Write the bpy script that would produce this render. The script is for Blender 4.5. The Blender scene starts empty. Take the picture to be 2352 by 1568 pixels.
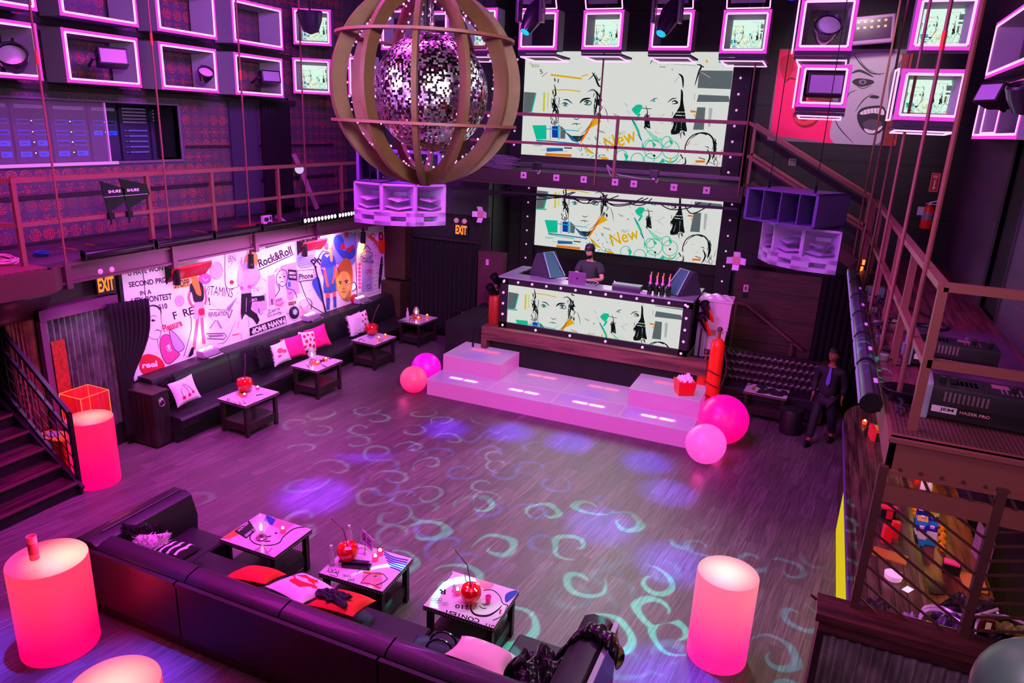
import bpy,bmesh,math,random
from mathutils import Vector,Matrix,Euler
random.seed(7)
PI=math.pi
SC=bpy.context.scene
COL=SC.collection
# ------------------------------------------------------------------ camera, world, exposure, big lights
F_PX,YAW,PITCH,ROLL,CAMH=1640.49,-0.3976,0.2962,0.0452,4.9138
_f=Vector((math.sin(YAW)*math.cos(PITCH),math.cos(YAW)*math.cos(PITCH),-math.sin(PITCH)))
_r=Vector((math.cos(YAW),-math.sin(YAW),0));_u=_r.cross(_f)
_c,_s=math.cos(ROLL),math.sin(ROLL)
CR,CU=_c*_r+_s*_u,-_s*_r+_c*_u
CF=_f
CP=Vector((0,0,CAMH))
cam_d=bpy.data.cameras.new('camera');cam=bpy.data.objects.new('camera',cam_d);COL.objects.link(cam)
cam_d.sensor_width=36;cam_d.sensor_fit='HORIZONTAL';cam_d.lens=F_PX/2352*36
cam_d.clip_start=0.05;cam_d.clip_end=200
cam.matrix_world=Matrix(((CR.x,CU.x,-CF.x,0),(CR.y,CU.y,-CF.y,0),(CR.z,CU.z,-CF.z,CAMH),(0,0,0,1)))
SC.camera=cam
SC.view_settings.view_transform='Standard'
try:SC.view_settings.look='None'
except Exception:pass
SC.view_settings.gamma=1;SC.view_settings.exposure=0.0
SC.view_settings.use_curve_mapping=False
W=bpy.data.worlds.new('world');SC.world=W;W.use_nodes=True
W.node_tree.nodes['Background'].inputs[0].default_value=(0.30,0.11,0.34,1)
W.node_tree.nodes['Background'].inputs[1].default_value=0.07
SC.cycles.max_bounces=5;SC.cycles.diffuse_bounces=2;SC.cycles.glossy_bounces=3
SC.cycles.transmission_bounces=5;SC.cycles.transparent_max_bounces=8
SC.cycles.caustics_reflective=False;SC.cycles.caustics_refractive=False
SC.cycles.sample_clamp_indirect=3.0
SC.cycles.use_denoising=True
def lamp(kind,loc,target,power,color,size=1.0,size_y=None,angle=50,blend=0.6,name='scene_light',spread=None,soft=0.05):  # default name serves rig, practical and added lights alike
 d=bpy.data.lights.new(name,kind);d.energy=power;d.color=color
 if kind=='AREA':
  d.size=size
  if size_y:d.shape='RECTANGLE';d.size_y=size_y
  if spread:d.spread=math.radians(spread)
 elif kind=='SPOT':
  d.spot_size=math.radians(angle);d.spot_blend=blend;d.shadow_soft_size=soft
 else:d.shadow_soft_size=soft
 o=bpy.data.objects.new(name,d);COL.objects.link(o);o.location=loc
 if target is not None:
  o.rotation_euler=(Vector(target)-Vector(loc)).to_track_quat('-Z','Y').to_euler()
 return o
PURP=(0.42,0.05,1.0);MAG=(1.0,0.06,0.75);VIO=(0.62,0.08,1.0)
# rig colour washes, then lights added for cage, ball, half wall and DJ
lamp('AREA',(-5.5,8.0,7.6),(-10.4,8.8,3.6),560,(0.60,0.07,0.98),3.0,1.0)  # violet wash on left gallery wall
lamp('AREA',(-4.5,7.0,7.8),(-5.2,7.5,0),480,(0.82,0.05,0.78),4.0,3.0,spread=130)  # magenta floor wash
lamp('AREA',(-7.4,4.5,7.0),(-7.0,5.5,0),260,(0.80,0.02,0.62),2.0,2.0,spread=110)
lamp('SPOT',(-2.6,12.2,6.6),(-2.9,8.0,0),1500,(0.78,0.90,0.80),angle=44,blend=1.0,soft=0.25)  # cool white pool
lamp('SPOT',(-1.2,9.0,7.2),(-1.6,6.6,0),1100,(0.84,0.66,0.84),angle=50,blend=1.0,soft=0.25)
lamp('SPOT',(-0.5,3.0,7.2),(-4.0,13.2,1.6),1000,(0.95,0.64,0.66),angle=36,blend=0.9,soft=0.3)  # booth front
lamp('SPOT',(-5.2,6.5,6.9),(-5.6,9.0,3.8),150,(1.0,0.25,0.8),angle=70,blend=0.9,soft=0.2)
lamp('AREA',(-2.5,6.5,7.2),(2.0,9.0,3.0),130,(0.62,0.10,1.0),2.0,1.2,spread=120)  # right gallery
lamp('AREA',(1.4,3.0,6.6),(1.0,6.5,2.2),26,(1.0,0.50,0.45),1.2,1.0,spread=120)  # warm light near steps
lamp('SPOT',(-1.5,1.5,7.0),(-3.4,5.8,5.1),300,(1.0,0.62,0.42),angle=24,blend=0.7,soft=0.12)  # warm key added to brighten the ball cage
lamp('SPOT',(-7.0,3.0,7.4),(-3.4,5.8,5.1),700,(1.0,0.35,0.95),angle=14,blend=0.4,soft=0.10)  # magenta pin spot added to make the ball sparkle, fixture unseen
lamp('SPOT',(0.5,8.5,7.2),(-3.4,5.8,5.1),500,(0.8,0.9,1.0),angle=14,blend=0.4,soft=0.10)  # whiter pin spot added for the same sparkle, fixture unseen
lamp('AREA',(-6.5,0.5,6.2),(-3.4,5.8,5.1),110,(0.85,0.25,1.0),2.6,1.4,spread=60)  # unseen violet area light added for the mirror tiles to reflect
lamp('AREA',(1.5,0.8,6.6),(-3.4,5.8,5.1),60,(0.95,0.85,1.0),1.2,0.8,spread=50)  # unseen white area light added as another ball reflection
lamp('AREA',(-3.0,-1.0,3.0),(-3.4,5.8,5.1),40,(0.5,0.1,1.0),3.5,0.5,spread=60)  # unseen low violet strip added for the ball to mirror
lamp('AREA',(0.6,1.6,4.6),(1.3,5.2,0.6),75,(0.85,0.45,0.80),1.0,0.6)  # added to brighten the corrugated half wall from the front
lamp('SPOT',(-3.2,6.0,6.6),(-3.75,13.1,2.35),420,(0.92,0.95,1.0),angle=16,blend=0.6,soft=0.1)  # neutral key added to light the DJ
lamp('AREA',(-1.2,5.0,5.8),(1.2,5.2,1.6),30,(0.85,0.25,0.6),1.0,1.0)  # earlier light added over the half wall
# blue spots and patterned beams falling on the dance floor
def ptr_dir(px,py):
 return CF+CR*((px-1176)/F_PX)-CU*((py-784)/F_PX)
def atz(px,py,z):
 v=ptr_dir(px,py);return CP+v*((z-CAMH)/v.z)
def atx(px,py,x):
 v=ptr_dir(px,py);return CP+v*(x/v.x)
def aty(px,py,y):
 v=ptr_dir(px,py);return CP+v*(y/v.y)
def atd(px,py,t):return CP+ptr_dir(px,py)*t
# ------------------------------------------------------------------ node helper
class NT:
 def __init__(s,tree):s.t=tree;s.n=tree.nodes;s.l=tree.links
 def node(s,typ,**kw):
  n=s.n.new(typ)
  for k,v in kw.items():setattr(n,k,v)
  return n
 def put(s,sock,v):
  if v is None:return
  if isinstance(v,bpy.types.NodeSocket):s.l.new(v,sock)
  elif isinstance(v,(int,float)):sock.default_value=v
  else:
   v=tuple(v)
   if sock.type=='RGBA' and len(v)==3:v=v+(1,)
   sock.default_value=v
 def math(s,op,a,b=None,c=None,clamp=False):
  n=s.node('ShaderNodeMath',operation=op);n.use_clamp=clamp
  s.put(n.inputs[0],a);s.put(n.inputs[1],b)
  if c is not None:s.put(n.inputs[2],c)
  return n.outputs[0]
 def vmath(s,op,a,b=None,scale=None):
  n=s.node('ShaderNodeVectorMath',operation=op);s.put(n.inputs[0],a);s.put(n.inputs[1],b)
  if scale is not None:s.put(n.inputs['Scale'],scale)
  return n.outputs['Value']if op in('LENGTH','DOT_PRODUCT','DISTANCE')else n.outputs[0]
 def sep(s,v):
  n=s.node('ShaderNodeSeparateXYZ');s.put(n.inputs[0],v);return n.outputs
 def comb(s,x,y,z=0.0):
  n=s.node('ShaderNodeCombineXYZ');s.put(n.inputs[0],x);s.put(n.inputs[1],y);s.put(n.inputs[2],z);return n.outputs[0]
 def mix(s,f,a,b):
  n=s.node('ShaderNodeMix',data_type='RGBA');s.put(n.inputs[0],f);s.put(n.inputs[6],a);s.put(n.inputs[7],b);return n.outputs[2]
 def coord(s,which='Object'):return s.node('ShaderNodeTexCoord').outputs[which]
 def map(s,v,scale=(1,1,1),rot=(0,0,0),loc=(0,0,0)):
  n=s.node('ShaderNodeMapping');s.put(n.inputs[0],v);n.inputs[1].default_value=loc;n.inputs[2].default_value=rot;n.inputs[3].default_value=scale;return n.outputs[0]
 def noise(s,v,scale,detail=3,rough=0.5,out='Fac'):
  n=s.node('ShaderNodeTexNoise');s.put(n.inputs['Vector'],v);n.inputs['Scale'].default_value=scale;n.inputs['Detail'].default_value=detail;n.inputs['Roughness'].default_value=rough
  return n.outputs[0 if out=='Fac' else 1]
 def ramp(s,f,stops):
  n=s.node('ShaderNodeValToRGB');s.put(n.inputs[0],f)
  e=n.color_ramp.elements
  while len(e)<len(stops):e.new(0.5)
  for el,(p,c)in zip(e,stops):
   el.position=p;el.color=(c if len(c)==4 else tuple(c)+(1,))if not isinstance(c,(int,float))else(c,c,c,1)
  return n.outputs[0]
 def smooth(s,v,lo,hi):
  n=s.node('ShaderNodeMapRange',interpolation_type='SMOOTHSTEP');s.put(n.inputs[0],v);n.inputs[1].default_value=lo;n.inputs[2].default_value=hi;return n.outputs[0]
 def band(s,v,w):  # 1 near v = 0
  return s.smooth(s.math('ABSOLUTE',v),w,w*0.35)
def hexc(h):
 h=h.lstrip('#');out=[]
 for i in(0,2,4):
  c=int(h[i:i+2],16)/255;out.append(c/12.92 if c<=0.04045 else((c+0.055)/1.055)**2.4)
 return tuple(out)
_mats={}
def mat(name,color='#808080',rough=0.5,metal=0.0,emit=None,es=1.0,trans=0.0,ior=1.45,coat=0.0,alpha=1.0,bump=None,var=None,spec=0.5):
 if name in _mats:return _mats[name]
 m=bpy.data.materials.new(name);m.use_nodes=True;t=NT(m.node_tree)
 b=t.n['Principled BSDF'];c=hexc(color)if isinstance(color,str)else color
 b.inputs['Base Color'].default_value=c+(1,)
 b.inputs['Roughness'].default_value=rough;b.inputs['Metallic'].default_value=metal
 b.inputs['IOR'].default_value=ior;b.inputs['Transmission Weight'].default_value=trans
 b.inputs['Coat Weight'].default_value=coat;b.inputs['Alpha'].default_value=alpha
 b.inputs['Specular IOR Level'].default_value=spec
 if emit is not None:
  e=hexc(emit)if isinstance(emit,str)else emit
  b.inputs['Emission Color'].default_value=e+(1,);b.inputs['Emission Strength'].default_value=es
 co=t.coord('Object')
 if var:  # (scale, dark factor)
  n=t.noise(co,var[0],4);k=t.smooth(n,0.3,0.7)
  d=tuple(x*var[1]for x in c)
  t.put(b.inputs['Base Color'],t.mix(k,d,c))
 if bump:  # (scale, strength)
  bn=t.node('ShaderNodeBump');bn.inputs['Strength'].default_value=bump[1];bn.inputs['Distance'].default_value=0.01
  t.put(bn.inputs['Height'],t.noise(co,bump[0],4));t.put(b.inputs['Normal'],bn.outputs[0])
 _mats[name]=m;return m
def emis(name,color,s=1.0):
 if name in _mats:return _mats[name]
 m=bpy.data.materials.new(name);m.use_nodes=True;t=NT(m.node_tree)
 t.n.remove(t.n['Principled BSDF']);e=t.node('ShaderNodeEmission')
 e.inputs[0].default_value=(hexc(color)if isinstance(color,str)else color)+(1,);e.inputs[1].default_value=s
 t.l.new(e.outputs[0],t.n['Material Output'].inputs[0]);_mats[name]=m;return m
 # ------------------------------------------------------------------ mesh builder
class MB:
 def __init__(s):s.v=[];s.f=[];s.m=[];s.mi=0;s.M=Matrix()
 def at(s,loc=(0,0,0),rot=(0,0,0),sc=(1,1,1)):
  s.M=Matrix.LocRotScale(Vector(loc),Euler(rot),Vector(sc));return s
 def mt(s,i):s.mi=i;return s
 def add(s,vs,fs):
  b=len(s.v);s.v+=[s.M@Vector(v)for v in vs]
  for f in fs:s.f.append([b+i for i in f]);s.m.append(s.mi)
  return s
 def box(s,lo,hi,bev=0.0):
  x0,y0,z0=lo;x1,y1,z1=hi
  if bev<=0 or min(x1-x0,y1-y0,z1-z0)<=2.2*bev:
   return s.add([(x0,y0,z0),(x1,y0,z0),(x1,y1,z0),(x0,y1,z0),(x0,y0,z1),(x1,y0,z1),(x1,y1,z1),(x0,y1,z1)],
[(0,3,2,1),(4,5,6,7),(0,1,5,4),(1,2,6,5),(2,3,7,6),(3,0,4,7)])
  bm=bmesh.new();bmesh.ops.create_cube(bm,size=1)
  for v in bm.verts:v.co=Vector(((v.co.x+.5)*(x1-x0)+x0,(v.co.y+.5)*(y1-y0)+y0,(v.co.z+.5)*(z1-z0)+z0))
  bmesh.ops.bevel(bm,geom=list(bm.edges)+list(bm.verts),offset=bev,segments=2 if bev<0.03 else 3,affect='EDGES',profile=0.7)
  return s.bm(bm)
 def bm(s,bm):
  bm.verts.index_update();s.add([v.co.copy()for v in bm.verts],[[v.index for v in f.verts]for f in bm.faces]);bm.free();return s
 def cbox(s,c,d,bev=0.0):return s.box([a-b/2 for a,b in zip(c,d)],[a+b/2 for a,b in zip(c,d)],bev)
 def beam(s,p,q,w,h=None,up=(0,0,1)):
  p,q=Vector(p),Vector(q);h=h or w;d=(q-p).normalized();up=Vector(up)
  if abs(d.dot(up))>0.98:up=Vector((1,0,0))
  a=d.cross(up).normalized()*w/2;b=a.cross(d).normalized()*h/2
  return s.add([p-a-b,p+a-b,p+a+b,p-a+b,q-a-b,q+a-b,q+a+b,q-a+b],[(0,1,2,3),(7,6,5,4),(0,4,5,1),(1,5,6,2),(2,6,7,3),(3,7,4,0)])
 def tube(s,path,r,n=8,cap=True,closed=False):
  path=[Vector(p)for p in path];L=len(path);rs=r if isinstance(r,(list,tuple))else[r]*L
  vs=[];fs=[];ref=None
  for i,p in enumerate(path):
   if closed:d=path[(i+1)%L]-path[i-1]
   else:d=path[min(i+1,L-1)]-path[max(i-1,0)]
   if d.length<1e-9:d=Vector((0,0,1))
   d.normalize()
   if ref is None:ref=Vector((0,0,1))if abs(d.z)<0.9 else Vector((1,0,0))
   a=(ref-d*ref.dot(d))
   if a.length<1e-4:a=d.orthogonal()
   a.normalize();ref=a;b=d.cross(a)
   for k in range(n):
    t=2*PI*k/n;vs.append(p+(a*math.cos(t)+b*math.sin(t))*rs[i])
  R=L if closed else L-1
  for i in range(R):
   for k in range(n):
    j=(i+1)%L;fs.append((i*n+k,i*n+(k+1)%n,j*n+(k+1)%n,j*n+k))
  if cap and not closed:fs.append(tuple(range(n))[::-1]);fs.append(tuple((L-1)*n+k for k in range(n)))
  return s.add(vs,fs)
 def cyl(s,p,q,r,r2=None,n=16):return s.tube([p,q],[r,r if r2 is None else r2],n)
 def lathe(s,prof,c=(0,0,0),n=24,cap=True):
  vs=[];fs=[];L=len(prof)
  for(r,z)in prof:
   for k in range(n):
    t=2*PI*k/n;vs.append((c[0]+r*math.cos(t),c[1]+r*math.sin(t),c[2]+z))
  for i in range(L-1):
   for k in range(n):fs.append((i*n+k,i*n+(k+1)%n,(i+1)*n+(k+1)%n,(i+1)*n+k))
  if cap:
   if prof[0][0]>1e-5:fs.append(tuple(range(n))[::-1])
   if prof[-1][0]>1e-5:fs.append(tuple((L-1)*n+k for k in range(n)))
  return s.add(vs,fs)
 def ball(s,c,r,n=16,sq=(1,1,1)):
  m=max(5,n//2);vs=[(c[0],c[1],c[2]-r*sq[2])];fs=[]
  for i in range(1,m):
   a=-PI/2+PI*i/m
   for k in range(n):
    t=2*PI*k/n;vs.append((c[0]+r*sq[0]*math.cos(a)*math.cos(t),c[1]+r*sq[1]*math.cos(a)*math.sin(t),c[2]+r*sq[2]*math.sin(a)))
  vs.append((c[0],c[1],c[2]+r*sq[2]));T=len(vs)-1
  for k in range(n):
   fs.append((0,1+(k+1)%n,1+k));fs.append((T,T-n+k,T-n+(k+1)%n))
   for i in range(m-2):a=1+i*n;fs.append((a+k,a+(k+1)%n,a+n+(k+1)%n,a+n+k))
  return s.add(vs,fs)
 def prism(s,poly,fn,t0,t1):
  """2-D outline poly, fn(u, v, t) -> xyz, extruded from t0 to t1"""
  n=len(poly);vs=[fn(u,v,t0)for u,v in poly]+[fn(u,v,t1)for u,v in poly]
  return s.add(vs,[tuple(range(n))[::-1],tuple(range(n,2*n))]+[(i,(i+1)%n,n+(i+1)%n,n+i)for i in range(n)])
 def grid(s,fn,nu,nv):
  vs=[fn(i/nu,j/nv)for j in range(nv+1)for i in range(nu+1)]
  return s.add(vs,[(j*(nu+1)+i,j*(nu+1)+i+1,(j+1)*(nu+1)+i+1,(j+1)*(nu+1)+i)for j in range(nv)for i in range(nu)])
 def build(s,name,mats,parent=None,smooth=False,loc=None,rot=None):
  me=bpy.data.meshes.new(name);me.from_pydata([tuple(v)for v in s.v],[],s.f)
  if not isinstance(mats,(list,tuple)):mats=[mats]
  for m in mats:me.materials.append(m)
  me.polygons.foreach_set('material_index',s.m)
  if smooth:
   me.polygons.foreach_set('use_smooth',[True]*len(me.polygons))
   try:me.set_sharp_from_angle(angle=math.radians(38))
   except Exception:pass
  me.update();bm=bmesh.new();bm.from_mesh(me);
  if len(bm.faces)<60000:bmesh.ops.recalc_face_normals(bm,faces=bm.faces)
  bm.to_mesh(me);bm.free()
  o=bpy.data.objects.new(name,me);COL.objects.link(o)
  if parent:o.parent=parent
  if loc is not None:o.location=loc
  if rot is not None:o.rotation_euler=rot
  return o
def tag(o,label,cat,group=None,kind=None):
 o['label']=label;o['category']=cat
 if group:o['group']=group
 if kind:o['kind']=kind
 return o
def thing(name,label,cat,loc=(0,0,0),rotz=0.0,group=None,rot=None):
 o=bpy.data.objects.new(name,None);COL.objects.link(o);o.empty_display_size=0.1
 o.location=loc;o.rotation_euler=rot if rot else(0,0,rotz)
 return tag(o,label,cat,group)
def struct(name,mb,mats,smooth=False,parent=None):
 o=mb.build(name,mats,parent,smooth)
 if parent is None:o['kind']='structure'
 return o
def dup(root,loc=None,rotz=None,label=None,group=None,rot=None):
 r=root.copy();COL.objects.link(r)
 if loc is not None:r.location=loc
 if rotz is not None:r.rotation_euler=(0,0,rotz)
 if rot is not None:r.rotation_euler=rot
 if label:r['label']=label
 if group:r['group']=group
 for ch in list(root.children):
  c=ch.copy();COL.objects.link(c);c.parent=r
  for g in list(ch.children):
   d=g.copy();COL.objects.link(d);d.parent=c
 return r
def text2d(body,size=1.0,bold=0.0,shear=0.0,spacing=1.0,align='LEFT'):
 cu=bpy.data.curves.new('lettering','FONT');cu.body=body;cu.size=size;cu.offset=bold;cu.shear=shear
 cu.space_character=spacing;cu.align_x=align;cu.resolution_u=3
 ob=bpy.data.objects.new('lettering',cu);me=bpy.data.meshes.new_from_object(ob)
 vs=[(v.co.x,v.co.y)for v in me.vertices];fs=[tuple(p.vertices)for p in me.polygons]
 bpy.data.objects.remove(ob);bpy.data.curves.remove(cu);bpy.data.meshes.remove(me)
 return vs,fs
def put_text(mb,body,fn,mi,size=1.0,t=0.0,width=None,height=None,**kw):
 """lettering laid through fn(u, v, t); scaled to width/height when given"""
 vs,fs=text2d(body,1.0,**kw)
 if not vs:return
 x0=min(v[0]for v in vs);x1=max(v[0]for v in vs);y0=min(v[1]for v in vs);y1=max(v[1]for v in vs)
 sx=(width/(x1-x0))if width else size;sy=(height/(y1-y0))if height else sx
 mb.mt(mi).add([fn((v[0]-x0)*sx,(v[1]-y0)*sy,t)for v in vs],fs)
 # ------------------------------------------------------------------ materials
def mk(name):
 m=bpy.data.materials.new(name);m.use_nodes=True;t=NT(m.node_tree);return m,t,t.n['Principled BSDF']
def floor_mat():
 m,t,b=mk('wood_planks');co=t.coord('Object');s=t.sep(co)
 ang=0.12
 x=t.math('ADD',t.math('MULTIPLY',s[0],math.cos(ang)),t.math('MULTIPLY',s[1],-math.sin(ang)))
 y=t.math('ADD',t.math('MULTIPLY',s[0],math.sin(ang)),t.math('MULTIPLY',s[1],math.cos(ang)))
 row=t.math('FLOOR',t.math('DIVIDE',x,0.16));fx=t.math('FRACT',t.math('DIVIDE',x,0.16))
 off=t.math('MULTIPLY',t.math('FRACT',t.math('MULTIPLY',row,0.377)),1.2)
 yy=t.math('DIVIDE',t.math('ADD',y,off),1.2);col=t.math('FLOOR',yy);fy=t.math('FRACT',yy)
 n=t.node('ShaderNodeTexWhiteNoise',noise_dimensions='3D');t.put(n.inputs[0],t.comb(row,col));rnd=n.outputs[0]
 st=t.noise(t.comb(t.math('MULTIPLY',x,60),t.math('MULTIPLY',y,2.2),rnd),1.0,5,0.65)
 seam=t.math('MAXIMUM',t.band(t.math('SUBTRACT',fx,0.5-0.5),0.035),t.band(t.math('MULTIPLY',t.math('SUBTRACT',fy,0.0),8),0.03))
 c=t.mix(t.smooth(st,0.35,0.68),hexc('#45403f'),hexc('#6c6361'))
 c=t.mix(t.math('MULTIPLY',rnd,0.55),c,hexc('#3b3533'))
 c=t.mix(t.math('MULTIPLY',seam,0.65),c,hexc('#17110f'))
 t.put(b.inputs['Base Color'],c);t.put(b.inputs['Roughness'],t.math('ADD',0.36,t.math('MULTIPLY',st,0.22)))
 bn=t.node('ShaderNodeBump');bn.inputs['Strength'].default_value=0.15;bn.inputs['Distance'].default_value=0.004
 t.put(bn.inputs['Height'],st);t.put(b.inputs['Normal'],bn.outputs[0]);return m
def wallpaper_mat(name,base,ink,k=1.0,axis=1):
 m,t,b=mk(name);s=t.sep(t.coord('Object'));S=0.21
 u=t.math('DIVIDE',s[axis],S);v=t.math('DIVIDE',s[2],S)
 iu=t.math('FLOOR',u);iv=t.math('FLOOR',v)
 du=t.math('SUBTRACT',t.math('FRACT',u),0.5);dv=t.math('SUBTRACT',t.math('FRACT',v),0.5)
 r=t.math('SQRT',t.math('ADD',t.math('MULTIPLY',du,du),t.math('MULTIPLY',dv,dv)));th=t.math('ARCTAN2',dv,du)
 rings=t.math('MAXIMUM',t.band(t.math('SUBTRACT',r,0.10),0.05),t.math('MAXIMUM',t.band(t.math('SUBTRACT',r,0.24),0.045),t.band(t.math('SUBTRACT',r,0.38),0.045)))
 pr_=t.math('ADD',0.27,t.math('MULTIPLY',0.13,t.math('COSINE',t.math('MULTIPLY',th,6))))
 pet=t.math('MAXIMUM',t.band(t.math('SUBTRACT',r,pr_),0.055),t.band(t.math('SUBTRACT',r,0.09),0.05))
 par=t.math('MODULO',t.math('ADD',t.math('MULTIPLY',iu,0.0),iv),2.0);par=t.math('GREATER_THAN',t.math('ABSOLUTE',par),0.5)
 pat=t.math('ADD',t.math('MULTIPLY',rings,t.math('SUBTRACT',1.0,par)),t.math('MULTIPLY',pet,par))
 link=t.math('MULTIPLY',t.band(dv,0.025),t.math('GREATER_THAN',t.math('ABSOLUTE',du),0.38))
 pat=t.math('MAXIMUM',pat,link)
 wear=t.smooth(t.noise(t.coord('Object'),1.6,4),0.36,0.62)
 fine=t.smooth(t.noise(t.coord('Object'),38,3),0.35,0.6)
 pat=t.math('MULTIPLY',t.math('MULTIPLY',pat,t.math('ADD',0.25,t.math('MULTIPLY',wear,0.75))),t.math('MULTIPLY',fine,k))
 bc=t.mix(t.noise(t.coord('Object'),7,5),tuple(x*0.55 for x in hexc(base)),hexc(base))
 t.put(b.inputs['Base Color'],t.mix(pat,bc,hexc(ink)));b.inputs['Roughness'].default_value=0.5
 bn=t.node('ShaderNodeBump');bn.inputs['Strength'].default_value=0.5;bn.inputs['Distance'].default_value=0.01
 t.put(bn.inputs['Height'],pat);t.put(b.inputs['Normal'],bn.outputs[0]);return m
def wood_mat(name,a,bcol,axis=0,scale=1.0,rough=0.5):
 m,t,b=mk(name);co=t.coord('Object');sc=[14*scale]*3;sc[axis]=1.2*scale
 n=t.noise(t.map(co,tuple(sc)),1.0,5,0.6)
 t.put(b.inputs['Base Color'],t.mix(t.smooth(n,0.35,0.66),hexc(a),hexc(bcol)));b.inputs['Roughness'].default_value=rough;return m
def plank_mat(name,a,bcol,axis_along=0,axis_across=2,wdt=0.14,rough=0.55):
 m,t,b=mk(name);co=t.coord('Object');s=t.sep(co)
 q=t.math('DIVIDE',s[axis_across],wdt);fr=t.math('FRACT',q);sc=[16]*3;sc[axis_along]=1.3
 n=t.noise(t.map(co,tuple(sc)),1.0,5,0.6)
 c=t.mix(t.smooth(n,0.3,0.68),hexc(a),hexc(bcol));c=t.mix(t.band(fr,0.07),c,hexc('#0a0706'))
 t.put(b.inputs['Base Color'],c);b.inputs['Roughness'].default_value=rough;return m
def tread_mat(name,base,ink,sx=0.03):
 m,t,b=mk(name);s=t.sep(t.coord('Object'))
 g=t.math('MAXIMUM',t.band(t.math('SUBTRACT',t.math('FRACT',t.math('DIVIDE',s[0],sx)),0.5),0.3),t.math('MULTIPLY',t.band(t.math('SUBTRACT',t.math('FRACT',t.math('DIVIDE',s[1],sx*4)),0.5),0.08),0.8))
 g=t.math('ADD',0.25,t.math('MULTIPLY',g,0.5))
 t.put(b.inputs['Base Color'],t.mix(g,hexc(ink),hexc(base)));b.inputs['Roughness'].default_value=0.6;return m
FLOOR=floor_mat()
PAPER=wallpaper_mat('patterned_wallpaper','#56465c','#e85028',0.9)
PAPER_R=wallpaper_mat('worn_wallpaper','#4a404e','#a03c32',0.35)
BLACK=mat('black_paint','#141214',0.7,var=(3,0.5))
WALLB=plank_mat('dark_panelled_wall','#151215','#1e1a1e',0,2,0.9,0.75)
SOFT=mat('black_velour','#0b0a0c',0.95,bump=(60,0.3))
STEEL=mat('oxblood_painted_steel','#7e4a44',0.5,0.15,bump=(50,0.15))
STEELD=mat('dark_brown_steel','#4b2a2a',0.55,0.1,bump=(30,0.2))
LEATH=mat('black_leather','#19171c',0.46,coat=0.08,bump=(40,0.12))
LEATHD=mat('black_leather_worn','#19161a',0.45,bump=(60,0.2))
DWOOD=wood_mat('espresso_wood','#160f0f','#2c1f1e',2,1.5,0.42)
DWOODX=wood_mat('espresso_wood_board','#1b1111','#3a2626',0,1.0,0.45)
METAL=mat('brushed_metal','#b5b0b8',0.35,0.9)
DMETAL=mat('dark_metal','#26242a',0.4,0.6)
CHROME=mat('chrome','#e8e4ea',0.12,1.0)
BRASS=mat('nailhead','#f2e2e6',0.25,0.7)
BLKPL=mat('black_plastic','#111014',0.35)
CAB=mat('grey_black_cabinet','#2b2930',0.6,bump=(80,0.25))
GLASS=mat('clear_glass','#ffffff',0.03,trans=1.0,ior=1.2)
ACRYL=mat('clear_acrylic','#fff0f0',0.02,trans=1.0,ior=1.02,alpha=0.35)
CANDLE=emis('flame',(1.0,0.42,0.12),9.0)
WARM=emis('lit_filament',(1.0,0.75,0.45),14.0)
PINKLED=emis('magenta_led_strip',(1.0,0.36,0.90),2.0)
PINKLED2=emis('magenta_led_glow',(0.95,0.05,0.72),1.15)
WHITELED=emis('white_led',(1.0,0.86,0.97),4.0)
# ------------------------------------------------------------------ the setting
XL,XU,YB,ZD=-9.3,-10.5,14.4,2.9
mb=MB().box((-12.6,-2,-0.1),(4.0,16.2,0));struct('floor',mb,FLOOR)
struct('ceiling',MB().box((-12.6,1.0,8.0),(4.0,16.2,8.1)),BLACK)
# lower left wall (behind gate, mural and exit sign)
struct('wall_stairwell',MB().box((-12.6,1.0,0),(-12.5,6.0,ZD)).box((-12.5,5.98,0),(XL-0.12,6.06,ZD-0.12)),BLACK)
struct('wall_left',MB().box((XL-0.12,5.96,0),(XL,YB+1.6,ZD-0.12)),plank_mat('slatted_dark_wall','#1c1220','#3a2030',1,2,0.09))
# back walls of the lower level: left part, alcove, right part
struct('wall_back',MB().box((XL,YB+0.1,0),(-6.75,YB+0.25,4.0)).box((-6.9,YB+0.2,0),(-6.75,15.75,8)).box((-6.9,15.6,0),(0.3,15.75,8)).box((-1.42,YB+0.1,ZD-0.3),(-1.3,15.6,8)),WALLB)
struct('wall_back_right',MB().box((-1.42,YB-0.05,2.5),(4.0,YB+0.1,8)).box((-1.42,YB+0.1,0),(4.0,YB+0.25,2.6)),WALLB)
struct('wall_back_left',MB().box((XU-0.1,YB,ZD),(-6.75,YB+0.1,8)),mat('dark_grey_wall','#3a3440',0.7,var=(2,0.6)))
struct('wall_right',MB().box((3.4,2,0),(3.5,YB+0.1,ZD-0.1)),BLACK)
# upper left wall with the equipment window
Y0,Y1,Z0,Z1=4.9,9.59,4.06,4.95
mb=MB()
for lo,hi in(((XU-0.1,1.5,ZD-0.1),(XU,YB,Z0)),((XU-0.1,1.5,Z1),(XU,YB,8)),((XU-0.1,1.5,Z0),(XU,Y0,Z1)),((XU-0.1,Y1,Z0),(XU,YB,Z1))):mb.box(lo,hi)
struct('wall_left_upper',mb,PAPER)
mb=MB().box((XU-1.0,Y0-0.2,Z0-0.1),(XU-0.9,Y1+0.2,Z1+0.1)).box((XU-0.9,Y0-0.1,Z0-0.1),(XU-0.1,Y1+0.1,Z0-0.05)).box((XU-0.9,Y0-0.1,Z1+0.05),(XU-0.1,Y1+0.1,Z1+0.1)).box((XU-0.9,Y1+0.05,Z0),(XU-0.1,Y1+0.1,Z1))
struct('wall_equipment_room',mb,mat('dark_room_wall','#1c1a22',0.8))
win=MB()
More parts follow.
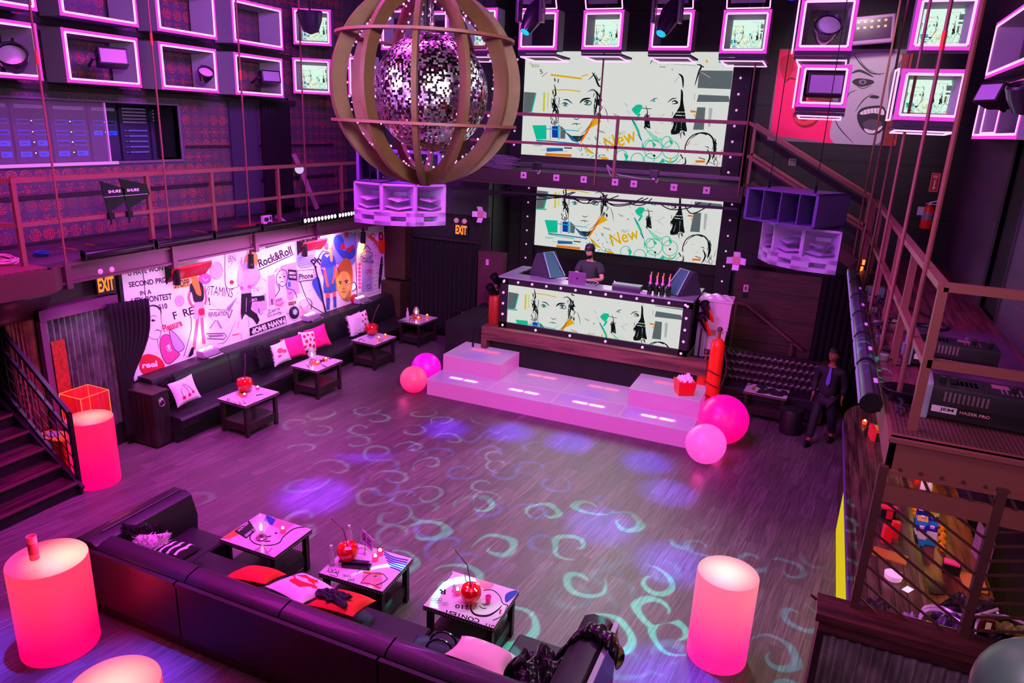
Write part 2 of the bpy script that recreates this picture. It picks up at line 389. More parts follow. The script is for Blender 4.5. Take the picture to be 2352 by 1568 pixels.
for lo,hi in(((XU-0.1,Y0,Z0-0.04),(XU+0.03,Y1+0.04,Z0)),((XU-0.1,Y0,Z1),(XU+0.02,Y1+0.04,Z1+0.03)),((XU-0.1,Y1,Z0),(XU+0.02,Y1+0.04,Z1))):win.box(lo,hi)
wo=struct('window_1',win,mat('window_frame_paint','#6a5470',0.5))
MB().box((XU-0.03,8.19,Z0),(XU+0.0,8.215,Z1)).build('mullion',mat('lit_mullion','#d8b8e0',0.3),wo)
MB().box((XU-0.02,Y0,Z0),(XU-0.012,8.2,Z1)).build('pane',mat('pane_glass','#ffffff',0.02,alpha=0.05),wo)
MB().box((XU+0.0,Y0,Z0-0.045),(XU+0.05,8.30,Z0+0.0)).build('light_strip',emis('violet_strip',(0.80,0.18,0.95),1.1),wo)
for zz in(4.30,3.62):  # dark horizontal seam bands on the wallpaper
 pass
struct('trim_1',MB().box((XU,1.5,3.56),(XU+0.02,13.9,3.62)).box((XU,9.7,4.24),(XU+0.02,13.9,4.29)).box((XU,1.5,ZD),(XU+0.04,YB,ZD+0.05)),mat('dark_trim','#241d20',0.7))
# upper left doorway behind the hanging curtain
struct('door_1',MB().box((XU,10.75,ZD),(XU+0.05,10.8,5.2)).box((XU,12.35,ZD),(XU+0.05,12.4,5.2)).box((XU,10.75,5.15),(XU+0.05,12.4,5.2)).box((XU,10.8,ZD),(XU+0.03,11.5,5.15)),mat('door_paint','#3c2c4c',0.6))
# upper right wall with dark doorway
RX=2.06
mb=MB().box((RX,3.0,ZD),(RX+0.12,9.75,8)).box((RX,10.75,ZD),(RX+0.12,YB,8)).box((RX,9.75,5.35),(RX+0.12,10.75,8))
struct('wall_right_upper',mb,PAPER_R)
struct('door_2',MB().box((RX+0.05,9.75,ZD),(RX+0.1,10.75,5.35)).mt(1).box((RX-0.02,9.69,ZD),(RX+0.12,9.75,5.4)).box((RX-0.02,10.75,ZD),(RX+0.12,10.81,5.4)).box((RX-0.02,9.69,5.35),(RX+0.12,10.81,5.41)),[BLACK,mat('door_frame_dark','#2a2128',0.5)])
# ------------------------------------------------------------------ left gallery
EX=-9.14  # edge of the left gallery
g=thing('gallery_deck','dark gallery deck along the left wall with steel edge beam above the mural','walkway',(0,0,0))
MB().box((XU,5.35,ZD-0.05),(EX,YB,ZD)).build('deck',mat('deck_board','#4a3a48',0.55,var=(4,0.6)),g)
MB().box((XU,4.6,ZD-0.05),(EX+0.2,5.9,ZD+0.004)).build('grating',tread_mat('steel_grating','#8a4448','#1a0f12'),g)
mb=MB()
mb.box((EX-0.02,6.15,ZD-0.27),(EX+0.02,YB,ZD-0.06)).box((EX-0.1,6.15,ZD-0.30),(EX+0.06,YB,ZD-0.27)).box((EX-0.1,6.15,ZD-0.06),(EX+0.06,YB,ZD-0.03))
for y in(6.25,7.98,9.75,11.45,13.1):mb.box((EX-0.04,y-0.04,ZD-0.36),(EX+0.09,y+0.04,ZD-0.02))
mb.build('edge_beam',mat('purple_steel','#5a3444',0.45,0.2),g)
mb=MB().box((XU,4.72,ZD-0.33),(EX+0.28,4.78,ZD-0.02)).beam((EX+0.2,4.75,ZD-0.18),(EX+0.22,5.95,ZD-0.18),0.05,0.3).beam((EX+0.22,5.92,ZD-0.18),(EX,6.2,ZD-0.18),0.05,0.3)
mb.build('end_beam',STEELD,g)
for(a,b_)in(((-10.1,7.3),(-9.9,7.3)),((-9.7,8.4),(-9.3,8.35)),((-9.95,9.2),(-9.5,9.15)),((-9.7,9.9),(-9.45,10.3)),((-10.1,6.9),(-9.75,6.9))):
 MB().beam((a[0],a[1],ZD+0.003),(b_[0],b_[1],ZD+0.003),0.03,0.003).build('tape_mark',mat('yellow_tape','#b08a30',0.7),g)
MB().box((-9.75,9.9,ZD),(-9.25,10.9,ZD+0.02)).build('access_panel',mat('red_mat','#a03038',0.6),g)
# railing
RXl=EX-0.08
rl=thing('railing','oxblood steel gallery railing with two rails along the left wall','railing',(0,0,0))
ys=[5.80,7.75,8.98,10.55,12.45,14.2]
for y in ys:MB().beam((RXl,y,ZD),(RXl,y,ZD+1.07),0.055).build('post',STEEL,rl)
MB().beam((RXl,5.77,ZD+1.07),(RXl,YB,ZD+1.07),0.06).beam((RXl+0.0,5.8,ZD+1.07),(XU,4.9,ZD+1.07),0.06).build('top_rail',STEEL,rl)
MB().beam((RXl,5.77,ZD+0.52),(RXl,YB,ZD+0.52),0.05).beam((RXl,5.8,ZD+0.52),(XU,4.9,ZD+0.52),0.05).build('mid_rail',STEEL,rl)
def rod(x,y,z0,z1,r,label,m=STEEL,lean=(0,0),sleeve=None):
 o=MB().cyl((0,0,0),(lean[0],lean[1],z1-z0),r,n=8).build('hanger_rod',m,None,True,(x,y,z0))
 tag(o,label,'rod','steel rods hanging the galleries')
 if sleeve:MB().cyl((0,0,sleeve-z0),(0,0,sleeve-z0+0.16),r*1.25,n=8).build('sleeve',mat('orange_tape','#d8432a',0.6),o)
 return o
for y,zs,lb in((6.27,5.35,'first from the railing corner'),(7.98,5.75,'with orange tape wrapped high up'),(9.67,5.4,'passing the fourth lit frame'),(11.2,None,'beside the white lamp on a stand')):
 rod(EX+0.03,y,ZD-0.2,8.0,0.014,'thin dark red rod on the left gallery edge, '+lb,sleeve=zs if y!=11.2 else None)
 # batten lights laid along the deck edge
def batten(name,p,q,label,lit,n=10,r=0.055,group=None):
 p,q=Vector(p),Vector(q);L=(q-p).length
 o=thing(name,label,'light',p,math.atan2((q-p).y,(q-p).x),group)
 MB().tube([(0,0,0.06),(0.03,0,0.06),(L-0.03,0,0.06),(L,0,0.06)],[r*0.8,r,r,r*0.8],10).build('housing',BLKPL,o,True)
 MB().box((0.0,-0.05,0),(0.02,0.05,0.13)).build('end_bracket',DMETAL,o);MB().box((L-0.02,-0.05,0),(L,0.05,0.13)).build('end_bracket',DMETAL,o)
 if lit:
  mb=MB()
  for i in range(n):mb.ball((L*(i+0.5)/n,-r*0.9,0.07),0.036,8,(1,0.4,1.1))
  mb.build('lens_row',WHITELED,o)
 return o
ends=[6.45,7.62,8.75,9.85,10.92,12.0,13.05]
for i in range(6):
 lit=i>=4
 batten('batten_light',(EX+0.1,ends[i]+0.02,ZD+0.0),(EX+0.1,ends[i+1]-0.04,ZD+0.0),('lit batten with ten white lenses on the left deck, '+('nearer the speakers' if i==5 else 'nearer the white stand lamp'))if lit else 'unlit black batten light on the left gallery edge, '+['above the exit sign','above the first red shade','above the painted shorts','above the Rock&Roll lettering','',''][i],lit,10,group='batten lights on the left gallery' if lit else 'unlit battens on the left gallery')
 # ------------------------------------------------------------------ LED shadow-box frames
FRAME=mat('grey_frame_board','#8d8594',0.6)
def led_frame(w,h,d,parent,back=0.24,faces=('front',),screen=False,taper=0.22):
 """frame with its front in the local XZ plane at y = 0 (opening towards -Y), centred"""
 t=0.055;iw,ih=w/2-t,h/2-t;bw,bh=(w/2)*(1-taper*1.15),(h/2)*(1-taper*1.15)
 mb=MB()
 mb.grid(lambda a,b:(-w/2+w*a,0,h/2)if b<0.5 else(-w/2+w*a,d,h/2),1,1).grid(lambda a,b:(-w/2+w*a,d*b,-h/2),1,1).grid(lambda a,b:(-w/2,d*b,-h/2+h*a),1,1).grid(lambda a,b:(w/2,d*b,-h/2+h*a),1,1)
 def ring(o1,o2,y1,y2,n=None):
  (a,b),(c,e)=o1,o2
  P=[(-a,y1,-b),(a,y1,-b),(a,y1,b),(-a,y1,b)];Q=[(-c,y2,-e),(c,y2,-e),(c,y2,e),(-c,y2,e)]
  mb.add(P+Q,[(i,(i+1)%4,4+(i+1)%4,4+i)for i in range(4)])
 ring((w/2,h/2),(iw,ih),0,0);ring((iw,ih),(bw,bh),0,d);ring((bw,bh),(w/2,h/2),d,d)
 mb.build('casing',FRAME,parent)
 e=MB()
 for(x0,z0,x1,z1)in((-iw,ih,iw,ih),(-iw,-ih,iw,-ih)):
  e.box((x0,-0.014,z0-0.013),(x1,0.0,z1+0.013))
 for x in(-iw,iw):e.box((x-0.013,-0.014,-ih),(x+0.013,0.0,ih))
 e.build('led_strip',PINKLED,parent)
 e=MB()
 for z in(-1,1):e.box((-w/2,-0.006,z*(ih+t*0.65)-0.016),(w/2,0.0,z*(ih+t*0.65)+0.016))
 for x in(-1,1):e.box((x*(iw+t*0.65)-0.016,-0.006,-h/2),(x*(iw+t*0.65)+0.016,0.0,h/2))
 e.build('edge_glow',PINKLED2,parent)
 return bw,bh
 # wall frames: two rows along the upper left wall, fronts face +X
LG='lit magenta frames on the left gallery wall'
FX=-10.0
fr=None
rows=[]
for k,(y0,y1)in enumerate(((5.2,6.93),(7.27,8.50),(8.87,10.07),(10.47,11.74))):
 rows.append(('lower',y0,y1,5.19,5.91,k));rows.append(('upper',y0+0.02,y1+0.05,6.06,6.80,k))
nm=['leftmost, cut off by the photo edge','second from the left','third from the left','fourth from the left, near the square ones']
hold=['with a round black lamp in front','with a boxy floodlight inside','with a small round lamp inside','with a small boxy floodlight inside']
for row,y0,y1,z0,z1,k in rows:
 lb=('wide magenta lit frame, lower row, '+hold[k])if row=='lower' else('wide empty magenta lit frame, upper row, '+nm[k])
 o=thing('light_box',lb,'frame',(FX,(y0+y1)/2,(z0+z1)/2),PI/2,LG)
 led_frame(y1-y0,z1-z0,0.42,o)
for z in(6.0,5.12):
 struct('trim_2' if z==6.0 else 'trim_3',MB().box((XU,1.5,z-0.04),(XU+0.08,12.6,z+0.04)),mat('dark_trim','#241d20',0.7))
def flood(loc,label,rot,s=1.0):
 o=thing('floodlight',label,'light',loc,rot=rot,group='boxy floodlights in the lit frames')
 MB().box((-0.2*s,-0.10*s,-0.1*s),(0.2*s,0.16*s,0.14*s),0.02).box((-0.17*s,0.16*s,-0.06*s),(0.17*s,0.2*s,0.1*s)).build('housing',DMETAL,o)
 MB().box((-0.17*s,-0.105*s,-0.08*s),(0.17*s,-0.095*s,0.11*s)).build('lens',mat('frosted_lens','#9a86a8',0.35,emit='#8a4ab0',es=0.06),o)
 MB().box((-0.26*s,0.0,-0.02),(-0.2*s,0.05,0.02)).beam((-0.25*s,0.02,0),(-0.25*s,0.42*s,0.0),0.03).build('yoke',DMETAL,o)
 return o
def par(loc,label,rot,s=1.0,lens='#b8e8c0',group='round lamps in the lit frames',long=0.3):
 s*=0.8;rot=(rot[0]-math.radians(22),rot[1],rot[2])
 o=thing('par_lamp',label,'light',loc,rot=rot,group=group)
 mb=MB();mb.M=Matrix.Rotation(PI/2,4,'X');mb.lathe([(0.02,-long*s*0.9),(0.10*s,-long*0.8*s),(0.15*s,-long*0.35*s),(0.165*s,0.0),(0.15*s,0.02*s),(0.14*s,-0.02*s)],n=20,cap=False)
 mb.build('can',mat('black_can','#1e1a26',0.3,coat=0.3),o,True)
 mb=MB();mb.M=Matrix.Rotation(PI/2,4,'X');mb.lathe([(0.0,-0.015*s),(0.08*s,-0.02*s),(0.14*s,-0.04*s)],n=20,cap=False)
 mb.build('lens',mat('lamp_lens_'+lens[1:],lens,0.25,0.2),o,True)
 MB().beam((0,0.1*s,0.1*s),(0,0.15*s,0.3*s),0.03).build('bracket',DMETAL,o)
 if s>1.2:MB().cyl((0,0,0),(0,0,8-loc[2]),0.015,n=8).build('hanger',DMETAL,o,rot=Euler(rot).to_matrix().inverted().to_euler())
 return o
flood((-9.9,7.95,5.56),'boxy floodlight in the second lower frame from the left',(math.radians(-14),0,math.radians(62)))
flood((-9.9,11.26,5.52),'boxy floodlight in the fourth lower frame, beside the curtain',(math.radians(-14),0,math.radians(62)),0.9)
par((-9.8,9.62,5.52),'round black lamp in the third lower frame from the left',(math.radians(-20),0,math.radians(60)),1.0,'#e8b8c8')
par((-9.35,6.12,5.46),'large round black lamp at the left edge of the photo',(math.radians(-10),0,math.radians(50)),1.35,'#9ad0a0')
par((-8.4,10.6,6.55),'dark round lamp hanging above the square frames at the top',(math.radians(-60),0,math.radians(30)),1.6,'#302040')
# draped black curtain in the upper doorway
def curtain(name,x0,y0,x1,y1,zt,zb,label,folds=9,amp=0.05,m=SOFT,pinch=None,group=None):
 L=math.hypot(x1-x0,y1-y0);ux,uy=(x1-x0)/L,(y1-y0)/L;nx,ny=-uy,ux
 def fn(a,b):
  z=zt+(zb-zt)*b;s=a
  if pinch:s=pinch(a,b)
  off=amp*math.sin(a*folds*2*PI+0.7*math.sin(b*3))*(0.6+0.4*b)
  return(x0+ux*L*s+nx*off,y0+uy*L*s+ny*off,z)
 mb=MB().grid(fn,folds*8,14)
 o=mb.build(name,m,None,True);sol=o.modifiers.new('thickness','SOLIDIFY');sol.thickness=0.012
 return tag(o,label,'curtain',group)
curtain('curtain',-10.36,11.52,-10.36,12.32,5.12,2.96,'narrow black pleated curtain hanging in the upper left doorway',7,0.05)
o=tag(MB().beam((-10.3,12.3,4.1),(-10.1,12.75,2.95),0.05,0.1).build('wooden_board',mat('pale_board','#9a7088',0.6)),'pale narrow board leaning beside the upper curtain','board')
# white lamp on a stand
t_=thing('lamp_on_stand','small lamp with white disc on a chrome stand on the left gallery deck','lamp',(-9.28,11.25,ZD))
MB().cyl((0,0,0),(0,0,0.93),0.016,n=8).build('stand',CHROME,t_,True)
MB().cyl((-0.09,0.05,1.0),(0.0,-0.02,1.0),0.085,0.095).cyl((0,0,0.9),(0,0,1.0),0.02).build('head',BLKPL,t_,True)
MB().cyl((0.0,-0.02,1.0),(0.012,-0.03,1.0),0.085).build('disc',emis('soft_white_disc',(0.75,0.55,0.95),0.9),t_,True)
MB().cyl((0,0,0),(0,0,0.02),0.1).build('base',BLKPL,t_,True)
# two antenna paddles clamped on the mid rail
WHT=mat('white_print','#e6dcf0',0.5,emit='#b090c8',es=0.25)
for k,(px,py,w,sh,lb)in enumerate(((232,433,0.36,1,'nearer the railing corner'),(276,433,0.44,0,'nearer the second railing post'))):
 c=atx(px,py+40,RXl+0.03);y=c.y
 a=thing('antenna_paddle','black paddle antenna with white maker lettering on the left rail, '+lb,'antenna',(RXl+0.06,y,ZD+0.52),0.0,'antennas on the left railing')
 z0=0.07;H=0.28
 pl=[(0.0,z0+0.44),(w,z0+H+0.08-0.02),(w+0.04,z0+0.2),(w-0.02,z0+0.14),(0.08,z0-0.0)]if not sh else[(0.0,z0+0.42),(w,z0+0.3),(w,z0+0.12),(0.07,z0-0.02)]
 MB().prism(pl,lambda u,v,t:(t,u,v),0.0,0.015).build('paddle',BLKPL,a)
 mb=MB();put_text(mb,'SHURE',lambda u,v,t:(0.0175,0.1+u,z0+0.25+v),0,width=0.2,height=0.04,bold=0.02)
 mb.beam((0.017,0.03,z0+0.2),(0.017,w,z0+0.2),0.004).build('lettering',WHT,a)
 MB().cyl((0.0,0.1,-0.12),(0.0,0.12,z0+0.02),0.014).box((-0.03,0.07,-0.04),(0.03,0.15,0.05)).build('clamp',DMETAL,a)
 # coil of pink cable and blue strap
mb=MB()
for k in range(7):
 r=0.20+0.016*k;mb.tube([(r*1.25*math.cos(t),r*0.8*math.sin(t)+0.02*math.sin(k*2),0.02+0.013*(k%4)+0.01*math.sin(3*t+k))for t in[2*PI*i/28 for i in range(28)]],0.010,5,closed=True)
tag(mb.build('cable_coil',mat('pink_cable','#e89ab8',0.5),None,True,(-9.75,5.75,ZD)),'loose coil of pale pink cable on the left gallery grating','cable')
mb=MB()
for k in range(3):mb.tube([(0.1*math.cos(t)+0.02*k,0.07*math.sin(t),0.02+0.015*k)for t in[2*PI*i/14 for i in range(14)]],0.014,5,closed=True)
tag(mb.build('cable_coil',mat('blue_strap','#2050a0',0.5),None,True,(-9.72,6.35,ZD)),'small blue coil beside the pink cable on the left deck','cable')
# poster box on deck
o=thing('display_box','small white printed box behind the lit battens on the left deck','box',(-9.35,10.35,ZD))
MB().box((-0.03,-0.11,0),(0.03,0.11,0.2)).build('case',mat('print_card','#d8b0d8',0.6),o)
MB().box((0.031,-0.09,0.1),(0.034,0.02,0.17)).box((0.031,-0.02,0.03),(0.034,0.09,0.08)).box((0.031,0.05,0.12),(0.034,0.09,0.18)).build('print',BLKPL,o)
tag(MB().cyl((-9.3,10.55,ZD+0.17),(-9.2,10.72,ZD+0.02),0.045,n=10).build('paper_roll',mat('grey_roll','#8a7a90',0.6),None,True),'grey tube lying beside the printed box on the left deck','tube')
# lamps and curved red shades under the deck
def can_light(loc,label,tilt=0.35,s=1.0,warm=None):
 o=thing('spot_can',label,'light',loc,group='black spot cans under the left gallery')
 MB().cyl((0,0,0),(-0.10*tilt,0.02,-0.24*s),0.05*s,0.06*s,12).build('can',BLKPL,o,True)
 MB().beam((0,0,0.0),(0,0,0.14),0.03).build('hanger',DMETAL,o)
 return o
for px,py,lb in((402,590,'left of the red shade'),(576,585,'nearest the jumping figure'),(700,560,'beside the second red shade'),(835,545,'at the far panel')):
 p=atx(px,py,EX+0.02);can_light((p.x,p.y,ZD-0.40),'black spot can hanging under the left gallery, '+lb)
def shade(y0,y1,label,m,x=EX-0.02,zt=ZD-0.36):
 o=thing('curved_shade',label,'lamp',(x,y0,zt),group='curved shades under the left gallery')
 L=y1-y0;R=0.36
 prof=[(0.0-0.12*math.sin(a)*0,0)for a in()]
 def fn(a,b):t=b*PI/2*0.95;return(0.02-0.20*math.sin(t)*0.9+0.02,L*a,-R*(1-math.cos(t))*0.0-R*b)
 MB().grid(lambda a,b:(0.05-0.22*math.sin(b*PI/2)**2,L*a,-R*b),2,8).build('shade',m,o,True).modifiers.new('thickness','SOLIDIFY').thickness=0.01
 MB().prism([(0.05,0),(0.02,-R*0.3),(-0.06,-R*0.6),(-0.17,-R),(-0.3,-R*0.8),(-0.3,0)],lambda u,v,t:(u,t,v),0,0.02).build('end_plate',BLACK,o)
 return o
SHR=mat('red_shade','#a01424',0.4,emit='#c0102a',es=0.08)
shade(5.15,6.0,'dark curved shade left of the exit sign, under the left gallery',mat('dark_shade','#3a2030',0.45),EX,ZD-0.36)
shade(7.95,8.75,'red curved shade under the gallery above the yellow word panel',SHR)
shade(11.05,11.8,'red curved shade under the gallery near the painted woman in blue',SHR)
# ---------------- lower left: gate, shutter, column, curtain, exit sign
def exit_sign(loc,rz,w,h,label):
 o=thing('exit_sign',label,'sign',loc,rz,'exit signs')
 MB().box((-w/2,0,-h/2),(w/2,0.06,h/2),0.008).build('casing',BLKPL,o)
 mb=MB();put_text(mb,'EXIT',lambda u,v,t:(-w/2*0.84+u,-0.004,-h/2*0.74+v),0,width=w*0.84,height=h*0.74,bold=0.035)
 mb.build('lettering',emis('exit_orange',(1.0,0.16,0.02),2.2),o)
 MB().ball((-w*0.35,-0.02,h/2+0.07),0.06,12).ball((w*0.25,-0.02,h/2+0.07),0.06,12).build('lamp',mat('emergency_lens','#d8a8c0',0.15,emit='#c070a0',es=0.3),o,True)
 MB().box((-w*0.15,0,h/2),(w*0.1,0.05,h/2+0.08)).build('bracket',BLKPL,o)
 return o
e1=atx(241,652,XL+0.1);exit_sign((XL+0.12,e1.y,e1.z),PI/2,0.30,0.27,'glowing orange exit sign on the left wall, beside the mural')
def corrugated(fn,n,amp,mb,u1,v0,v1,r=1):
 """fn(u, v, off)"""
 K=n*6;mb.grid(lambda a,b:fn(a*u1,v0+(v1-v0)*b,amp*math.sin(a*n*2*PI)),K,r);return mb
CORR=mat('weathered_corrugated_steel','#8a8090',0.4,0.7,var=(5,0.45))
gt=thing('corrugated_gate','weathered corrugated metal gate in the left wall under the gallery','gate',(XL+0.03,5.93,0))
mb=MB();corrugated(lambda u,v,o:(0.04+o,u,v),12,0.030,mb,1.0,0.35,2.15);mb.build('panel',CORR,gt,True)
MB().box((0,-0.08,0),(0.09,0.0,2.3)).box((0,1.0,0),(0.09,1.08,2.3)).box((0,-0.08,2.15),(0.1,1.08,2.3)).build('frame',mat('purple_frame_paint','#5a2850',0.5),gt)
MB().box((0.075,0.03,0.75),(0.085,0.22,1.85)).build('red_notice',mat('faded_red_notice','#a02018',0.6,var=(20,0.5)),gt)
MB().box((0,0,0.0),(0.05,1.0,0.35)).build('kick_board',BLACK,gt)
lamp('SPOT',(XL+0.75,6.3,2.45),(XL+0.05,6.3,1.2),34,(0.85,0.60,0.95),angle=100,blend=0.8,soft=0.05)  # added to bring out the gate's ridges, no fixture there
col=thing('corrugated_column','rusty corrugated column at the far left beside the stairs','column',(-9.50,5.78,0))
mb=MB();mb.grid(lambda a,b:((0.16+0.014*math.cos(a*24*2*PI))*math.cos(a*2*PI),(0.16+0.014*math.cos(a*24*2*PI))*math.sin(a*2*PI),ZD*b*0.93),144,1);mb.build('cladding',mat('rusty_corrugated','#b0686a',0.45,0.5,var=(6,0.5)),col,True)
MB().cyl((0,0,0),(0,0,0.06),0.2).build('base',DMETAL,col)
def pinch(a,b):
 w=1-0.62*math.exp(-((b-0.66)/0.22)**2)-0.0*b
 if b>0.66:w=max(w,0.38+0.3*(b-0.66)/0.34)
 return 0.04+a*w
cA,cB=atx(240,679,-9.14),atx(342,703,-8.98)
c=curtain('curtain',cA.x,cA.y,cB.x,cB.y,(cA.z+cB.z)/2,0.05,'black curtain gathered to the side beside the mural and the gate',9,0.03,pinch=lambda a,b:a*(1-0.74*math.exp(-((b-0.62)/0.27)**2)-0.25*max(0,b-0.6)/0.4)+0.10*min(1,b/0.6))
# ------------------------------------------------------------------ flat drawings (mural, screens, printed tops)
def crom(pts,n=5,closed=False):
 if len(pts)<3:return pts
 out=[];L=len(pts);rng=range(L if closed else L-1)
 for i in rng:
  p0=pts[(i-1)%L]if(closed or i>0)else pts[0];p1=pts[i];p2=pts[(i+1)%L];p3=pts[(i+2)%L]if(closed or i+2<L)else pts[-1]
  for k in range(n):
   t=k/n;out.append(tuple(0.5*((2*b)+(-a+c)*t+(2*a-5*b+4*c-d)*t*t+(-a+3*b-3*c+d)*t**3)for a,b,c,d in zip(p0,p1,p2,p3)))
 if not closed:out.append(tuple(pts[-1]))
 return out
def clip_poly(P,r):
 x0,y0,x1,y1=r
 for ax,lim,sg in((0,x0,1),(0,x1,-1),(1,y0,1),(1,y1,-1)):
  out=[]
  for i in range(len(P)):
   a,b=P[i-1],P[i];da,db=(a[ax]-lim)*sg,(b[ax]-lim)*sg
   if(da>=0)!=(db>=0):
    t=da/(da-db);out.append((a[0]+(b[0]-a[0])*t,a[1]+(b[1]-a[1])*t))
   if db>=0:out.append(b)
  P=out
  if len(P)<3:return[]
 return P
class D2:
 def __init__(s,pre=None):s.items=[];s.pre=pre or(lambda x,y:(x,y))
 def _a(s,m,vs,fs):s.items.append((m,[s.pre(*v)for v in vs],fs));return s
 def poly(s,m,pts,sm=False):
  pts=crom(pts,4,True)if sm else pts;return s._a(m,pts,[list(range(len(pts)))])
 def line(s,m,pts,w,sm=True,taper=False,closed=False):
  p=crom(pts,5,closed)if sm else list(pts)
  if closed:p=p+[p[0]]
  vs=[];L=len(p)
  for i in range(L):
   a,b=p[max(0,i-1)],p[min(L-1,i+1)]
   if closed and(i==0 or i==L-1):a,b=p[-2],p[1]
   dx,dy=b[0]-a[0],b[1]-a[1];d=math.hypot(dx,dy)or 1
   ww=w/2*(1.0 if not taper else max(0.15,math.sin(PI*(0.08+0.84*i/(L-1)))))
   vs+=[(p[i][0]-dy/d*ww,p[i][1]+dx/d*ww),(p[i][0]+dy/d*ww,p[i][1]-dx/d*ww)]
  return s._a(m,vs,[[2*i,2*i+1,2*i+3,2*i+2]for i in range(L-1)])
 def ell(s,m,cx,cy,rx,ry=None,rot=0.0,n=22):
  ry=ry or rx;c,q=math.cos(rot),math.sin(rot)
  return s.poly(m,[(cx+rx*math.cos(t)*c-ry*math.sin(t)*q,cy+rx*math.cos(t)*q+ry*math.sin(t)*c)for t in[2*PI*i/n for i in range(n)]])
 def ring(s,m,cx,cy,rx,ry,w,a0=0,a1=360):
  pts=[(cx+rx*math.cos(math.radians(a)),cy+ry*math.sin(math.radians(a)))for a in[a0+(a1-a0)*i/18 for i in range(19)]]
  return s.line(m,pts,w,sm=False)
 def text(s,m,body,p0,p1,h,down=True,**kw):
  vs,fs=text2d(body,1.0,**kw)
  if not vs:return s
  x0=min(v[0]for v in vs);x1=max(v[0]for v in vs);y1=max(v[1]for v in vs);y0=0
  ux,uy=(p1[0]-p0[0]),(p1[1]-p0[1]);L=math.hypot(ux,uy)
  vx,vy=(uy/L*h,-ux/L*h)if down else(-uy/L*h,ux/L*h)
  return s._a(m,[(p0[0]+ux*(v[0]-x0)/(x1-x0)+vx*v[1]/y1,p0[1]+uy*(v[0]-x0)/(x1-x0)+vy*v[1]/y1)for v in vs],fs)
 def emit(s,mb,fn,names,clip=None,t0=0.001,dt=0.00025):
  for i,(m,vs,fs)in enumerate(s.items):
   mb.mt(names.index(m));t=t0+dt*i
   if clip is None:mb.add([fn(x,y,t)for x,y in vs],fs)
   else:
    for f in fs:
     P=clip_poly([vs[k]for k in f],clip)
     if len(P)>=3:mb.add([fn(x,y,t)for x,y in P],[list(range(len(P)))])
  return mb
  # ------------------------------------------------------------------ mural
MX=XL+0.03
def mpx(cx,cy):p=atx(280+cx/3.675,520+cy/3.675,MX);return(p.y,p.z)
D=D2(mpx)
D.line('seam',[(172,330),(208,670)],7,False).line('seam',[(1003,900),(1012,960)],3,False).line('seam',[(1968,40),(1985,620)],6,False).line('seam',[(1058,200),(1072,900)],3,False)
D.poly('lilac',[(1060,640),(1215,560),(1225,700),(1065,770)]).poly('pinkw',[(1230,420),(1290,400),(1300,650),(1240,670)]).poly('lilac',[(1340,330),(1470,300),(1500,560),(1400,600)]).poly('bluel',[(1400,410),(1425,404),(1432,500),(1406,508)]).poly('blue',[(1400,470),(1420,466),(1424,508),(1403,514)])
for a,b,h,tx in(((52,418),(348,368),40,'U HAVE WON'),((60,513),(415,465),44,'SECOND PRIZE'),((155,583),(252,566),38,'IN A'),((85,655),(424,612),50,'UTY CONTEST'),((310,702),(386,688),44,'$10')):D.text('ink',tx,a,b,h,bold=0.03)
D.poly('orange',[(430,440),(578,412),(578,505),(436,528)]).text('ink','STOPP',(444,520),(574,496),58,bold=0.02)
D.text('ink','VITAMINS',(690,570),(932,600),78,bold=-0.004).text('ink','!',(735,660),(748,658),62,bold=0.02)
D.text('ink','REVELATION',(730,762),(902,748),36,bold=0.02,shear=0.2).line('ink',[(735,700),(935,705)],4,False).line('ink',[(930,705),(905,770),(895,745)],7)
D.text('ink','F  RE',(440,785),(612,735),62,bold=0.02).text('red','Pleasure',(356,890),(512,835),60,bold=0.03)
# left profile face
D.line('ink',[(215,690),(245,668),(290,672),(325,705),(328,750)],16,taper=True).line('ink',[(326,720),(330,790),(345,850),(330,885),(322,925),(300,950),(250,945),(205,905)],4).line('ink',[(300,950),(308,1030)],4).line('ink',[(235,770),(262,752),(300,762)],5,taper=True)
D.ell('ink',262,795,14,8).line('ink',[(245,792),(262,784),(285,796)],5).line('ink',[(276,880),(300,872),(332,884)],7,taper=True).line('ink',[(205,905),(160,990),(170,1060),(145,1090)],12,taper=True).line('ink',[(190,960),(180,1040)],7,taper=True)
D.poly('pink',[(330,935),(400,918),(470,1050),(480,1090),(385,1160),(325,1050)],True).line('ink',[(330,935),(400,918),(470,1050),(480,1090),(385,1160),(325,1050)],5,closed=True).poly('lilac',[(400,890),(430,885),(525,1005),(480,1060),(430,1010)],True).line('ink',[(400,890),(430,885),(525,1005),(480,1060),(430,1010)],5,closed=True).poly('white',[(370,1010),(400,990),(420,1050),(390,1060)]).line('ink',[(378,1010),(398,1055),(412,1020)],5)
D.poly('red',[(165,1100),(230,1075),(320,1110),(360,1180),(300,1240),(190,1250),(148,1190)],True).text('white','reel',(172,1195),(300,1178),48,bold=0.04)
D.line('ink',[(565,700),(585,860),(520,1100)],5).line('ink',[(600,1020),(585,1090),(540,1100)],3)
D.ell('lilac',485,628,42,50);
for k in range(9):
 a=k*2*PI/9;D.line('bluel',[(485,628),(485+36*math.cos(a),628+44*math.sin(a))],3,False)
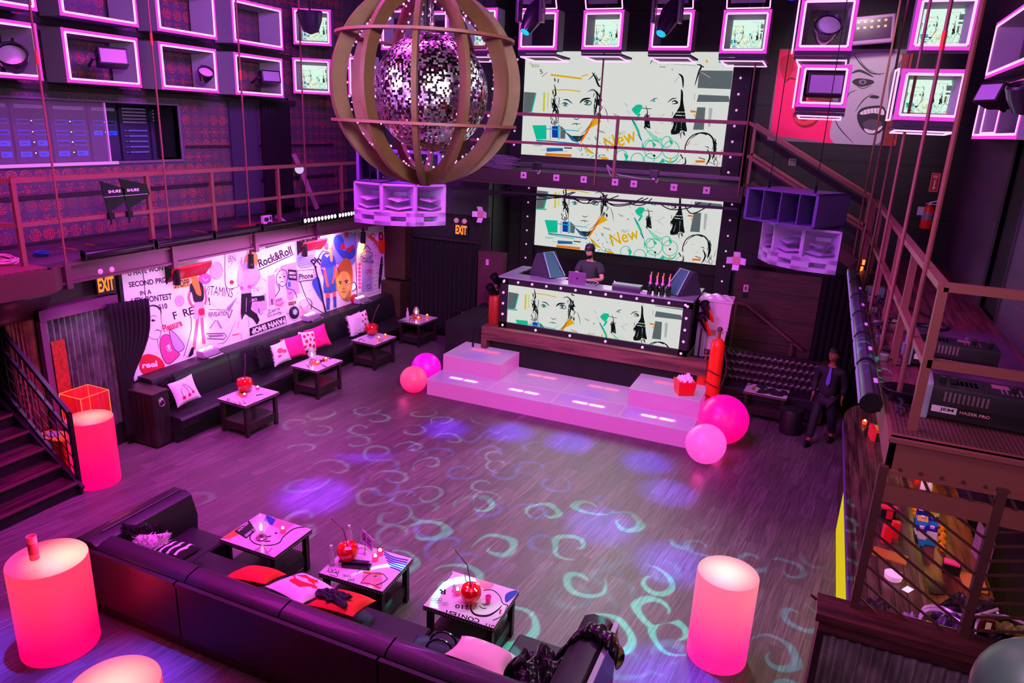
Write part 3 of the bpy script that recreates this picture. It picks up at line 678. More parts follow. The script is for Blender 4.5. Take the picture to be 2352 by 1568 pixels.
 # woman with hand on hip
D.line('skin',[(590,520),(562,590),(585,660),(625,690)],20).line('skin',[(680,500),(708,590),(700,660)],18).poly('ink',[(580,480),(665,462),(690,560),(680,630),(612,640),(590,560),(572,545)],True)
D.line('skin',[(640,750),(630,850),(605,1040)],26).line('skin',[(672,750),(680,880),(692,990)],26).poly('lilac',[(610,640),(685,632),(704,760),(660,770),(655,720),(640,785),(606,775)]).poly('red',[(645,700),(690,690),(695,740),(650,748)],True)
D.ell('skin',604,440,22,34).poly('hair',[(580,420),(595,395),(630,405),(650,480),(668,580),(630,570),(608,520),(590,480)],True).poly('ink',[(585,1020),(610,1015),(600,1080),(565,1100),(558,1090)])
D.ell('pink',698,440,50,44).ell('pinkw',795,372,52,72,0.3).line('white',[(680,430),(700,455),(725,440)],6).ring('ink',698,440,52,46,3).ring('ink',795,372,54,74,3)
D.text('ink','JEN',(898,292),(956,285),40).line('ink',[(893,245),(960,236),(962,290),(895,300)],4,False,closed=True).ell('red',925,470,18).line('ink',[(868,230),(875,500),(960,515),(985,490)],5).text('ink','SIS',(1012,320),(1014,262),14)
# keyboard / board shapes
D.line('ink',[(710,905),(860,900),(880,925),(860,950),(715,945)],6,False).poly('grey',[(725,915),(850,910),(860,925),(735,935)]).line('ink',[(800,990),(880,960),(960,790)],4,taper=True).line('grey',[(790,790),(740,860)],10).line('grey',[(800,790),(840,860)],12).poly('grey',[(880,690),(975,590),(960,620),(905,720)]).line('red',[(930,915),(990,905)],6,False).text('grey','Shops',(980,860),(988,795),14)
# jumping woman
D.poly('hair',[(1040,260),(1090,190),(1140,240),(1138,330),(1100,330),(1030,420),(1018,380)],True).poly('lilac',[(985,345),(1050,300),(1110,310),(1170,410),(1128,500),(1090,520),(1090,560),(1005,570),(1015,520),(972,470)],True).line('grey',[(990,370),(975,470),(1015,530)],4).line('grey',[(1165,410),(1118,490),(1075,500)],4).ell('pink',1075,508,18,16).ell('pink',1010,520,12,18)
D.poly('ink',[(1006,568),(1090,558),(1096,640),(1085,700),(1140,740),(1160,790),(1138,830),(1105,780),(1035,735),(1010,790),(1000,740)]).line('lilac',[(1050,600),(1045,720)],4)
D.poly('ink',[(1090,590),(1200,580),(1203,625),(1092,635)]).text('white','BACK',(1095,630),(1140,624),22)
D.text('grey','TV',(1100,560),(1165,545),40,bold=0.0).line('ink',[(1150,690),(1165,740),(1190,720)],5)
D.poly('ink',[(1100,175),(1450,60),(1452,120),(1105,215)]).text('white','OPEN',(1125,212),(1208,190),30,bold=0.03)
D.poly('white',[(1145,260),(1448,140),(1452,235),(1150,370)]).line('ink',[(1150,368),(1452,232)],8,False).text('ink','Rock&Roll',(1158,345),(1446,222),66,bold=0.035,shear=0.15)
D.line('ink',[(1310,500),(1300,430),(1330,375),(1375,368),(1395,420),(1385,480),(1350,505),(1318,480)],5).line('red',[(1290,385),(1310,350),(1325,375),(1340,342),(1352,365)],5,False).line('ink',[(1385,480),(1395,520),(1450,540),(1475,600)],5).line('ink',[(1320,490),(1325,540),(1290,590)],6).ell('ink',1332,428,9,5).ell('ink',1368,422,9,5).line('ink',[(1335,468),(1350,464),(1362,466)],5)
D.poly('ink',[(1400,360),(1472,368),(1475,455),(1402,448)]).text('white','BERRY',(1408,400),(1466,406),20,bold=0.02).text('white','WATER',(1408,432),(1466,438),20,bold=0.02)
D.ell('pinkw',1325,640,45,35).ell('pinkw',1420,590,28,30).text('ink','X-RAY',(1300,640),(1356,612),20,bold=0.03).text('ink','VTS',(1405,578),(1435,562),16,bold=0.02).line('red',[(1295,650),(1325,665),(1355,640)],6)
D.line('ink',[(1262,610),(1266,660)],9,False).poly('ink',[(1402,640),(1465,628),(1466,652),(1404,664)]).text('orange','REVERB',(1408,657),(1460,646),12,bold=0.04)
D.text('grey','Zero',(1228,735),(1335,700),30,bold=0.02).text('grey','Gravity',(1228,765),(1350,730),24,bold=0.02)
D.ell('white',1450,726,50,62).ell('ink',1450,726,44,55).ell('bluel',1458,720,20,26)
for k in range(5):
 a=k*2*PI/5;D.line('white',[(1458,720),(1458+18*math.cos(a),720+24*math.sin(a))],5,False)
D.poly('white',[(1066,850),(1380,742),(1398,815),(1070,935)]).poly('ink',[(1072,858),(1374,750),(1388,812),(1076,925)]).text('white','PAWN SHOP',(1370,768),(1084,868),44,bold=0.05)
D.line('ink',[(1500,460),(1570,640),(1650,700),(1700,730)],6).line('ink',[(1560,600),(1600,640),(1590,700)],6).poly('pinkw',[(1490,680),(1520,620),(1570,640),(1570,720),(1510,770)],True)
for k in range(7):D.ell('red',1505+9*k%50,650+17*k%90+20,5,6)
D.poly('bluel',[(1480,240),(1560,180),(1640,170),(1620,260),(1600,330),(1490,340)],True)
for k in range(5):D.line('ink',[(1485,270+16*k),(1610,240+16*k)],3,False)
D.poly('white',[(1478,372),(1615,362),(1625,445),(1492,462)]).line('ink',[(1478,372),(1615,362),(1625,445),(1492,462)],6,False,closed=True).text('ink','Phone',(1494,446),(1612,432),46,bold=0.03)
D.line('blue',[(1640,300),(1680,220),(1740,180)],10).text('ink','Ph',(1634,350),(1692,300),78,bold=0.02).poly('blue',[(1600,470),(1660,430),(1700,640),(1640,560)],True).line('ink',[(1625,330),(1720,740)],12,False)
# woman in blue
D.poly('bluel',[(1760,260),(1800,90),(1960,60),(1965,300),(1850,320)],True).poly('blue',[(1785,100),(1830,70),(1870,120),(1850,190),(1900,200),(1955,160),(1960,250),(1880,280),(1800,190)],True).poly('red',[(1840,160),(1870,130),(1885,190),(1845,195)]).poly('red',[(1870,50),(1910,48),(1905,90),(1880,95)]).poly('red',[(1880,190),(1955,150),(1960,175),(1905,220)])
D.poly('blue',[(1690,235),(1760,225),(1800,290),(1795,420),(1802,500),(1705,540),(1700,430),(1676,350)],True).line('skin',[(1700,340),(1715,420),(1735,510)],22).line('skin',[(1790,330),(1790,400),(1772,480)],16).poly('white',[(1705,238),(1728,262),(1752,232)]).line('white',[(1680,352),(1712,360)],9,False).poly('blue',[(1700,530),(1800,495),(1808,545),(1755,560),(1705,560)]).line('skin',[(1735,560),(1735,640)],34,False).line('skin',[(1790,550),(1790,620)],26,False).line('blue',[(1738,600),(1735,700)],30,False).line('blue',[(1793,590),(1795,680)],24,False)
D.poly('blond',[(1690,130),(1715,105),(1745,120),(1765,190),(1775,285),(1755,290),(1745,220),(1700,200)],True).ell('skin',1720,165,20,34).line('ink',[(1710,160),(1716,158)],4,False).line('ink',[(1726,156),(1733,154)],4,False).line('red',[(1714,182),(1728,180)],5,False)
# golden face
D.poly('hair',[(1800,400),(1825,330),(1880,265),(1925,300),(1945,400),(1938,520),(1915,620),(1860,610),(1805,500)],True).poly('blond',[(1808,430),(1850,380),(1905,390),(1925,470),(1905,560),(1868,610),(1830,560),(1812,500)],True).line('ink',[(1820,470),(1838,462),(1852,472)],8,taper=True).line('ink',[(1870,466),(1892,452),(1910,462)],9,taper=True).ell('ink',1838,478,8).ell('ink',1890,470,9).line('ink',[(1858,520),(1866,528),(1874,520)],4).line('red',[(1846,555),(1866,550),(1884,556)],9,taper=True).line('ink',[(1800,340),(1830,380),(1810,440)],6,taper=True).poly('red',[(1928,590),(1970,570),(1975,630),(1930,640)],True).line('ink',[(1935,480),(1960,470),(1975,520),(1940,550)],7)
# right panel with spray can and dancer
for k in range(9):D.line('grey',[(2068,350+32*k),(2290,300+30*k)],2.5,False)
for k in range(12):D.line('grey',[(2080+37*(k%6),345+60*(k//6)+15*(k%3)),(2080+37*(k%6),378+60*(k//6)+15*(k%3))],2.5,False)
D.poly('lilac',[(2010,235),(2110,230),(2110,540),(2015,545)]).line('ink',[(2010,235),(2060,210),(2112,228)],5).line('ink',[(2010,250),(2060,270),(2112,245)],5).line('ink',[(2030,205),(2060,160),(2095,200)],5).text('ink','Coca-Cola',(2022,298),(2118,310),34,bold=0.02,shear=0.35).text('red','LIFE',(2052,400),(2105,388),34,bold=0.03).text('ink','CC',(2070,530),(2105,520),40)
for k in range(6):D.line('ink',[(1985,60+14*k),(2030,50+14*k)],4,False)
D.line('ink',[(2190,250),(2180,370),(2165,530)],26,taper=True).line('ink',[(2210,250),(2245,340),(2225,450)],22,taper=True).poly('orangeb',[(2150,130),(2210,105),(2228,150),(2225,205),(2190,225),(2165,200)],True).line('orangeb',[(2155,140),(2110,100),(2065,70)],26,taper=True).line('orangeb',[(2215,120),(2245,80),(2262,35)],24,taper=True).ell('skin',2180,80,14,22).poly('hairb',[(2162,60),(2180,45),(2200,62),(2198,110),(2166,108)],True).ell('skin',2182,84,10,18).ring('ink',2112,80,18,22,4).ell('ink',2212,462,12,16)
for k,(x,y)in enumerate(((2240,270),(2262,300),(2285,240),(2270,100),(2290,130),(2240,380),(2130,160))):D.ring('ink',x,y,12,18,3.5,30*k,30*k+240)
D.line('white',[(2000,330),(2000,560)],34,False)
for k in range(7):D.ell('pink',2000,320+32*k,12,14)
rq=random.Random(21)
for k in range(90):
 x,y=rq.uniform(700,2280),0;y=rq.uniform(330,860)-(x-700)*0.2;D.line(rq.choice(['grey','grey','lilac','pinkw','ink']),[(x,y),(x+rq.uniform(-30,30),y+rq.uniform(-24,24)),(x+rq.uniform(-46,46),y+rq.uniform(-40,40))],rq.choice([2,2.5,3]),taper=True)
MN={'white':'#f6eef4','ink':'#1a1420','seam':'#3a2a44','lilac':'#b4a6dc','pinkw':'#f0a8b8','pink':'#ec4f92','red':'#d2203a','orange':'#e8a040','orangeb':'#e8601c','skin':'#ec6470','hair':'#c8802c','hairb':'#5a2418','blond':'#ffd860','blue':'#3a5cc0','bluel':'#8aa8e0','grey':'#8a8092'}
names=['white']+[k for k in MN if k!='white']
mm=[mat('mural_'+k,MN[k],0.5)for k in names]
mb=MB().box((XL+0.002,7.18,0.88),(MX,14.28,2.66))
D.emit(mb,lambda u,v,t:(MX+t,u,v),names,clip=(7.19,0.9,14.27,2.65),dt=0.00008)
o=tag(mb.build('mural',mm),'large white painted mural of faces, dancing women and slogans above the long bench','mural')
MB().box((XL+0.0,7.18,2.66),(MX+0.01,14.28,2.69)).build('top_strip',BLACK,o)
tag(MB().box((XL,7.12,0.88),(XL+0.05,7.18,2.7)).build('mural_edge',BLACK),'thin black strip at the left end of the mural beside the curtain','strip')
# floor washes on the mural: small LED floods on the ledge
for k,(px,py,lb)in enumerate(((487,800,'by the legs of the painted woman in shorts'),(724,720,'in front of the painted record'),(838,682,'below the golden painted face'))):
 p=atx(px,py,MX+0.28);y=p.y
 o=thing('ledge_uplight','grey uplight on the bench ledge '+lb,'light',(MX+0.16,y,0.965),group='uplights along the bench ledge')
 MB().box((-0.06,-0.17,0.0),(0.10,0.17,0.11),0.012).build('housing',mat('lilac_grey_metal','#b0a0b8',0.4,0.3),o)
 mb=MB()
 for q in(-0.1,0,0.1):mb.cyl((-0.02,q,0.11),(-0.02,q,0.122),0.04,n=12)
 mb.build('lens',emis('uplight_lens',(1.0,0.75,0.9),6.0),o)
 MB().tube([(0.06,-0.16,0.05),(0.2,-0.15,0.02),(0.2,0.15,0.02),(0.06,0.16,0.05)],0.012,6).build('handle',METAL,o)
 lamp('SPOT',(MX+0.2,y,1.12),(MX-0.02,y+(0.0 if k else 0.0),1.75),20 if k==0 else 13,(1.0,0.30,0.80),angle=115,blend=0.9,soft=0.04)
lamp('AREA',(-8.5,10.0,2.5),(MX,9.8,1.6),75,(0.95,0.30,1.0),4.6,0.12)  # batten wash over the mural
lamp('SPOT',(EX+0.05,9.65,2.35),(MX,9.55,2.15),16,(1.0,0.55,0.1),angle=70,blend=0.8,soft=0.03)
lamp('SPOT',(EX+0.05,13.2,2.35),(MX,13.15,2.1),30,(1.0,0.45,0.08),angle=70,blend=0.8,soft=0.03)
lamp('SPOT',(EX+0.4,12.1,2.2),(MX,12.0,1.4),40,(1.0,0.55,0.12),angle=60,blend=0.8,soft=0.03)
# ------------------------------------------------------------------ long bench
bn=thing('bench','long black leather bench running under the mural along the left wall','bench',(XL,7.23,0))
BL=14.36-7.23
MB().box((0.02,0,0.0),(0.78,BL,0.2)).box((0.02,0,0.2),(0.84,BL,0.26)).build('base',BLACK,bn)
segs=[0,1.55,3.1,4.7,5.9,BL]
for a,b in zip(segs,segs[1:]):
 prof=[(0.30,0.26),(0.88,0.26),(0.91,0.30),(0.91,0.39),(0.87,0.425),(0.30,0.44)]
 MB().prism(prof,lambda u,v,t:(u,t,v),a+0.004,b-0.004).build('seat_cushion',LEATH,bn,True)
 prof=[(0.06,0.42),(0.42,0.42),(0.44,0.47),(0.365,0.90),(0.34,0.945),(0.29,0.955),(0.06,0.955)]
 MB().prism(prof,lambda u,v,t:(u,t,v),a+0.006,b-0.006).build('back_cushion',LEATH,bn,True)
o=thing('bench_end_box','dark wooden box end of the long bench with a round ring pull','box',(XL+0.10,6.93,0))
MB().box((0,0,0.03),(0.60,0.29,0.86),0.01).build('body',DWOOD,o)
MB().box((-0.01,-0.01,0.85),(0.61,0.30,0.88),0.006).build('lid',DWOODX,o)
mb=MB();mb.M=Matrix.Translation((0.60,0.15,0.74))@Matrix.Rotation(PI/2,4,'Y');mb.lathe([(0.0,0.012),(0.03,0.01),(0.045,0.0)],n=16,cap=False)
mb.M=Matrix.Identity(4);mb.tube([(0.615,0.15+0.05*math.sin(t),0.70+0.05*math.cos(t))for t in[2*PI*i/18 for i in range(18)]],0.007,6,closed=True).build('ring_pull',METAL,o,True)
# ------------------------------------------------------------------ tables
TH=0.505;TL=0.56;KL=(CAMH-TL)/(CAMH-0.514)
def tz(px,py,z):return TL if(z==TH and px<1012 and py<960)else z
def table(loc,rotz,w,d,label,prints=None,h=TH,group='square tables with printed tops'):
 o=thing('side_table',label,'table',loc,rotz,group)
 MB().box((-w/2,-d/2,h-0.05),(w/2,d/2,h-0.004),0.004).build('tabletop_edge',DWOODX,o)
 for sx in(-1,1):
  for sy in(-1,1):
   x,y=sx*(w/2-0.055),sy*(d/2-0.055);MB().box((x-0.028,y-0.028,0),(x+0.028,y+0.028,h-0.05),0.003).build('leg',DWOOD,o)
 MB().box((-w/2+0.05,-d/2+0.05,0.19),(w/2-0.05,d/2-0.05,0.21)).build('shelf',mat('shelf_board','#3a2a2c',0.28),o)
 for nm_,lo,hi in(('lower_rail',(-w/2+0.06,-d/2+0.045,0.08),(w/2-0.06,-d/2+0.065,0.20)),('lower_rail',(-w/2+0.06,d/2-0.065,0.08),(w/2-0.06,d/2-0.045,0.20)),('lower_rail',(-w/2+0.045,-d/2+0.06,0.08),(-w/2+0.065,d/2-0.06,0.20)),('lower_rail',(w/2-0.065,-d/2+0.06,0.08),(w/2-0.045,d/2-0.06,0.20))):
  MB().box(lo,hi).build(nm_,DWOOD,o)
 mb=MB();n=int(w/0.03)
 for k in range(n):
  x=-w/2+0.015+k*(w-0.03)/(n-1)
  for y in(-d/2,d/2):mb.cbox((x,y,h-0.027),(0.011,0.008,0.011))
 n=int(d/0.03)
 for k in range(n):
  y=-d/2+0.015+k*(d-0.03)/(n-1)
  for x in(-w/2,w/2):mb.cbox((x,y,h-0.027),(0.008,0.011,0.011))
 mb.build('nailhead_trim',BRASS,o)
 mb=MB().box((-w/2+0.004,-d/2+0.004,h-0.004),(w/2-0.004,d/2-0.004,h))
 if prints:
  R=Matrix.Rotation(-rotz,3,'Z');L=Vector(loc)
  def pre(px,py):
   q=R@(atz(px,py,h)-L);return(q.x,q.y)
  E_=D2(pre);prints(E_)
  E_.emit(mb,lambda u,v,t:(u,v,h+t),names,clip=(-w/2+0.006,-d/2+0.006,w/2-0.006,d/2-0.006),t0=0.0004,dt=0.00004)
 mb.build('printed_top',[mat('laminate_'+k,tuple(q*0.62 for q in hexc(MN[k])),0.25,coat=0.2)for k in names],o)
 return o
def crp(sx,ox,oy):  # zoomed-crop coordinates to photo pixels
 return lambda pts:[(ox+x/sx,oy+y/sx)for x,y in pts]
def prA(E_):
 q=crp(2.352,0,1050)
 E_.poly('orange',q([(1190,440),(1290,370),(1330,400),(1240,440)])).poly('ink',q([(1265,400),(1345,340),(1385,395),(1330,440)])).text('white','BERRY',*q([(1330,430),(1375,395)]),6,bold=0.02).text('white','WATER',*q([(1290,405),(1345,355)]),6,bold=0.02)
 E_.poly('blue',q([(1440,310),(1500,340),(1470,370),(1425,340)])).line('ink',q([(1475,370),(1500,335),(1450,310)]),3).poly('pinkw',q([(1500,320),(1600,355),(1540,400),(1470,370)]))
 E_.line('ink',q([(1660,375),(1590,385),(1530,430),(1510,460),(1460,475),(1390,470),(1350,440),(1365,400)]),2.5).line('ink',q([(1440,430),(1465,425)]),2.5).line('ink',q([(1430,455),(1460,452)]),2.5).ell('ink',610+24,1224,3,2).poly('lilac',q([(1370,500),(1420,470),(1470,540),(1440,545)])).line('red',q([(1380,505),(1420,480),(1440,515),(1470,490)]),2).line('lilac',q([(1560,500),(1650,430)]),5)
def prB(E_):
 q=crp(4.04,680,1180)
 for k in range(6):E_.line('blue',q([(800+14*k,340+30*k),(900,400+20*k),(1040-8*k,430+22*k)]),3)
 E_.text('ink','PLAY',*q([(400,520),(290,500)]),9).line('ink',q([(300,540),(370,545),(380,580),(310,560)]),1.2).text('ink','love',*q([(510,570),(440,560)]),8).text('ink','bird',*q([(540,600),(480,600)]),8)
 E_.poly('pinkw',q([(620,570),(740,540),(800,600),(780,700),(640,650)]),True).line('ink',q([(600,640),(680,560),(790,550),(850,600)]),1.6).line('red',q([(600,640),(690,650),(780,690)]),3).line('ink',q([(740,660),(800,640),(850,600)]),2).line('hair',q([(620,540),(700,550),(800,560)]),4).line('ink',q([(720,580),(750,575)]),2).line('ink',q([(560,545),(590,520)]),1.2)
def prC(E_):
 q=crp(3.752,900,1150)
 E_.poly('pinkw',q([(735,660),(870,700),(860,750),(800,760),(735,710)]),True).line('blue',q([(630,625),(640,690),(700,700)]),2).poly('blue',q([(985,800),(1060,770),(1085,790),(1000,870),(975,860)]),True).line('ink',q([(520,620),(470,680),(430,700)]),2)
 E_.text('ink','$10',*q([(672,905),(548,890)]),9,bold=0.02).text('ink','CONTEST',*q([(760,1020),(455,935)]),10,bold=0.03).text('ink','UTY',*q([(890,1075),(800,1050)]),9,bold=0.03).text('ink','R',*q([(465,765),(405,762)]),11,bold=0.03).text('grey','Pleas',*q([(545,790),(545,720)]),8,bold=0.02)
 E_.line('ink',q([(690,880),(680,930),(720,980),(820,990),(900,950),(950,900)]),5,taper=True).line('ink',q([(790,770),(870,770),(930,820),(955,880),(1000,900)]),2).line('ink',q([(780,885),(800,895),(820,888)]),2).line('ink',q([(755,905),(780,925),(815,925)]),2).line('red',q([(940,935),(930,975)]),4,False).line('ink',q([(870,1030),(950,990),(1000,900)]),2)
 for k in range(7):E_.ring('grey',900+(350+22*(k%4)+60*(k>3)*0)/3.752*1.0+10*(k%3),1150+(850+18*(k%3))/3.752,4,3,1)
def prG(seed):
 def f(E_):
  rnd=random.Random(seed);cx,cy,s=PC
  for k in range(5):
   x,y=cx+rnd.uniform(-s,s),cy+rnd.uniform(-s*0.4,s*0.4)
   E_.line(rnd.choice(['ink','ink','grey','pink']),[(x,y),(x+rnd.uniform(-s,s)*0.6,y+rnd.uniform(-s,s)*0.2),(x+rnd.uniform(-s,s)*0.8,y+rnd.uniform(-s,s)*0.3)],1.8,taper=True)
  E_.poly(rnd.choice(['pinkw','orange','lilac']),[(cx-s*0.5,cy),(cx-s*0.1,cy-s*0.2),(cx+s*0.1,cy+s*0.05),(cx-s*0.2,cy+s*0.2)])
 return f
table((-5.025,5.29,0),0.0,0.74,0.612,'printed table with berry water square, nearest table to the lit cylinder on the left',prA)
table((-3.733,5.303,0),0.045,0.74,0.612,'printed table holding the wallet and standing card, middle of the front three',prB)
table((-2.533,5.322,0),0.01,0.74,0.612,'printed table with $10 CONTEST upside down, nearest the black jacket',prC)
PC=(566,905,48)
def prD(E_):E_.text('ink','Rock',(520,922),(556,932),8);prG(3)(E_)
table((-8.072*KL,8.297*KL,0),-0.04,0.605,0.732,'pink lit printed table at the near end of the long bench',prD,h=TL)
PC=(728,832,40)
def prE(E_):E_.text('ink','VITAMINS',(705,846),(768,822),9,bold=0.02).text('red','B',(690,832),(700,829),8);prG(5)(E_)
table((-8.151*KL,10.136*KL,0),-0.02,0.605,0.732,'printed table with VITAMINS lettering in front of the pink pillows',prE,h=TL)
PC=(858,772,34);table((-8.148*KL,11.981*KL,0),-0.06,0.605,0.732,'printed table in front of the white furry pillow, third along the bench',prG(8),h=TL)
PC=(960,730,30);table((-8.164*KL,13.79*KL,0),-0.09,0.605,0.732,'farthest bench table, carrying red snacks and a tall glass lamp',prG(11),h=TL)
pH=atz(1761,897,0.5)
PC=(1735,890,18);table((pH.x,pH.y,0),-0.06,0.74,0.5,'printed table with a black shirt on it, before the tufted sofa',prG(13),h=0.5)
# ------------------------------------------------------------------ things on tables
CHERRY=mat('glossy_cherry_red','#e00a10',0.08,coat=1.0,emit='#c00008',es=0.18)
STEM=mat('dark_stem','#5a3048',0.4)
def cherry(px,py,rpx,tip,label,z=TH,m=CHERRY):
 z=tz(px,py,z)
 p=atz(px,py+rpx*0.78,z);t=(p-CP).dot(CF);r=rpx/F_PX*t
 o=thing('cherry_ornament',label,'ornament',(p.x,p.y,z),group='giant cherries on the tables')
 prof=[(0.001,0.0),(r*0.45,r*0.03),(r*0.8,r*0.35),(r*0.99,r*0.9),(r*0.98,r*1.25),(r*0.82,r*1.62),(r*0.5,r*1.74),(r*0.25,r*1.66),(r*0.05,r*1.5),(0.001,r*1.48)]
 MB().lathe(prof,n=28,cap=False).build('fruit',m,o,True)
 q=atd(tip[0],tip[1],t+0.02);dx=(q-p)-Vector((0,0,0));top=Vector((dx.x,dx.y,q.z-z));b0=Vector((0,0,r*1.5))
 mid=(b0+top)/2+Vector((top.x*-0.2,0,0.05));MB().tube([b0,b0*0.6+mid*0.4+Vector((0,0,0.01)),mid,mid*0.4+top*0.6,top],[0.006,0.005,0.005,0.006,0.008],7).build('stem',STEM,o,True)
cherry(563,884,19,(562,812),'giant red cherry on the pink lit table at the near end of the bench',m=mat('dim_cherry_red','#b80c1c',0.1,coat=1.0))
cherry(854,757,15,(871,699),'giant red cherry on the third bench table, before the furry pillow',m=mat('dim_cherry_red','#b80c1c',0.1,coat=1.0))
cherry(799,1267,24.5,(762,1190),'giant red cherry beside the standing card on the middle front table')
cherry(1081,1362,25,(1046,1262),'giant red cherry on the CONTEST table nearest the jacket')
def votive(px,py,where,z=TH,col='warm'):
 z=tz(px,py,z)
 p=atz(px,py,z);o=thing('votive_candle','small lit votive candle '+where,'candle',(p.x,p.y,z),group='votive candles')
 g=mat('votive_glass_'+col,'#e04030' if col!='pink' else '#f03078',0.1,emit='#ff5018' if col!='pink' else '#ff2870',es=1.0)
 MB().lathe([(0.022,0),(0.032,0.01),(0.034,0.055),(0.028,0.056),(0.026,0.03),(0.0,0.028)],n=14,cap=True).build('glass',g,o,True)
 MB().ball((0,0,0.05),0.016,8,(1,1,1.6)).build('flame',CANDLE,o,True)
for px,py,w,c in((562,912,'in front of the cherry on the pink lit bench table','pink'),(592,895,'at the far side of the pink lit bench table','pink'),(729,838,'at the front of the VITAMINS table','warm'),(749,829,'at the right of the VITAMINS table','warm'),(870,780,'before the cherry on the third bench table','warm'),(885,774,'right of the cherry on the third bench table','warm'),(961,734,'at the front of the farthest bench table','warm'),(981,728,'at the right of the farthest bench table','warm'),(650,1222,'on the berry water table','pink'),(862,1286,'before the card on the middle front table','pink'),(873,1273,'behind the other candle on the middle front table','pink'),(1051,1363,'left of the cherry on the CONTEST table','pink')):votive(px,py,w,col=c)
pb=atz(1985,974,1.07);votive(1985,974,'on the wooden bar top',z=1.075)
def glass_lamp(px,py,where,s=1.0):
 zz=tz(px,py,TH);p=atz(px,py,zz);o=thing('glass_lamp','clear hurricane lamp with glowing filament '+where,'lamp',(p.x,p.y,zz),group='hurricane lamps')
 MB().lathe([(0.055*s,0),(0.06*s,0.02*s),(0.03*s,0.03*s),(0.02*s,0.05*s),(0.03*s,0.07*s)],n=18).build('foot',mat('lamp_foot','#d8a8c8',0.15,0.6),o,True)
 MB().lathe([(0.03*s,0.07*s),(0.075*s,0.12*s),(0.085*s,0.17*s),(0.06*s,0.23*s),(0.045*s,0.28*s)],n=18,cap=False).build('chimney',mat('thin_glass','#ffe8ff',0.03,alpha=0.22,spec=1.0),o,True)
 MB().ball((0,0,0.14*s),0.018*s,8,(0.8,0.8,2.4)).build('filament',WARM,o,True)
glass_lamp(601,1236,'on the berry water table',1.0);glass_lamp(717,830,'on the VITAMINS table',0.95);glass_lamp(956,728,'on the farthest bench table',0.85)
def water_bottle(px,py,label,z=TH,s=1.0,m=None):
 z=tz(px,py,z)
 p=atz(px,py,z);o=thing('water_bottle',label,'bottle',(p.x,p.y,z))
 MB().lathe([(0.03*s,0),(0.033*s,0.02*s),(0.033*s,0.11*s),(0.028*s,0.14*s),(0.013*s,0.18*s),(0.013*s,0.2*s)],n=16).build('body',m or mat('pale_bottle','#e8d0f4',0.08,alpha=0.6,spec=1.0),o,True)
 MB().cyl((0,0,0.2*s),(0,0,0.225*s),0.015*s,n=12).build('cap',mat('white_cap','#f4e8f8',0.4),o)
water_bottle(762,1296,'small clear bottle at the left corner of the middle front table')
water_bottle(936,729,'small clear bottle at the left of the farthest bench table')
p=atz(804,1250,TH)
water_bottle(803,1248,'small bottle hidden behind the cherry on the middle front table')
# standing card on easel
p=atz(838,1262,TH);o=thing('card_easel','photo card standing on a small wire easel on the middle front table','card',(p.x,p.y,TH),rot=(0,0,math.radians(-28)))
MB().box((-0.13,0.0,0.05),(0.13,0.008,0.17)).build('card',mat('lilac_card','#b898c8',0.4),o).rotation_euler=(math.radians(-14),0,0)
MB().box((-0.10,-0.004,0.08),(-0.03,0.0,0.15)).box((0.0,-0.004,0.09),(0.10,0.0,0.10)).box((0.0,-0.004,0.12),(0.08,0.0,0.135)).build('picture',mat('purple_print','#5a3868',0.5),o).rotation_euler=(math.radians(-14),0,0)
MB().tube([(-0.09,-0.05,0.004),(0,0.02,0.2),(0.09,-0.05,0.004)],0.004,6).tube([(-0.06*math.cos(t),-0.04-0.05*math.sin(t),0.006)for t in[2*PI*i/16 for i in range(16)]],0.004,6,closed=True).tube([(0,0.02,0.2),(0,0.11,0.004)],0.004,6).build('easel',METAL,o,True)
# wallet and remotes
p=atz(820,1300,TH);o=thing('wallet','black wallet with chrome clasp lying open on the middle front table','wallet',(p.x,p.y,TH),rot=(0,0,math.radians(18)))
MB().box((-0.15,-0.05,0),(0.15,0.03,0.03),0.008).build('body',mat('black_patent','#14101c',0.2,coat=0.5),o)
MB().box((-0.19,-0.01,0.03),(0.12,0.05,0.045),0.006).build('flap',mat('dark_plum','#3a2448',0.3),o)
MB().tube([(-0.14,-0.01,0.05),(0.13,0.0,0.05),(0.13,0.05,0.05)],0.005,6).build('clasp',CHROME,o,True)
p=atz(1121,1384,TH);tag(MB().lathe([(0.022,0),(0.03,0.075),(0.026,0.075),(0.02,0.008),(0,0.008)],n=16).build('plastic_cup',mat('magenta_cup','#e01888',0.15,alpha=0.9,emit='#e01888',es=0.3),None,True,(p.x,p.y,TH)),'small magenta cup right of the cherry on the CONTEST table','cup')
p=atz(954,729,TL)
for k,(dx,dy,c,r)in enumerate(((-0.1,0.06,'#d03018',0.04),(-0.03,0.1,'#d87020',0.03),(0.06,0.08,'#c02818',0.035),(0.12,0.02,'#d88030',0.03),(0.0,-0.02,'#c83018',0.035))):
 tag(MB().ball((0,0,r*0.6),r,10,(1.3,1,0.6)).build('snack',mat('snack_'+c[1:],c,0.4),None,True,(p.x+dx,p.y+dy,TL)),'red and orange wrapped snack in the pile on the farthest bench table','snack','snacks on the farthest bench table')
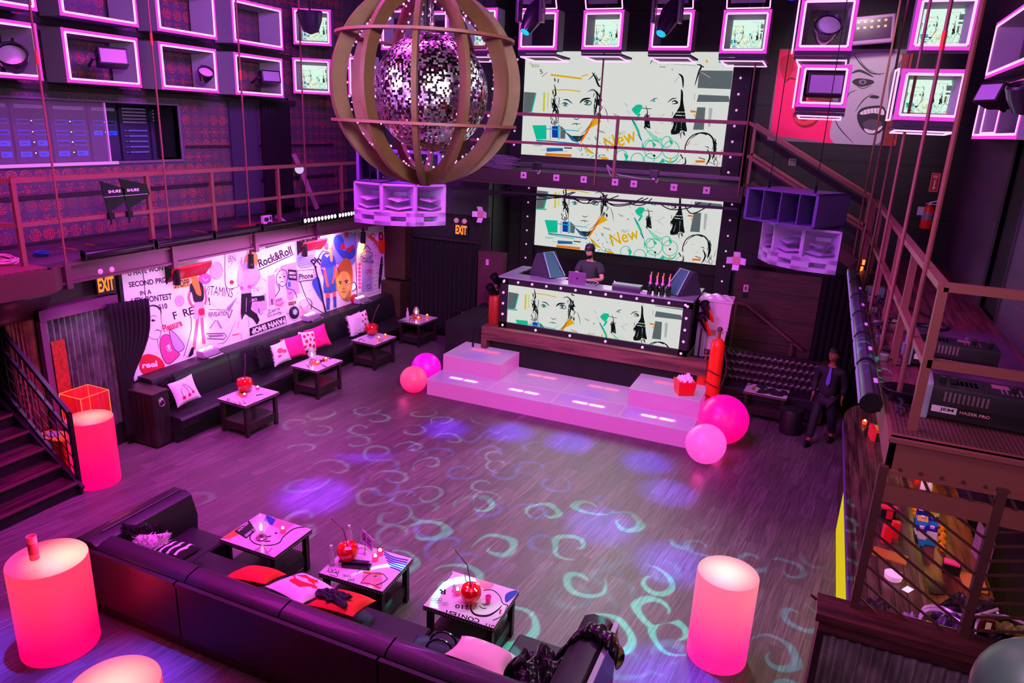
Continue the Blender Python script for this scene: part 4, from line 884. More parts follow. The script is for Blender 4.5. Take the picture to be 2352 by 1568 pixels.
 # black shirt on table H
def cloth(name,label,cat,c,w,d,h,m,seed,rot=0.0,group=None,drape=None,n=26):
 rnd=random.Random(seed);ph=[rnd.uniform(0,6)for _ in range(8)]
 def fn(a,b):
  x=(a-0.5)*w;y=(b-0.5)*d;e=1-abs(2*a-1)**3;g=1-abs(2*b-1)**3
  rr=1+0.16*math.sin(5*math.atan2(y,x)+ph[0])+0.08*math.sin(9*math.atan2(y,x)+ph[1])
  z=h*max(0.0,e*g)**0.35*(0.55+0.25*math.sin(14*a+ph[2]+3*b)+0.2*math.sin(19*b+ph[3]+5*a)+0.12*math.sin(33*(a+b)+ph[4]))
  if drape:z+=drape(x*rr,y*rr)
  return(x*rr,y*rr,z)
 o=MB().grid(fn,n,n).build(name,m,None,True,c,(0,0,rot));o.modifiers.new('thickness','SOLIDIFY').thickness=0.008
 if label:tag(o,label,cat,group)
 return o
o=cloth('folded_shirt','black shirt with pink print spread on the table before the tufted sofa','shirt',(pH.x+0.1,pH.y,0.503),0.48,0.36,0.03,mat('black_cotton','#0e0d12',0.8),3)
mb=MB()
for dx,dy,w_ in((-0.1,0.02,0.05),(0.04,0.04,0.09),(0.07,-0.02,0.08),(-0.13,-0.06,0.03)):mb.box((dx,dy,0.04),(dx+w_,dy+0.02,0.043))
mb.build('print',mat('pink_print','#f0a0c8',0.5),o)
# ------------------------------------------------------------------ pillows
def pillow(name,label,c,rot,size,m,group=None,kind='plain',seed=1,thick=0.15):
 o=thing(name,label,'pillow',c,rot=rot,group=group);n=14;s=size/2
 def side(sg):
  def fn(a,b):
   u,v=2*a-1,2*b-1;k=1-0.10*(1-u*u)*0-0.08*((1-v*v)if abs(u)>0 else 0)*abs(u)**3
   x=u*s*(1-0.09*(1-v*v)*abs(u)**2);z=v*s*(1-0.09*(1-u*u)*abs(v)**2)
   y=sg*thick/2*max(0.0,(1-abs(u)**2.6)*(1-abs(v)**2.6))**0.55;return(x,y,z)
  return fn
 MB().grid(side(-1),n,n).grid(side(1),n,n).build('cushion',m,o,True)
 rnd=random.Random(seed);F=side(-1)
 if kind=='fur':
  mb=MB()
  for k in range(900):
   a,b=rnd.random(),rnd.random();sg=-1 if rnd.random()<0.8 else 1;p=Vector(side(sg)(a,b));d=Vector(((a-0.5)*0.9+rnd.uniform(-0.4,0.4),sg*0.7,(b-0.5)*0.9+rnd.uniform(-0.5,0.3))).normalized()*rnd.uniform(0.03,0.055);w=Vector((rnd.uniform(-1,1),0,rnd.uniform(-1,1))).normalized()*0.006
   mb.add([p-w,p+w,p+d],[(0,1,2)])
  mb.build('fur',m,o)
 def P(pts,mi,mm_,nm_,off=0.004):
  mb=MB();
  for poly in pts:
   ps=[Vector(F((x+1)/2,(z+1)/2))+Vector((0,-off,0))for x,z in poly];c0=sum(ps,Vector())/len(ps);c0.y=F((sum(x for x,_ in poly)/len(poly)+1)/2,(sum(z for _,z in poly)/len(poly)+1)/2)[1]-off
   cx,cz=sum(x for x,_ in poly)/len(poly),sum(z for _,z in poly)/len(poly);K=len(poly);vs=[c0]
   for q in(0.33,0.66,1.0):vs+=[Vector(F((cx+(x-cx)*q+1)/2,(cz+(z-cz)*q+1)/2))+Vector((0,-off,0))for x,z in poly]
   mb.add(vs,[(0,i+1,(i+1)%K+1)for i in range(K)]+[(1+r_*K+i,1+r_*K+(i+1)%K,1+(r_+1)*K+(i+1)%K,1+(r_+1)*K+i)for r_ in(0,1)for i in range(K)])
  mb.build(nm_,mm_,o)
 circ=lambda x,z,r,q=1.0,n_=12:[(x+r*math.cos(2*PI*i/n_),z+r*q*math.sin(2*PI*i/n_))for i in range(n_)]
 RD=mat('print_red','#c80f28',0.5)
 if kind=='cherries3':
  P([circ(-0.35,-0.45,0.15),circ(0.1,-0.4,0.13),circ(0.45,-0.3,0.12)],0,RD,'cherry_print')
  mb=MB()
  for a in(((-0.35,-0.3),(-0.38,0.1),(-0.2,0.35)),((0.1,-0.27),(0.1,0.1),(-0.1,0.55)),((0.45,-0.2),(0.3,0.2),(-0.0,0.6))):
   mb.tube([Vector(F((x+1)/2,(z+1)/2))+Vector((0,-0.003,0))for x,z in crom(list(a),4)],0.004,5)
  mb.build('stem_print',STEM,o)
 if kind=='spots':
  pts=[circ(-0.55,0.5,0.17),circ(-0.1,0.65,0.15),circ(0.5,0.6,0.18),circ(-0.4,0.0,0.18),circ(0.1,0.15,0.14),circ(0.6,0.05,0.16),circ(-0.6,-0.5,0.15),circ(-0.05,-0.4,0.18),circ(0.45,-0.55,0.2)]
  P(pts,0,RD,'cherry_print')
 if kind=='lips':
  P([[(-0.8,0.15),(-0.3,0.5),(0,0.38),(0.35,0.52),(0.8,0.1),(0.3,-0.45),(-0.3,-0.42)]],0,RD,'lip_print',0.006);P([[(-0.55,0.12),(0,0.2),(0.55,0.1),(0.1,-0.12),(-0.3,-0.1)]],0,mat('white_print2','#fbeff4',0.5),'teeth_print',0.008)
 if kind=='splash':
  P([circ(-0.1,0.25,0.35,0.7,9),circ(0.35,0.05,0.3,0.6,7),circ(-0.35,-0.2,0.25,0.5,8)],0,mat('print_rose','#e0506c',0.5),'splash_print')
 if kind=='stripes':
  P([[(-0.9+0.45*k,-0.9),(-0.75+0.45*k,-0.9),(-0.6+0.45*k,0.0),(-0.75+0.45*k,0.9),(-0.9+0.45*k,0.9),(-0.75+0.45*k,0)]for k in range(4)],0,mat('white_print2','#fbeff4',0.5),'zigzag_print')
 return o
WFAB=mat('white_fabric','#f4e4ee',0.8);PINKF=mat('hot_pink_fabric','#f0107a',0.7);BFUR=mat('black_fur','#0c0a0e',0.9);WFUR=mat('white_fur','#f2e2ee',0.9);REDF=mat('red_fabric','#e01c14',0.7)
def benchp(px,py,size,rz,tilt,name,label,m,kind='plain',seed=1,x=-8.72,rx=0.0):
 p=atx(px,py,x);pillow(name,label,(p.x,p.y,max(0.435+size*0.49,p.z)),(math.radians(tilt),math.radians(rx),math.radians(90+rz)),size,m,'pillows on the long bench',kind,seed)
benchp(388,893,0.36,20,-15,'fur_pillow','black furry pillow behind the three cherry pillow at the bench end',BFUR,'fur',2,-8.86)
benchp(424,897,0.40,-15,-18,'pillow','white pillow printed with three hanging cherries at the near bench end',WFAB,'cherries3',1,-8.66,rx=-10)
benchp(607,818,0.42,10,-18,'fur_pillow','black furry pillow left of the row of pink pillows',BFUR,'fur',4,rx=12)
benchp(642,811,0.40,-8,-18,'pillow','white pillow with rose splashes next to the black furry one',WFAB,'splash',3,rx=-6)
benchp(674,797,0.42,-30,-16,'pillow','hot pink pillow left of the spotted cherry pillow',PINKF,'plain',3,rx=-8)
benchp(706,784,0.40,-10,-18,'pillow','white pillow spotted with cherries between two hot pink pillows',WFAB,'spots',3,-8.74,rx=8)
benchp(729,775,0.44,-35,-14,'pillow','hot pink pillow right of the spotted cherry pillow',PINKF,'plain',3,rx=-14)
benchp(816,744,0.44,0,-16,'fur_pillow','white furry pillow at the far part of the long bench',WFUR,'fur',5,-8.70)
benchp(832,737,0.42,0,-14,'pillow','white pillow with red spots behind the white furry pillow',WFAB,'spots',6,-8.80)
# ------------------------------------------------------------------ near sofa
SO=thing('sectional_sofa','large U-shaped black leather sectional sofa in the foreground with wooden back panels','sofa',(0,0,0))
BK=0.0
def rcush(lo,hi,bev,name='seat_cushion',m=LEATH):
 return MB().box(lo,hi,bev).build(name,m,SO,True)
BPAN=mat('dark_red_brown_panel','#221012',0.5,var=(2.2,0.6))
for x0,x1 in((-6.30,-4.94),(-4.92,-2.74),(-2.72,-1.1)):MB().box((x0,4.0,0.14),(x1,4.03,0.735)).box((x0,3.985,0.70),(x1,4.03,0.745)).build('back_panel',BPAN,SO)
MB().box((-6.25,4.05,0),(-1.15,4.12,0.16)).box((-6.25,4.03,0.0),(-1.2,4.7,0.2)).box((-6.3,4.1,0),(-5.5,5.1,0.2)).box((-1.9,4.1,0),(-1.2,5.15,0.2)).build('plinth',BLACK,SO)
xs=[-6.0,-5.47,-4.84,-3.76,-2.68,-1.37]
for x0,x1 in((-6.0,-4.85),(-4.84,-3.77),(-3.76,-2.69),(-2.68,-1.38)):
 MB().prism([(4.03,0.42),(4.32,0.42),(4.27,0.72),(4.24,0.79),(4.20,0.815),(4.08,0.80),(4.03,0.755)],lambda u,v,t:(t,u,v),x0+0.003,x1-0.003).build('back_cushion',LEATH,SO,True)
for x0,x1 in((-5.43,-4.05),(-4.04,-2.7),(-2.69,-1.97)):rcush((x0,4.25,0.2),(x1-0.01,4.86,0.43),0.04)
# left wing
MB().box((-6.36,4.0,0.14),(-6.33,5.18,0.735)).build('back_panel',BPAN,SO)
MB().prism([(-6.33,0.2),(-5.96,0.2),(-5.93,0.55),(-6.0,0.78),(-6.07,0.815),(-6.26,0.81),(-6.33,0.76)],lambda u,v,t:(u,t,v),4.03,5.20).build('back_cushion',LEATH,SO,True)
MB().tube([(-6.13,4.2,0.818),(-6.13,5.17,0.818)],0.012,6).build('piping',LEATHD,SO,True)
rcush((-6.0,4.25,0.16),(-5.42,5.14,0.43),0.05)
# right wing
MB().prism([(-1.40,0.2),(-1.10,0.2),(-1.10,0.74),(-1.15,0.80),(-1.30,0.815),(-1.38,0.77),(-1.42,0.55)],lambda u,v,t:(u,t,v),4.03,5.24).build('back_cushion',LEATH,SO,True)
MB().box((-1.10,4.0,0.1),(-1.075,5.25,0.765)).build('back_panel',mat('dark_plum_panel','#241a2a',0.35),SO)
MB().box((-1.112,4.0,0.765),(-1.07,5.25,0.79)).build('edge_trim',mat('bare_metal_edge','#a8a0b0',0.3,0.6),SO)
rcush((-1.96,4.25,0.16),(-1.41,5.16,0.44),0.05)
def sofap(c,rot,size,name,label,m,kind='plain',seed=1):pillow(name,label,c,[math.radians(a)for a in rot],size,m,'pillows on the near sofa',kind,seed)
sofap((-5.88,4.42,0.63),(-22,10,40),0.40,'fur_pillow','black furry pillow in the corner of the near sofa',BFUR,'fur',7)
sofap((-5.70,4.40,0.61),(-20,-8,20),0.36,'fur_pillow','white feathery pillow in the corner of the near sofa',WFUR,'fur',8)
sofap((-5.45,4.46,0.64),(-105,0,15),0.38,'pillow','black pillow with white zigzags beside the feathery pillow',BFUR,'stripes',9)
sofap((-4.44,4.50,0.66),(-112,0,12),0.42,'pillow','orange-red pillow peeking over the sofa back near the corner',REDF)
sofap((-3.90,4.50,0.70),(-104,0,-8),0.46,'pillow','white pillow with big red lips peeking over the sofa back',WFAB,'lips')
sofap((-3.47,4.54,0.66),(-108,0,6),0.46,'pillow','red pillow with a dark lace cloth on it, beside the lips pillow',REDF)
sofap((-2.02,4.46,0.70),(-112,8,6),0.50,'pillow','pale pink pillow between the sofa back and the black jacket',mat('pale_pink_fabric','#f0b8cc',0.7))
cloth('lace_cloth','crumpled dark lace cloth on the red pillow of the near sofa','cloth',(-3.50,4.46,0.765),0.30,0.14,0.05,mat('dark_lace','#2a2034',0.7,bump=(90,0.8)),5,0.0)
JK=mat('black_satin','#131016',0.28,coat=0.3)
def jacket():
 o=thing('jacket','crumpled black satin jacket thrown over the right arm of the near sofa','jacket',(-1.55,4.62,0.44))
 rnd=random.Random(2);ph=[rnd.uniform(0,6)for _ in range(12)]
 def body(a,b):
  x=(a-0.5)*0.62;y=(b-0.5)*0.62;r=1+0.18*math.sin(4*math.atan2(y,x)+1)
  z=0.20*max(0,(1-abs(2*a-1)**2.4)*(1-abs(2*b-1)**2.4))**0.5+0.045*math.sin(16*a+9*b+ph[0])+0.035*math.sin(23*b-7*a+ph[1])+0.02*math.sin(40*a+ph[2]+20*b)
  return(x*r,y*r,max(0.005,z))
 MB().grid(body,40,40).build('body',JK,o,True)
 path=crom([(0.1,0.18,0.22),(0.22,0.3,0.38),(0.34,0.36,0.42),(0.5,0.3,0.40),(0.6,0.24,0.30)],6)
 def sl(a,b):
  i=a*(len(path)-1);k=min(int(i),len(path)-2);f=i-k;p=Vector(path[k]).lerp(Vector(path[k+1]),f);t=b*2*PI;r=0.075+0.012*math.sin(a*34+2*math.sin(t))
  return(p.x+0.2*r*math.cos(t),p.y+r*math.cos(t),p.z+r*0.75*math.sin(t))
 MB().grid(sl,44,16).build('sleeve',JK,o,True).modifiers.new('thickness','SOLIDIFY').thickness=0.006
 path2=crom([(-0.1,-0.1,0.18),(-0.02,-0.25,0.16),(0.06,-0.4,0.12)],6)
 def s2(a,b):
  i=a*(len(path2)-1);k=min(int(i),len(path2)-2);f=i-k;p=Vector(path2[k]).lerp(Vector(path2[k+1]),f);t=b*2*PI;r=0.07+0.012*math.sin(a*28+t)
  return(p.x+r*math.cos(t),p.y,max(0.0,p.z+r*0.6*math.sin(t)))
 MB().grid(s2,30,14).build('sleeve',JK,o,True)
 MB().tube(crom([(-0.12,0.25,0.17),(-0.08,0.05,0.235),(-0.14,-0.1,0.2),(-0.05,-0.22,0.16)],5),0.006,5).build('zip',METAL,o,True)
jacket()
o=thing('handbag','dark teal handbag with black straps on the near sofa seat','bag',(-2.42,4.50,0.43),rot=(0,0,0.15))
MB().box((-0.26,-0.14,0),(0.2,0.12,0.17),0.05).build('body',mat('dark_teal_cloth','#1c2c3c',0.6),o,True)
for dy in(-0.05,0.05):MB().tube([(-0.12+0.12*(1-math.cos(t)),dy+0.04*math.sin(t),0.16+0.09*math.sin(t))for t in[PI*i/12 for i in range(13)]],0.011,6).build('strap',JK,o,True)
# ------------------------------------------------------------------ glowing cylinders and spheres
def glow_mat(name,lo,hi,z0,z1,s=1.0,hot=None):
 m=bpy.data.materials.new(name);m.use_nodes=True;t=NT(m.node_tree);b=t.n['Principled BSDF'];s_=t.sep(t.coord('Object'))
 c=t.mix(t.smooth(s_[2],z0,z1),lo,hi)
 if hot:
  d=t.vmath('DISTANCE',t.coord('Object'),hot[0]);c=t.mix(t.smooth(d,hot[1],0.0),c,hot[2])
 b.inputs['Base Color'].default_value=(0.12,0.01,0.03,1);b.inputs['Roughness'].default_value=0.35
 t.put(b.inputs['Emission Color'],c);b.inputs['Emission Strength'].default_value=s;return m
CYH=0.942
def lampcyl(x,y,r,label,lo,hi,hot,hotc,s=1.0):
 o=thing('glowing_column',label,'lamp',(x,y,0),group='glowing cylinder tables')
 m=glow_mat('lit_acrylic',lo,hi,0.1,CYH,s)
 MB().lathe([(r*0.985,0.0),(r,0.01),(r,CYH-0.02),(r*0.99,CYH-0.006)],n=64,cap=False).build('body',m,o,True)
 mt=glow_mat('lit_lid',lo,hi,-5,-4,s,hot=((hot[0],hot[1],CYH),r*1.35,hotc))
 MB().lathe([(r*0.99,CYH-0.006),(r*0.975,CYH),(0.001,CYH)],n=64,cap=False).build('lid',mt,o,True)
 MB().lathe([(r*0.95,0.0),(r*0.95,0.008)],n=40).build('base',BLACK,o)
 return o
lampcyl(-8.50,5.87,0.285,'glowing pink-red cylinder by the stair rail, with a clear box behind it',(1.0,0.0,0.17),(1.0,0.012,0.10),(0.02,0.05),(1.0,0.50,0.32))
lampcyl(-6.0,3.56,0.33,'glowing coral cylinder with a slim can on top, left of the near sofa',(1.0,0.0,0.14),(1.0,0.05,0.13),(0.14,0.10),(1.0,0.85,0.6))
lampcyl(-0.29,6.23,0.285,'glowing pink cylinder standing alone on the right of the floor',(1.0,0.012,0.30),(1.0,0.16,0.30),(-0.02,0.0),(1.0,0.98,0.85))
p4=atz(262,1572,CYH);lampcyl(p4.x,p4.y,0.31,'glowing cylinder cut off by the bottom edge of the photo',(1.0,0.0,0.12),(1.0,0.06,0.2),(0.02,0.0),(1.0,0.72,0.5))
for x,y in((-8.5,5.87),(-6.0,3.56),(-0.29,6.23),(p4.x,p4.y)):
 lamp('POINT',(x,y,1.12),None,9,(1.0,0.10,0.25),soft=0.15)
lamp('AREA',(-5.66,3.66,0.5),(-5.3,4.0,0.5),6,(1.0,0.02,0.10),0.4,0.6)
p=atz(80,1283,CYH);o=thing('slim_can','slim pink cardboard can standing on the coral cylinder','can',(p.x,p.y,CYH+0.002))
MB().lathe([(0.04,0),(0.04,0.235),(0.034,0.235),(0.034,0.02),(0,0.02)],n=24).build('body',mat('pink_card','#f05070',0.5,emit='#e02850',es=0.25),o,True)
MB().lathe([(0.0408,0.06),(0.0408,0.17)],n=24,cap=False).build('print',mat('print_card2','#c83058',0.5),o,True)
# clear acrylic box behind cylinder 1
p=atx(205,915,-9.0);bx=thing('acrylic_box','clear acrylic display box with glowing edges on a red stand behind the pink-red cylinder','display box',(-8.95,6.16,0))
aw=0.21;az0,az1=0.72,1.12
mb=MB().box((-aw,-aw,az0),(aw,aw,az1));mb.build('case',mat('red_tinted_acrylic','#ff3020',0.05,alpha=0.25,emit='#ff1020',es=0.25),bx)
mb=MB();C4=[(-aw,-aw),(aw,-aw),(aw,aw),(-aw,aw)]
for i in range(4):
 a,b_=C4[i],C4[(i+1)%4];mb.beam((a[0],a[1],az1),(b_[0],b_[1],az1),0.008).beam((a[0],a[1],az0),(a[0],a[1],az1),0.008)
mb.build('lit_edge',emis('edge_orange',(1.0,0.14,0.06),1.6),bx)
MB().box((-0.2,-0.2,0),(0.2,0.2,az0-0.004)).build('stand',mat('red_stand','#c01028',0.5,emit='#c00020',es=0.3),bx)
# spheres
def sphere(px,py,rpx,label,lo,hi,s=1.0):
# centre at height r: solve
 r=0.25
 for _ in range(12):
  p=atz(px,py,r);r=rpx/F_PX*(p-CP).dot(CF)
 o=MB().ball((0,0,0),r,40).build('glowing_globe',glow_mat('lit_globe',lo,hi,-r,r,s),None,True,(p.x,p.y,r))
 tag(o,label,'lamp','glowing globes on the floor');lamp('POINT',(p.x-0.0,p.y-r-0.12,0.12),None,2.5*r/0.3,(1.0,0.05,0.4),soft=0.1)
sphere(979,844,34,'magenta glowing globe half hidden behind the smaller one, left of the lit stage',(0.9,0.0,0.45),(0.95,0.0,0.85))
sphere(950,871,31,'smaller pink-red glowing globe at the left corner of the lit stage',(1.0,0.0,0.16),(1.0,0.08,0.30))
sphere(1661,963,57,'largest hot pink glowing globe at the right corner of the lit stage',(1.0,0.0,0.16),(1.0,0.0,0.42))
sphere(1621,1019,46,'paler marbled pink glowing globe in front of the largest one',(0.95,0.06,0.55),(1.0,0.12,0.75))
# ------------------------------------------------------------------ stairs at the left
st=thing('staircase','dark wooden staircase rising to the left at the bottom left of the room','stairs',(0,0,0))
RUN,RISE,SX0=0.275,0.185,-8.40
for k in range(11):
 x1=SX0-RUN*k;z=RISE*(k+1)
 MB().box((x1-RUN-0.03,3.6,z-0.035),(x1+0.02,5.50,z)).mt(1).box((x1+0.008,3.6,z-0.03),(x1+0.024,5.50,z+0.002)).build('tread',[wood_mat('stair_wood','#241418','#4a2630',1,1.0,0.35),mat('worn_nosing','#6a3a4a',0.3)],st)
 MB().box((x1-0.02,3.6,z-RISE),(x1,5.50,z-0.035)).build('riser',BLACK,st)
MB().beam((SX0+0.02,5.53,0.02),(SX0-RUN*11,5.53,RISE*11+0.05),0.05,0.24).build('stringer',BLACK,st)
rr=thing('stair_railing','dark steel stair railing with a wire mesh infill beside the pink-red cylinder','railing',(0,0,0))
sl=RISE/RUN;ry=5.56
n0=Vector((SX0-0.03,ry,0));topz=1.13
MB().beam(n0,n0+Vector((-0.0,0,topz)),0.05).build('newel_post',DMETAL,rr)
MB().beam(n0+Vector((0,0,topz)),n0+Vector((-2.3,0,topz+2.3*0.86)),0.05).build('hand_rail',DMETAL,rr)
MB().beam(n0+Vector((0,0,topz-0.30)),n0+Vector((-2.3,0,topz-0.30+2.3*0.86)),0.04).build('lower_rail',DMETAL,rr)
MB().beam(n0+Vector((0,0,0.12)),n0+Vector((-2.3,0,0.12+2.3*0.86)),0.04).build('bottom_rail',DMETAL,rr)
mb=MB()
for k in range(16):
 x=-0.14*(k+1);mb.beam(n0+Vector((x,0,0.12-x*0.86)),n0+Vector((x+0.0,0,topz-x*0.86)),0.010)
for q in(0.25,0.4,0.55,0.7,0.95):mb.beam(n0+Vector((0,0,topz*q)),n0+Vector((-2.3,0,topz*q+2.3*0.86)),0.008)
mb.build('mesh_infill',DMETAL,rr)
o=thing('cardboard_box','open orange-red box with yellow flaps on the floor behind the stair railing','box',(-9.0,5.74,0.0),rot=(0,0,0.1))
MB().box((-0.28,-0.09,0),(0.18,0.12,0.58)).build('body',mat('orange_card','#b03018',0.6,emit='#901008',es=0.15),o)
MB().box((-0.30,-0.1,0.58),(0.02,0.16,0.60)).box((0.04,-0.1,0.58),(0.2,0.16,0.60)).build('flap',mat('yellow_card','#c8a030',0.6),o)
MB().box((-0.2,-0.05,0.60),(-0.02,0.08,0.62)).build('contents',mat('grey_plastic_bag','#8a7a90',0.3),o)
# ------------------------------------------------------------------ lit stage modules
SX,SY,SW,SD1,SD2,SH=-6.262,10.903,1.219,0.612,1.217,0.305
def top_mat(i,core,halo,k=1.0,tint=(0.62,0.13,0.62),blob=None):
 m=bpy.data.materials.new('lit_panel');m.use_nodes=True;t=NT(m.node_tree);b=t.n['Principled BSDF']
 s_=t.sep(t.coord('Object'))
 def caps(cx,hw,soft):
  dx=t.math('MAXIMUM',t.math('SUBTRACT',t.math('ABSOLUTE',t.math('SUBTRACT',s_[0],cx)),hw),0.0)
  d=t.math('SQRT',t.math('ADD',t.math('MULTIPLY',dx,dx),t.math('MULTIPLY',t.math('MULTIPLY',s_[1],s_[1]),1.0)));return t.smooth(d,soft,0.0)
 c1=t.math('MAXIMUM',caps(-0.15,0.09,0.065),caps(0.15,0.09,0.065));c2=t.math('MAXIMUM',caps(-0.15,0.08,0.12),caps(0.15,0.08,0.12))
 c3=caps(0.0,0.1,0.62)
 col=t.mix(t.math('MULTIPLY',c3,0.5),tuple(q*k for q in tint),(tint[0]*1.1,tint[1]*1.5,tint[2]*1.3))
 if blob:
  dd=t.vmath('DISTANCE',t.coord('Object'),(blob[0],blob[1],0));col=t.mix(t.math('MULTIPLY',t.smooth(dd,0.5,0.0),0.7),col,(0.35,0.10,1.0))
 col=t.mix(t.math('MULTIPLY',c2,0.75),col,halo);col=t.mix(c1,col,core)
 b.inputs['Base Color'].default_value=(0.20,0.18,0.24,1);b.inputs['Roughness'].default_value=0.22
 t.put(b.inputs['Emission Color'],col);b.inputs['Emission Strength'].default_value=0.46;return m
SIDE=mat('frosted_panel_side','#806880',0.3,emit='#e850c8',es=0.55)
EDGE=mat('panel_aluminium_edge','#a898b0',0.25,0.3,emit='#e8a0e8',es=0.3)
def module(i,x0,y0,w,d,h,label,core,halo,blob=None,tint=(0.62,0.13,0.62)):
 o=thing('stage_module',label,'stage platform',(x0+w/2,y0+d/2,0),group='lit white stage modules')
 a=0.004
 MB().box((-w/2+a,-d/2+a,0),(w/2-a,d/2-a,h-0.012)).build('side_panels',SIDE,o)
 MB().add([(-w/2+0.012,-d/2+0.012,0),(w/2-0.012,-d/2+0.012,0),(w/2-0.012,d/2-0.012,0),(-w/2+0.012,d/2-0.012,0)],[(0,1,2,3)]).build('top_panel',top_mat(i,core,halo,1.0,tint,blob),o,loc=(0,0,h))
 mb=MB()
 for lo,hi in(((-w/2+a,-d/2+a),(w/2-a,-d/2+0.014)),((-w/2+a,d/2-0.014),(w/2-a,d/2-a)),((-w/2+a,-d/2+a),(-w/2+0.014,d/2-a)),((w/2-0.014,-d/2+a),(w/2-a,d/2-a))):mb.box((lo[0],lo[1],h-0.014),(hi[0],hi[1],h+0.002))
 mb.build('edge_trim',EDGE,o)
WC=(4.5,3.4,4.0);HP=(2.6,0.45,1.6);HR=(2.6,0.25,0.45)
for i,(bl,lb)in enumerate((((-0.2,-0.1),'leftmost of the front row of four'),(None,'second from the left in the low front row'),((-0.3,0.15),'third from the left in the low front row'),((-0.45,0.0),'rightmost of the front row of four, beside the pink globes'))):
 module(i,SX+i*SW,SY,SW,SD1,SH,'lit pink-white stage module, '+lb,WC,HP,bl)
module(4,SX,SY+SD1+0.002,SW,SD2,0.612,'tall lit stage module at the left, with a red and blue glow on top',(2.4,0.25,0.35),HR,(0.0,-0.38),(0.60,0.20,0.62))
module(5,SX+SW,SY+SD1+0.002,SW,SD2,SH,'low rear stage module left of the centre seam',(2.8,0.7,1.0),HR,None,(0.58,0.20,0.58))
module(6,SX+2*SW,SY+SD1+0.002,SW,SD2,SH,'low rear stage module right of the centre seam',(2.8,0.5,0.9),HR,(-0.1,-0.45),(0.58,0.20,0.58))
module(7,SX+3*SW,SY+SD1+0.002,SW,SD2,0.612,'tall lit stage module at the right carrying the red tissue bin',(2.4,0.25,0.3),HR,None,(0.60,0.20,0.62))
p=atz(1569,905,0.615);o=thing('ice_bucket','red square bin stuffed with pink tissue on the tall right stage module','bin',(p.x,p.y+0.05,0.615),rot=(0,0,0.5))
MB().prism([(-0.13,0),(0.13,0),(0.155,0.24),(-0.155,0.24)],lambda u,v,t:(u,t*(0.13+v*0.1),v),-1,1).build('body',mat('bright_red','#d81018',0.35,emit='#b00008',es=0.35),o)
rnd=random.Random(4);mb=MB()
mb.grid(lambda a,b:((a-0.5)*0.26,(b-0.5)*0.26,0.245+0.06*math.sin(PI*a)*math.sin(PI*b)+0.03*math.sin(17*a+5*b)+0.02*math.sin(23*b)),16,16).add([(0.0,0.02,0.25),(0.11,0.0,0.25),(0.07,0.03,0.36),(0.03,0.05,0.35)],[(0,1,2,3)])
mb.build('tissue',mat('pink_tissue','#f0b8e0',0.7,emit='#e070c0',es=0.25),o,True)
# ------------------------------------------------------------------ screens: shared drawing in (u, v), unit = screen width
def low(cx,cy):p=aty(1160+cx/3.734,400+cy/3.734,15.47);return((p.x+6.03)/4.13,(p.z-2.235)/4.13)
def upp(cx,cy):p=aty(1100+cx/3.36,cy/3.36,15.47);return((p.x+6.465)/4.433,(p.z-4.25)/4.433)
S=D2(low)
S.poly('sgrey',[(268,135),(375,148),(335,292),(262,290)]).line('steal',[(375,150),(340,290)],9,False).line('steal',[(262,295),(360,300)],12).line('slime',[(440,150),(434,290)],16,False).line('slime',[(468,150),(466,270)],7,False)
S.poly('steal',[(345,390),(455,395),(455,500),(375,498)]).poly('sblue',[(498,405),(545,405),(545,495),(498,490)]).line('scyan',[(552,400),(552,505)],11,False).poly('sgrey',[(565,405),(605,440),(600,505),(562,500)]).line('sink',[(486,400),(484,505)],3,False)
S.line('sblue2',[(375,505),(500,520),(710,550)],9).line('steal',[(380,515),(600,550)],7).line('steal2',[(410,575),(620,600)],22,taper=True).line('steal2',[(350,540),(420,545)],12)
S.poly('sdark',[(600,450),(650,485),(720,490),(780,465),(750,500),(715,530),(690,530),(640,500)]).poly('sblue2',[(600,452),(640,480),(712,545),(650,520)])
# first face
S.line('sink',[(530,150),(518,200),(525,250),(545,290),(548,380)],9,taper=True).line('sink',[(505,140),(510,170)],9,False).line('sink',[(508,200),(520,270),(505,300)],20,taper=True).line('sink',[(498,260),(530,290),(550,350)],12,taper=True).line('sink',[(545,330),(548,392)],12,taper=True)
S.line('sink',[(548,390),(580,440),(640,480)],3,taper=True).line('sink',[(825,340),(800,400),(760,450),(720,480)],5,taper=True)
S.line('sink',[(775,165),(810,150),(835,160),(850,200),(845,260),(835,340)],9,taper=True).line('sink',[(845,160),(865,200),(882,235),(860,230),(870,270),(845,250)],16,taper=True).line('sink',[(850,170),(852,240),(838,300),(825,355)],14,taper=True).line('sink',[(800,155),(850,170)],8,taper=True)
S.line('sink',[(585,212),(620,215),(658,246)],9,taper=True).line('sink',[(575,245),(600,235),(630,252)],8,taper=True).ell('scyan',603,250,12,11).ell('sink',605,247,5).line('sink',[(582,256),(620,262)],4)
S.line('sink',[(715,245),(745,218),(800,212)],15,taper=True).line('sink',[(745,240),(770,228),(805,238)],11,taper=True).ell('scyan',772,246,14,11).ell('sink',773,243,7).line('sink',[(750,255),(795,262),(805,240)],6)
S.line('sink',[(665,352),(690,365),(718,354)],6,taper=True).line('sink',[(650,400),(680,396),(722,402)],6,taper=True).line('sink',[(700,440),(735,425)],7,taper=True).line('sink',[(690,396),(690,412)],4)
S.line('sorange',[(830,350),(870,385),(880,395)],10).poly('syellow',[(830,350),(882,392),(830,420),(790,440)]).line('sorange',[(835,360),(790,430),(745,500),(720,545)],16,taper=True).line('syellow',[(735,545),(780,600),(825,630)],20,taper=True).line('syellow',[(500,135),(620,140),(720,158)],8,False)
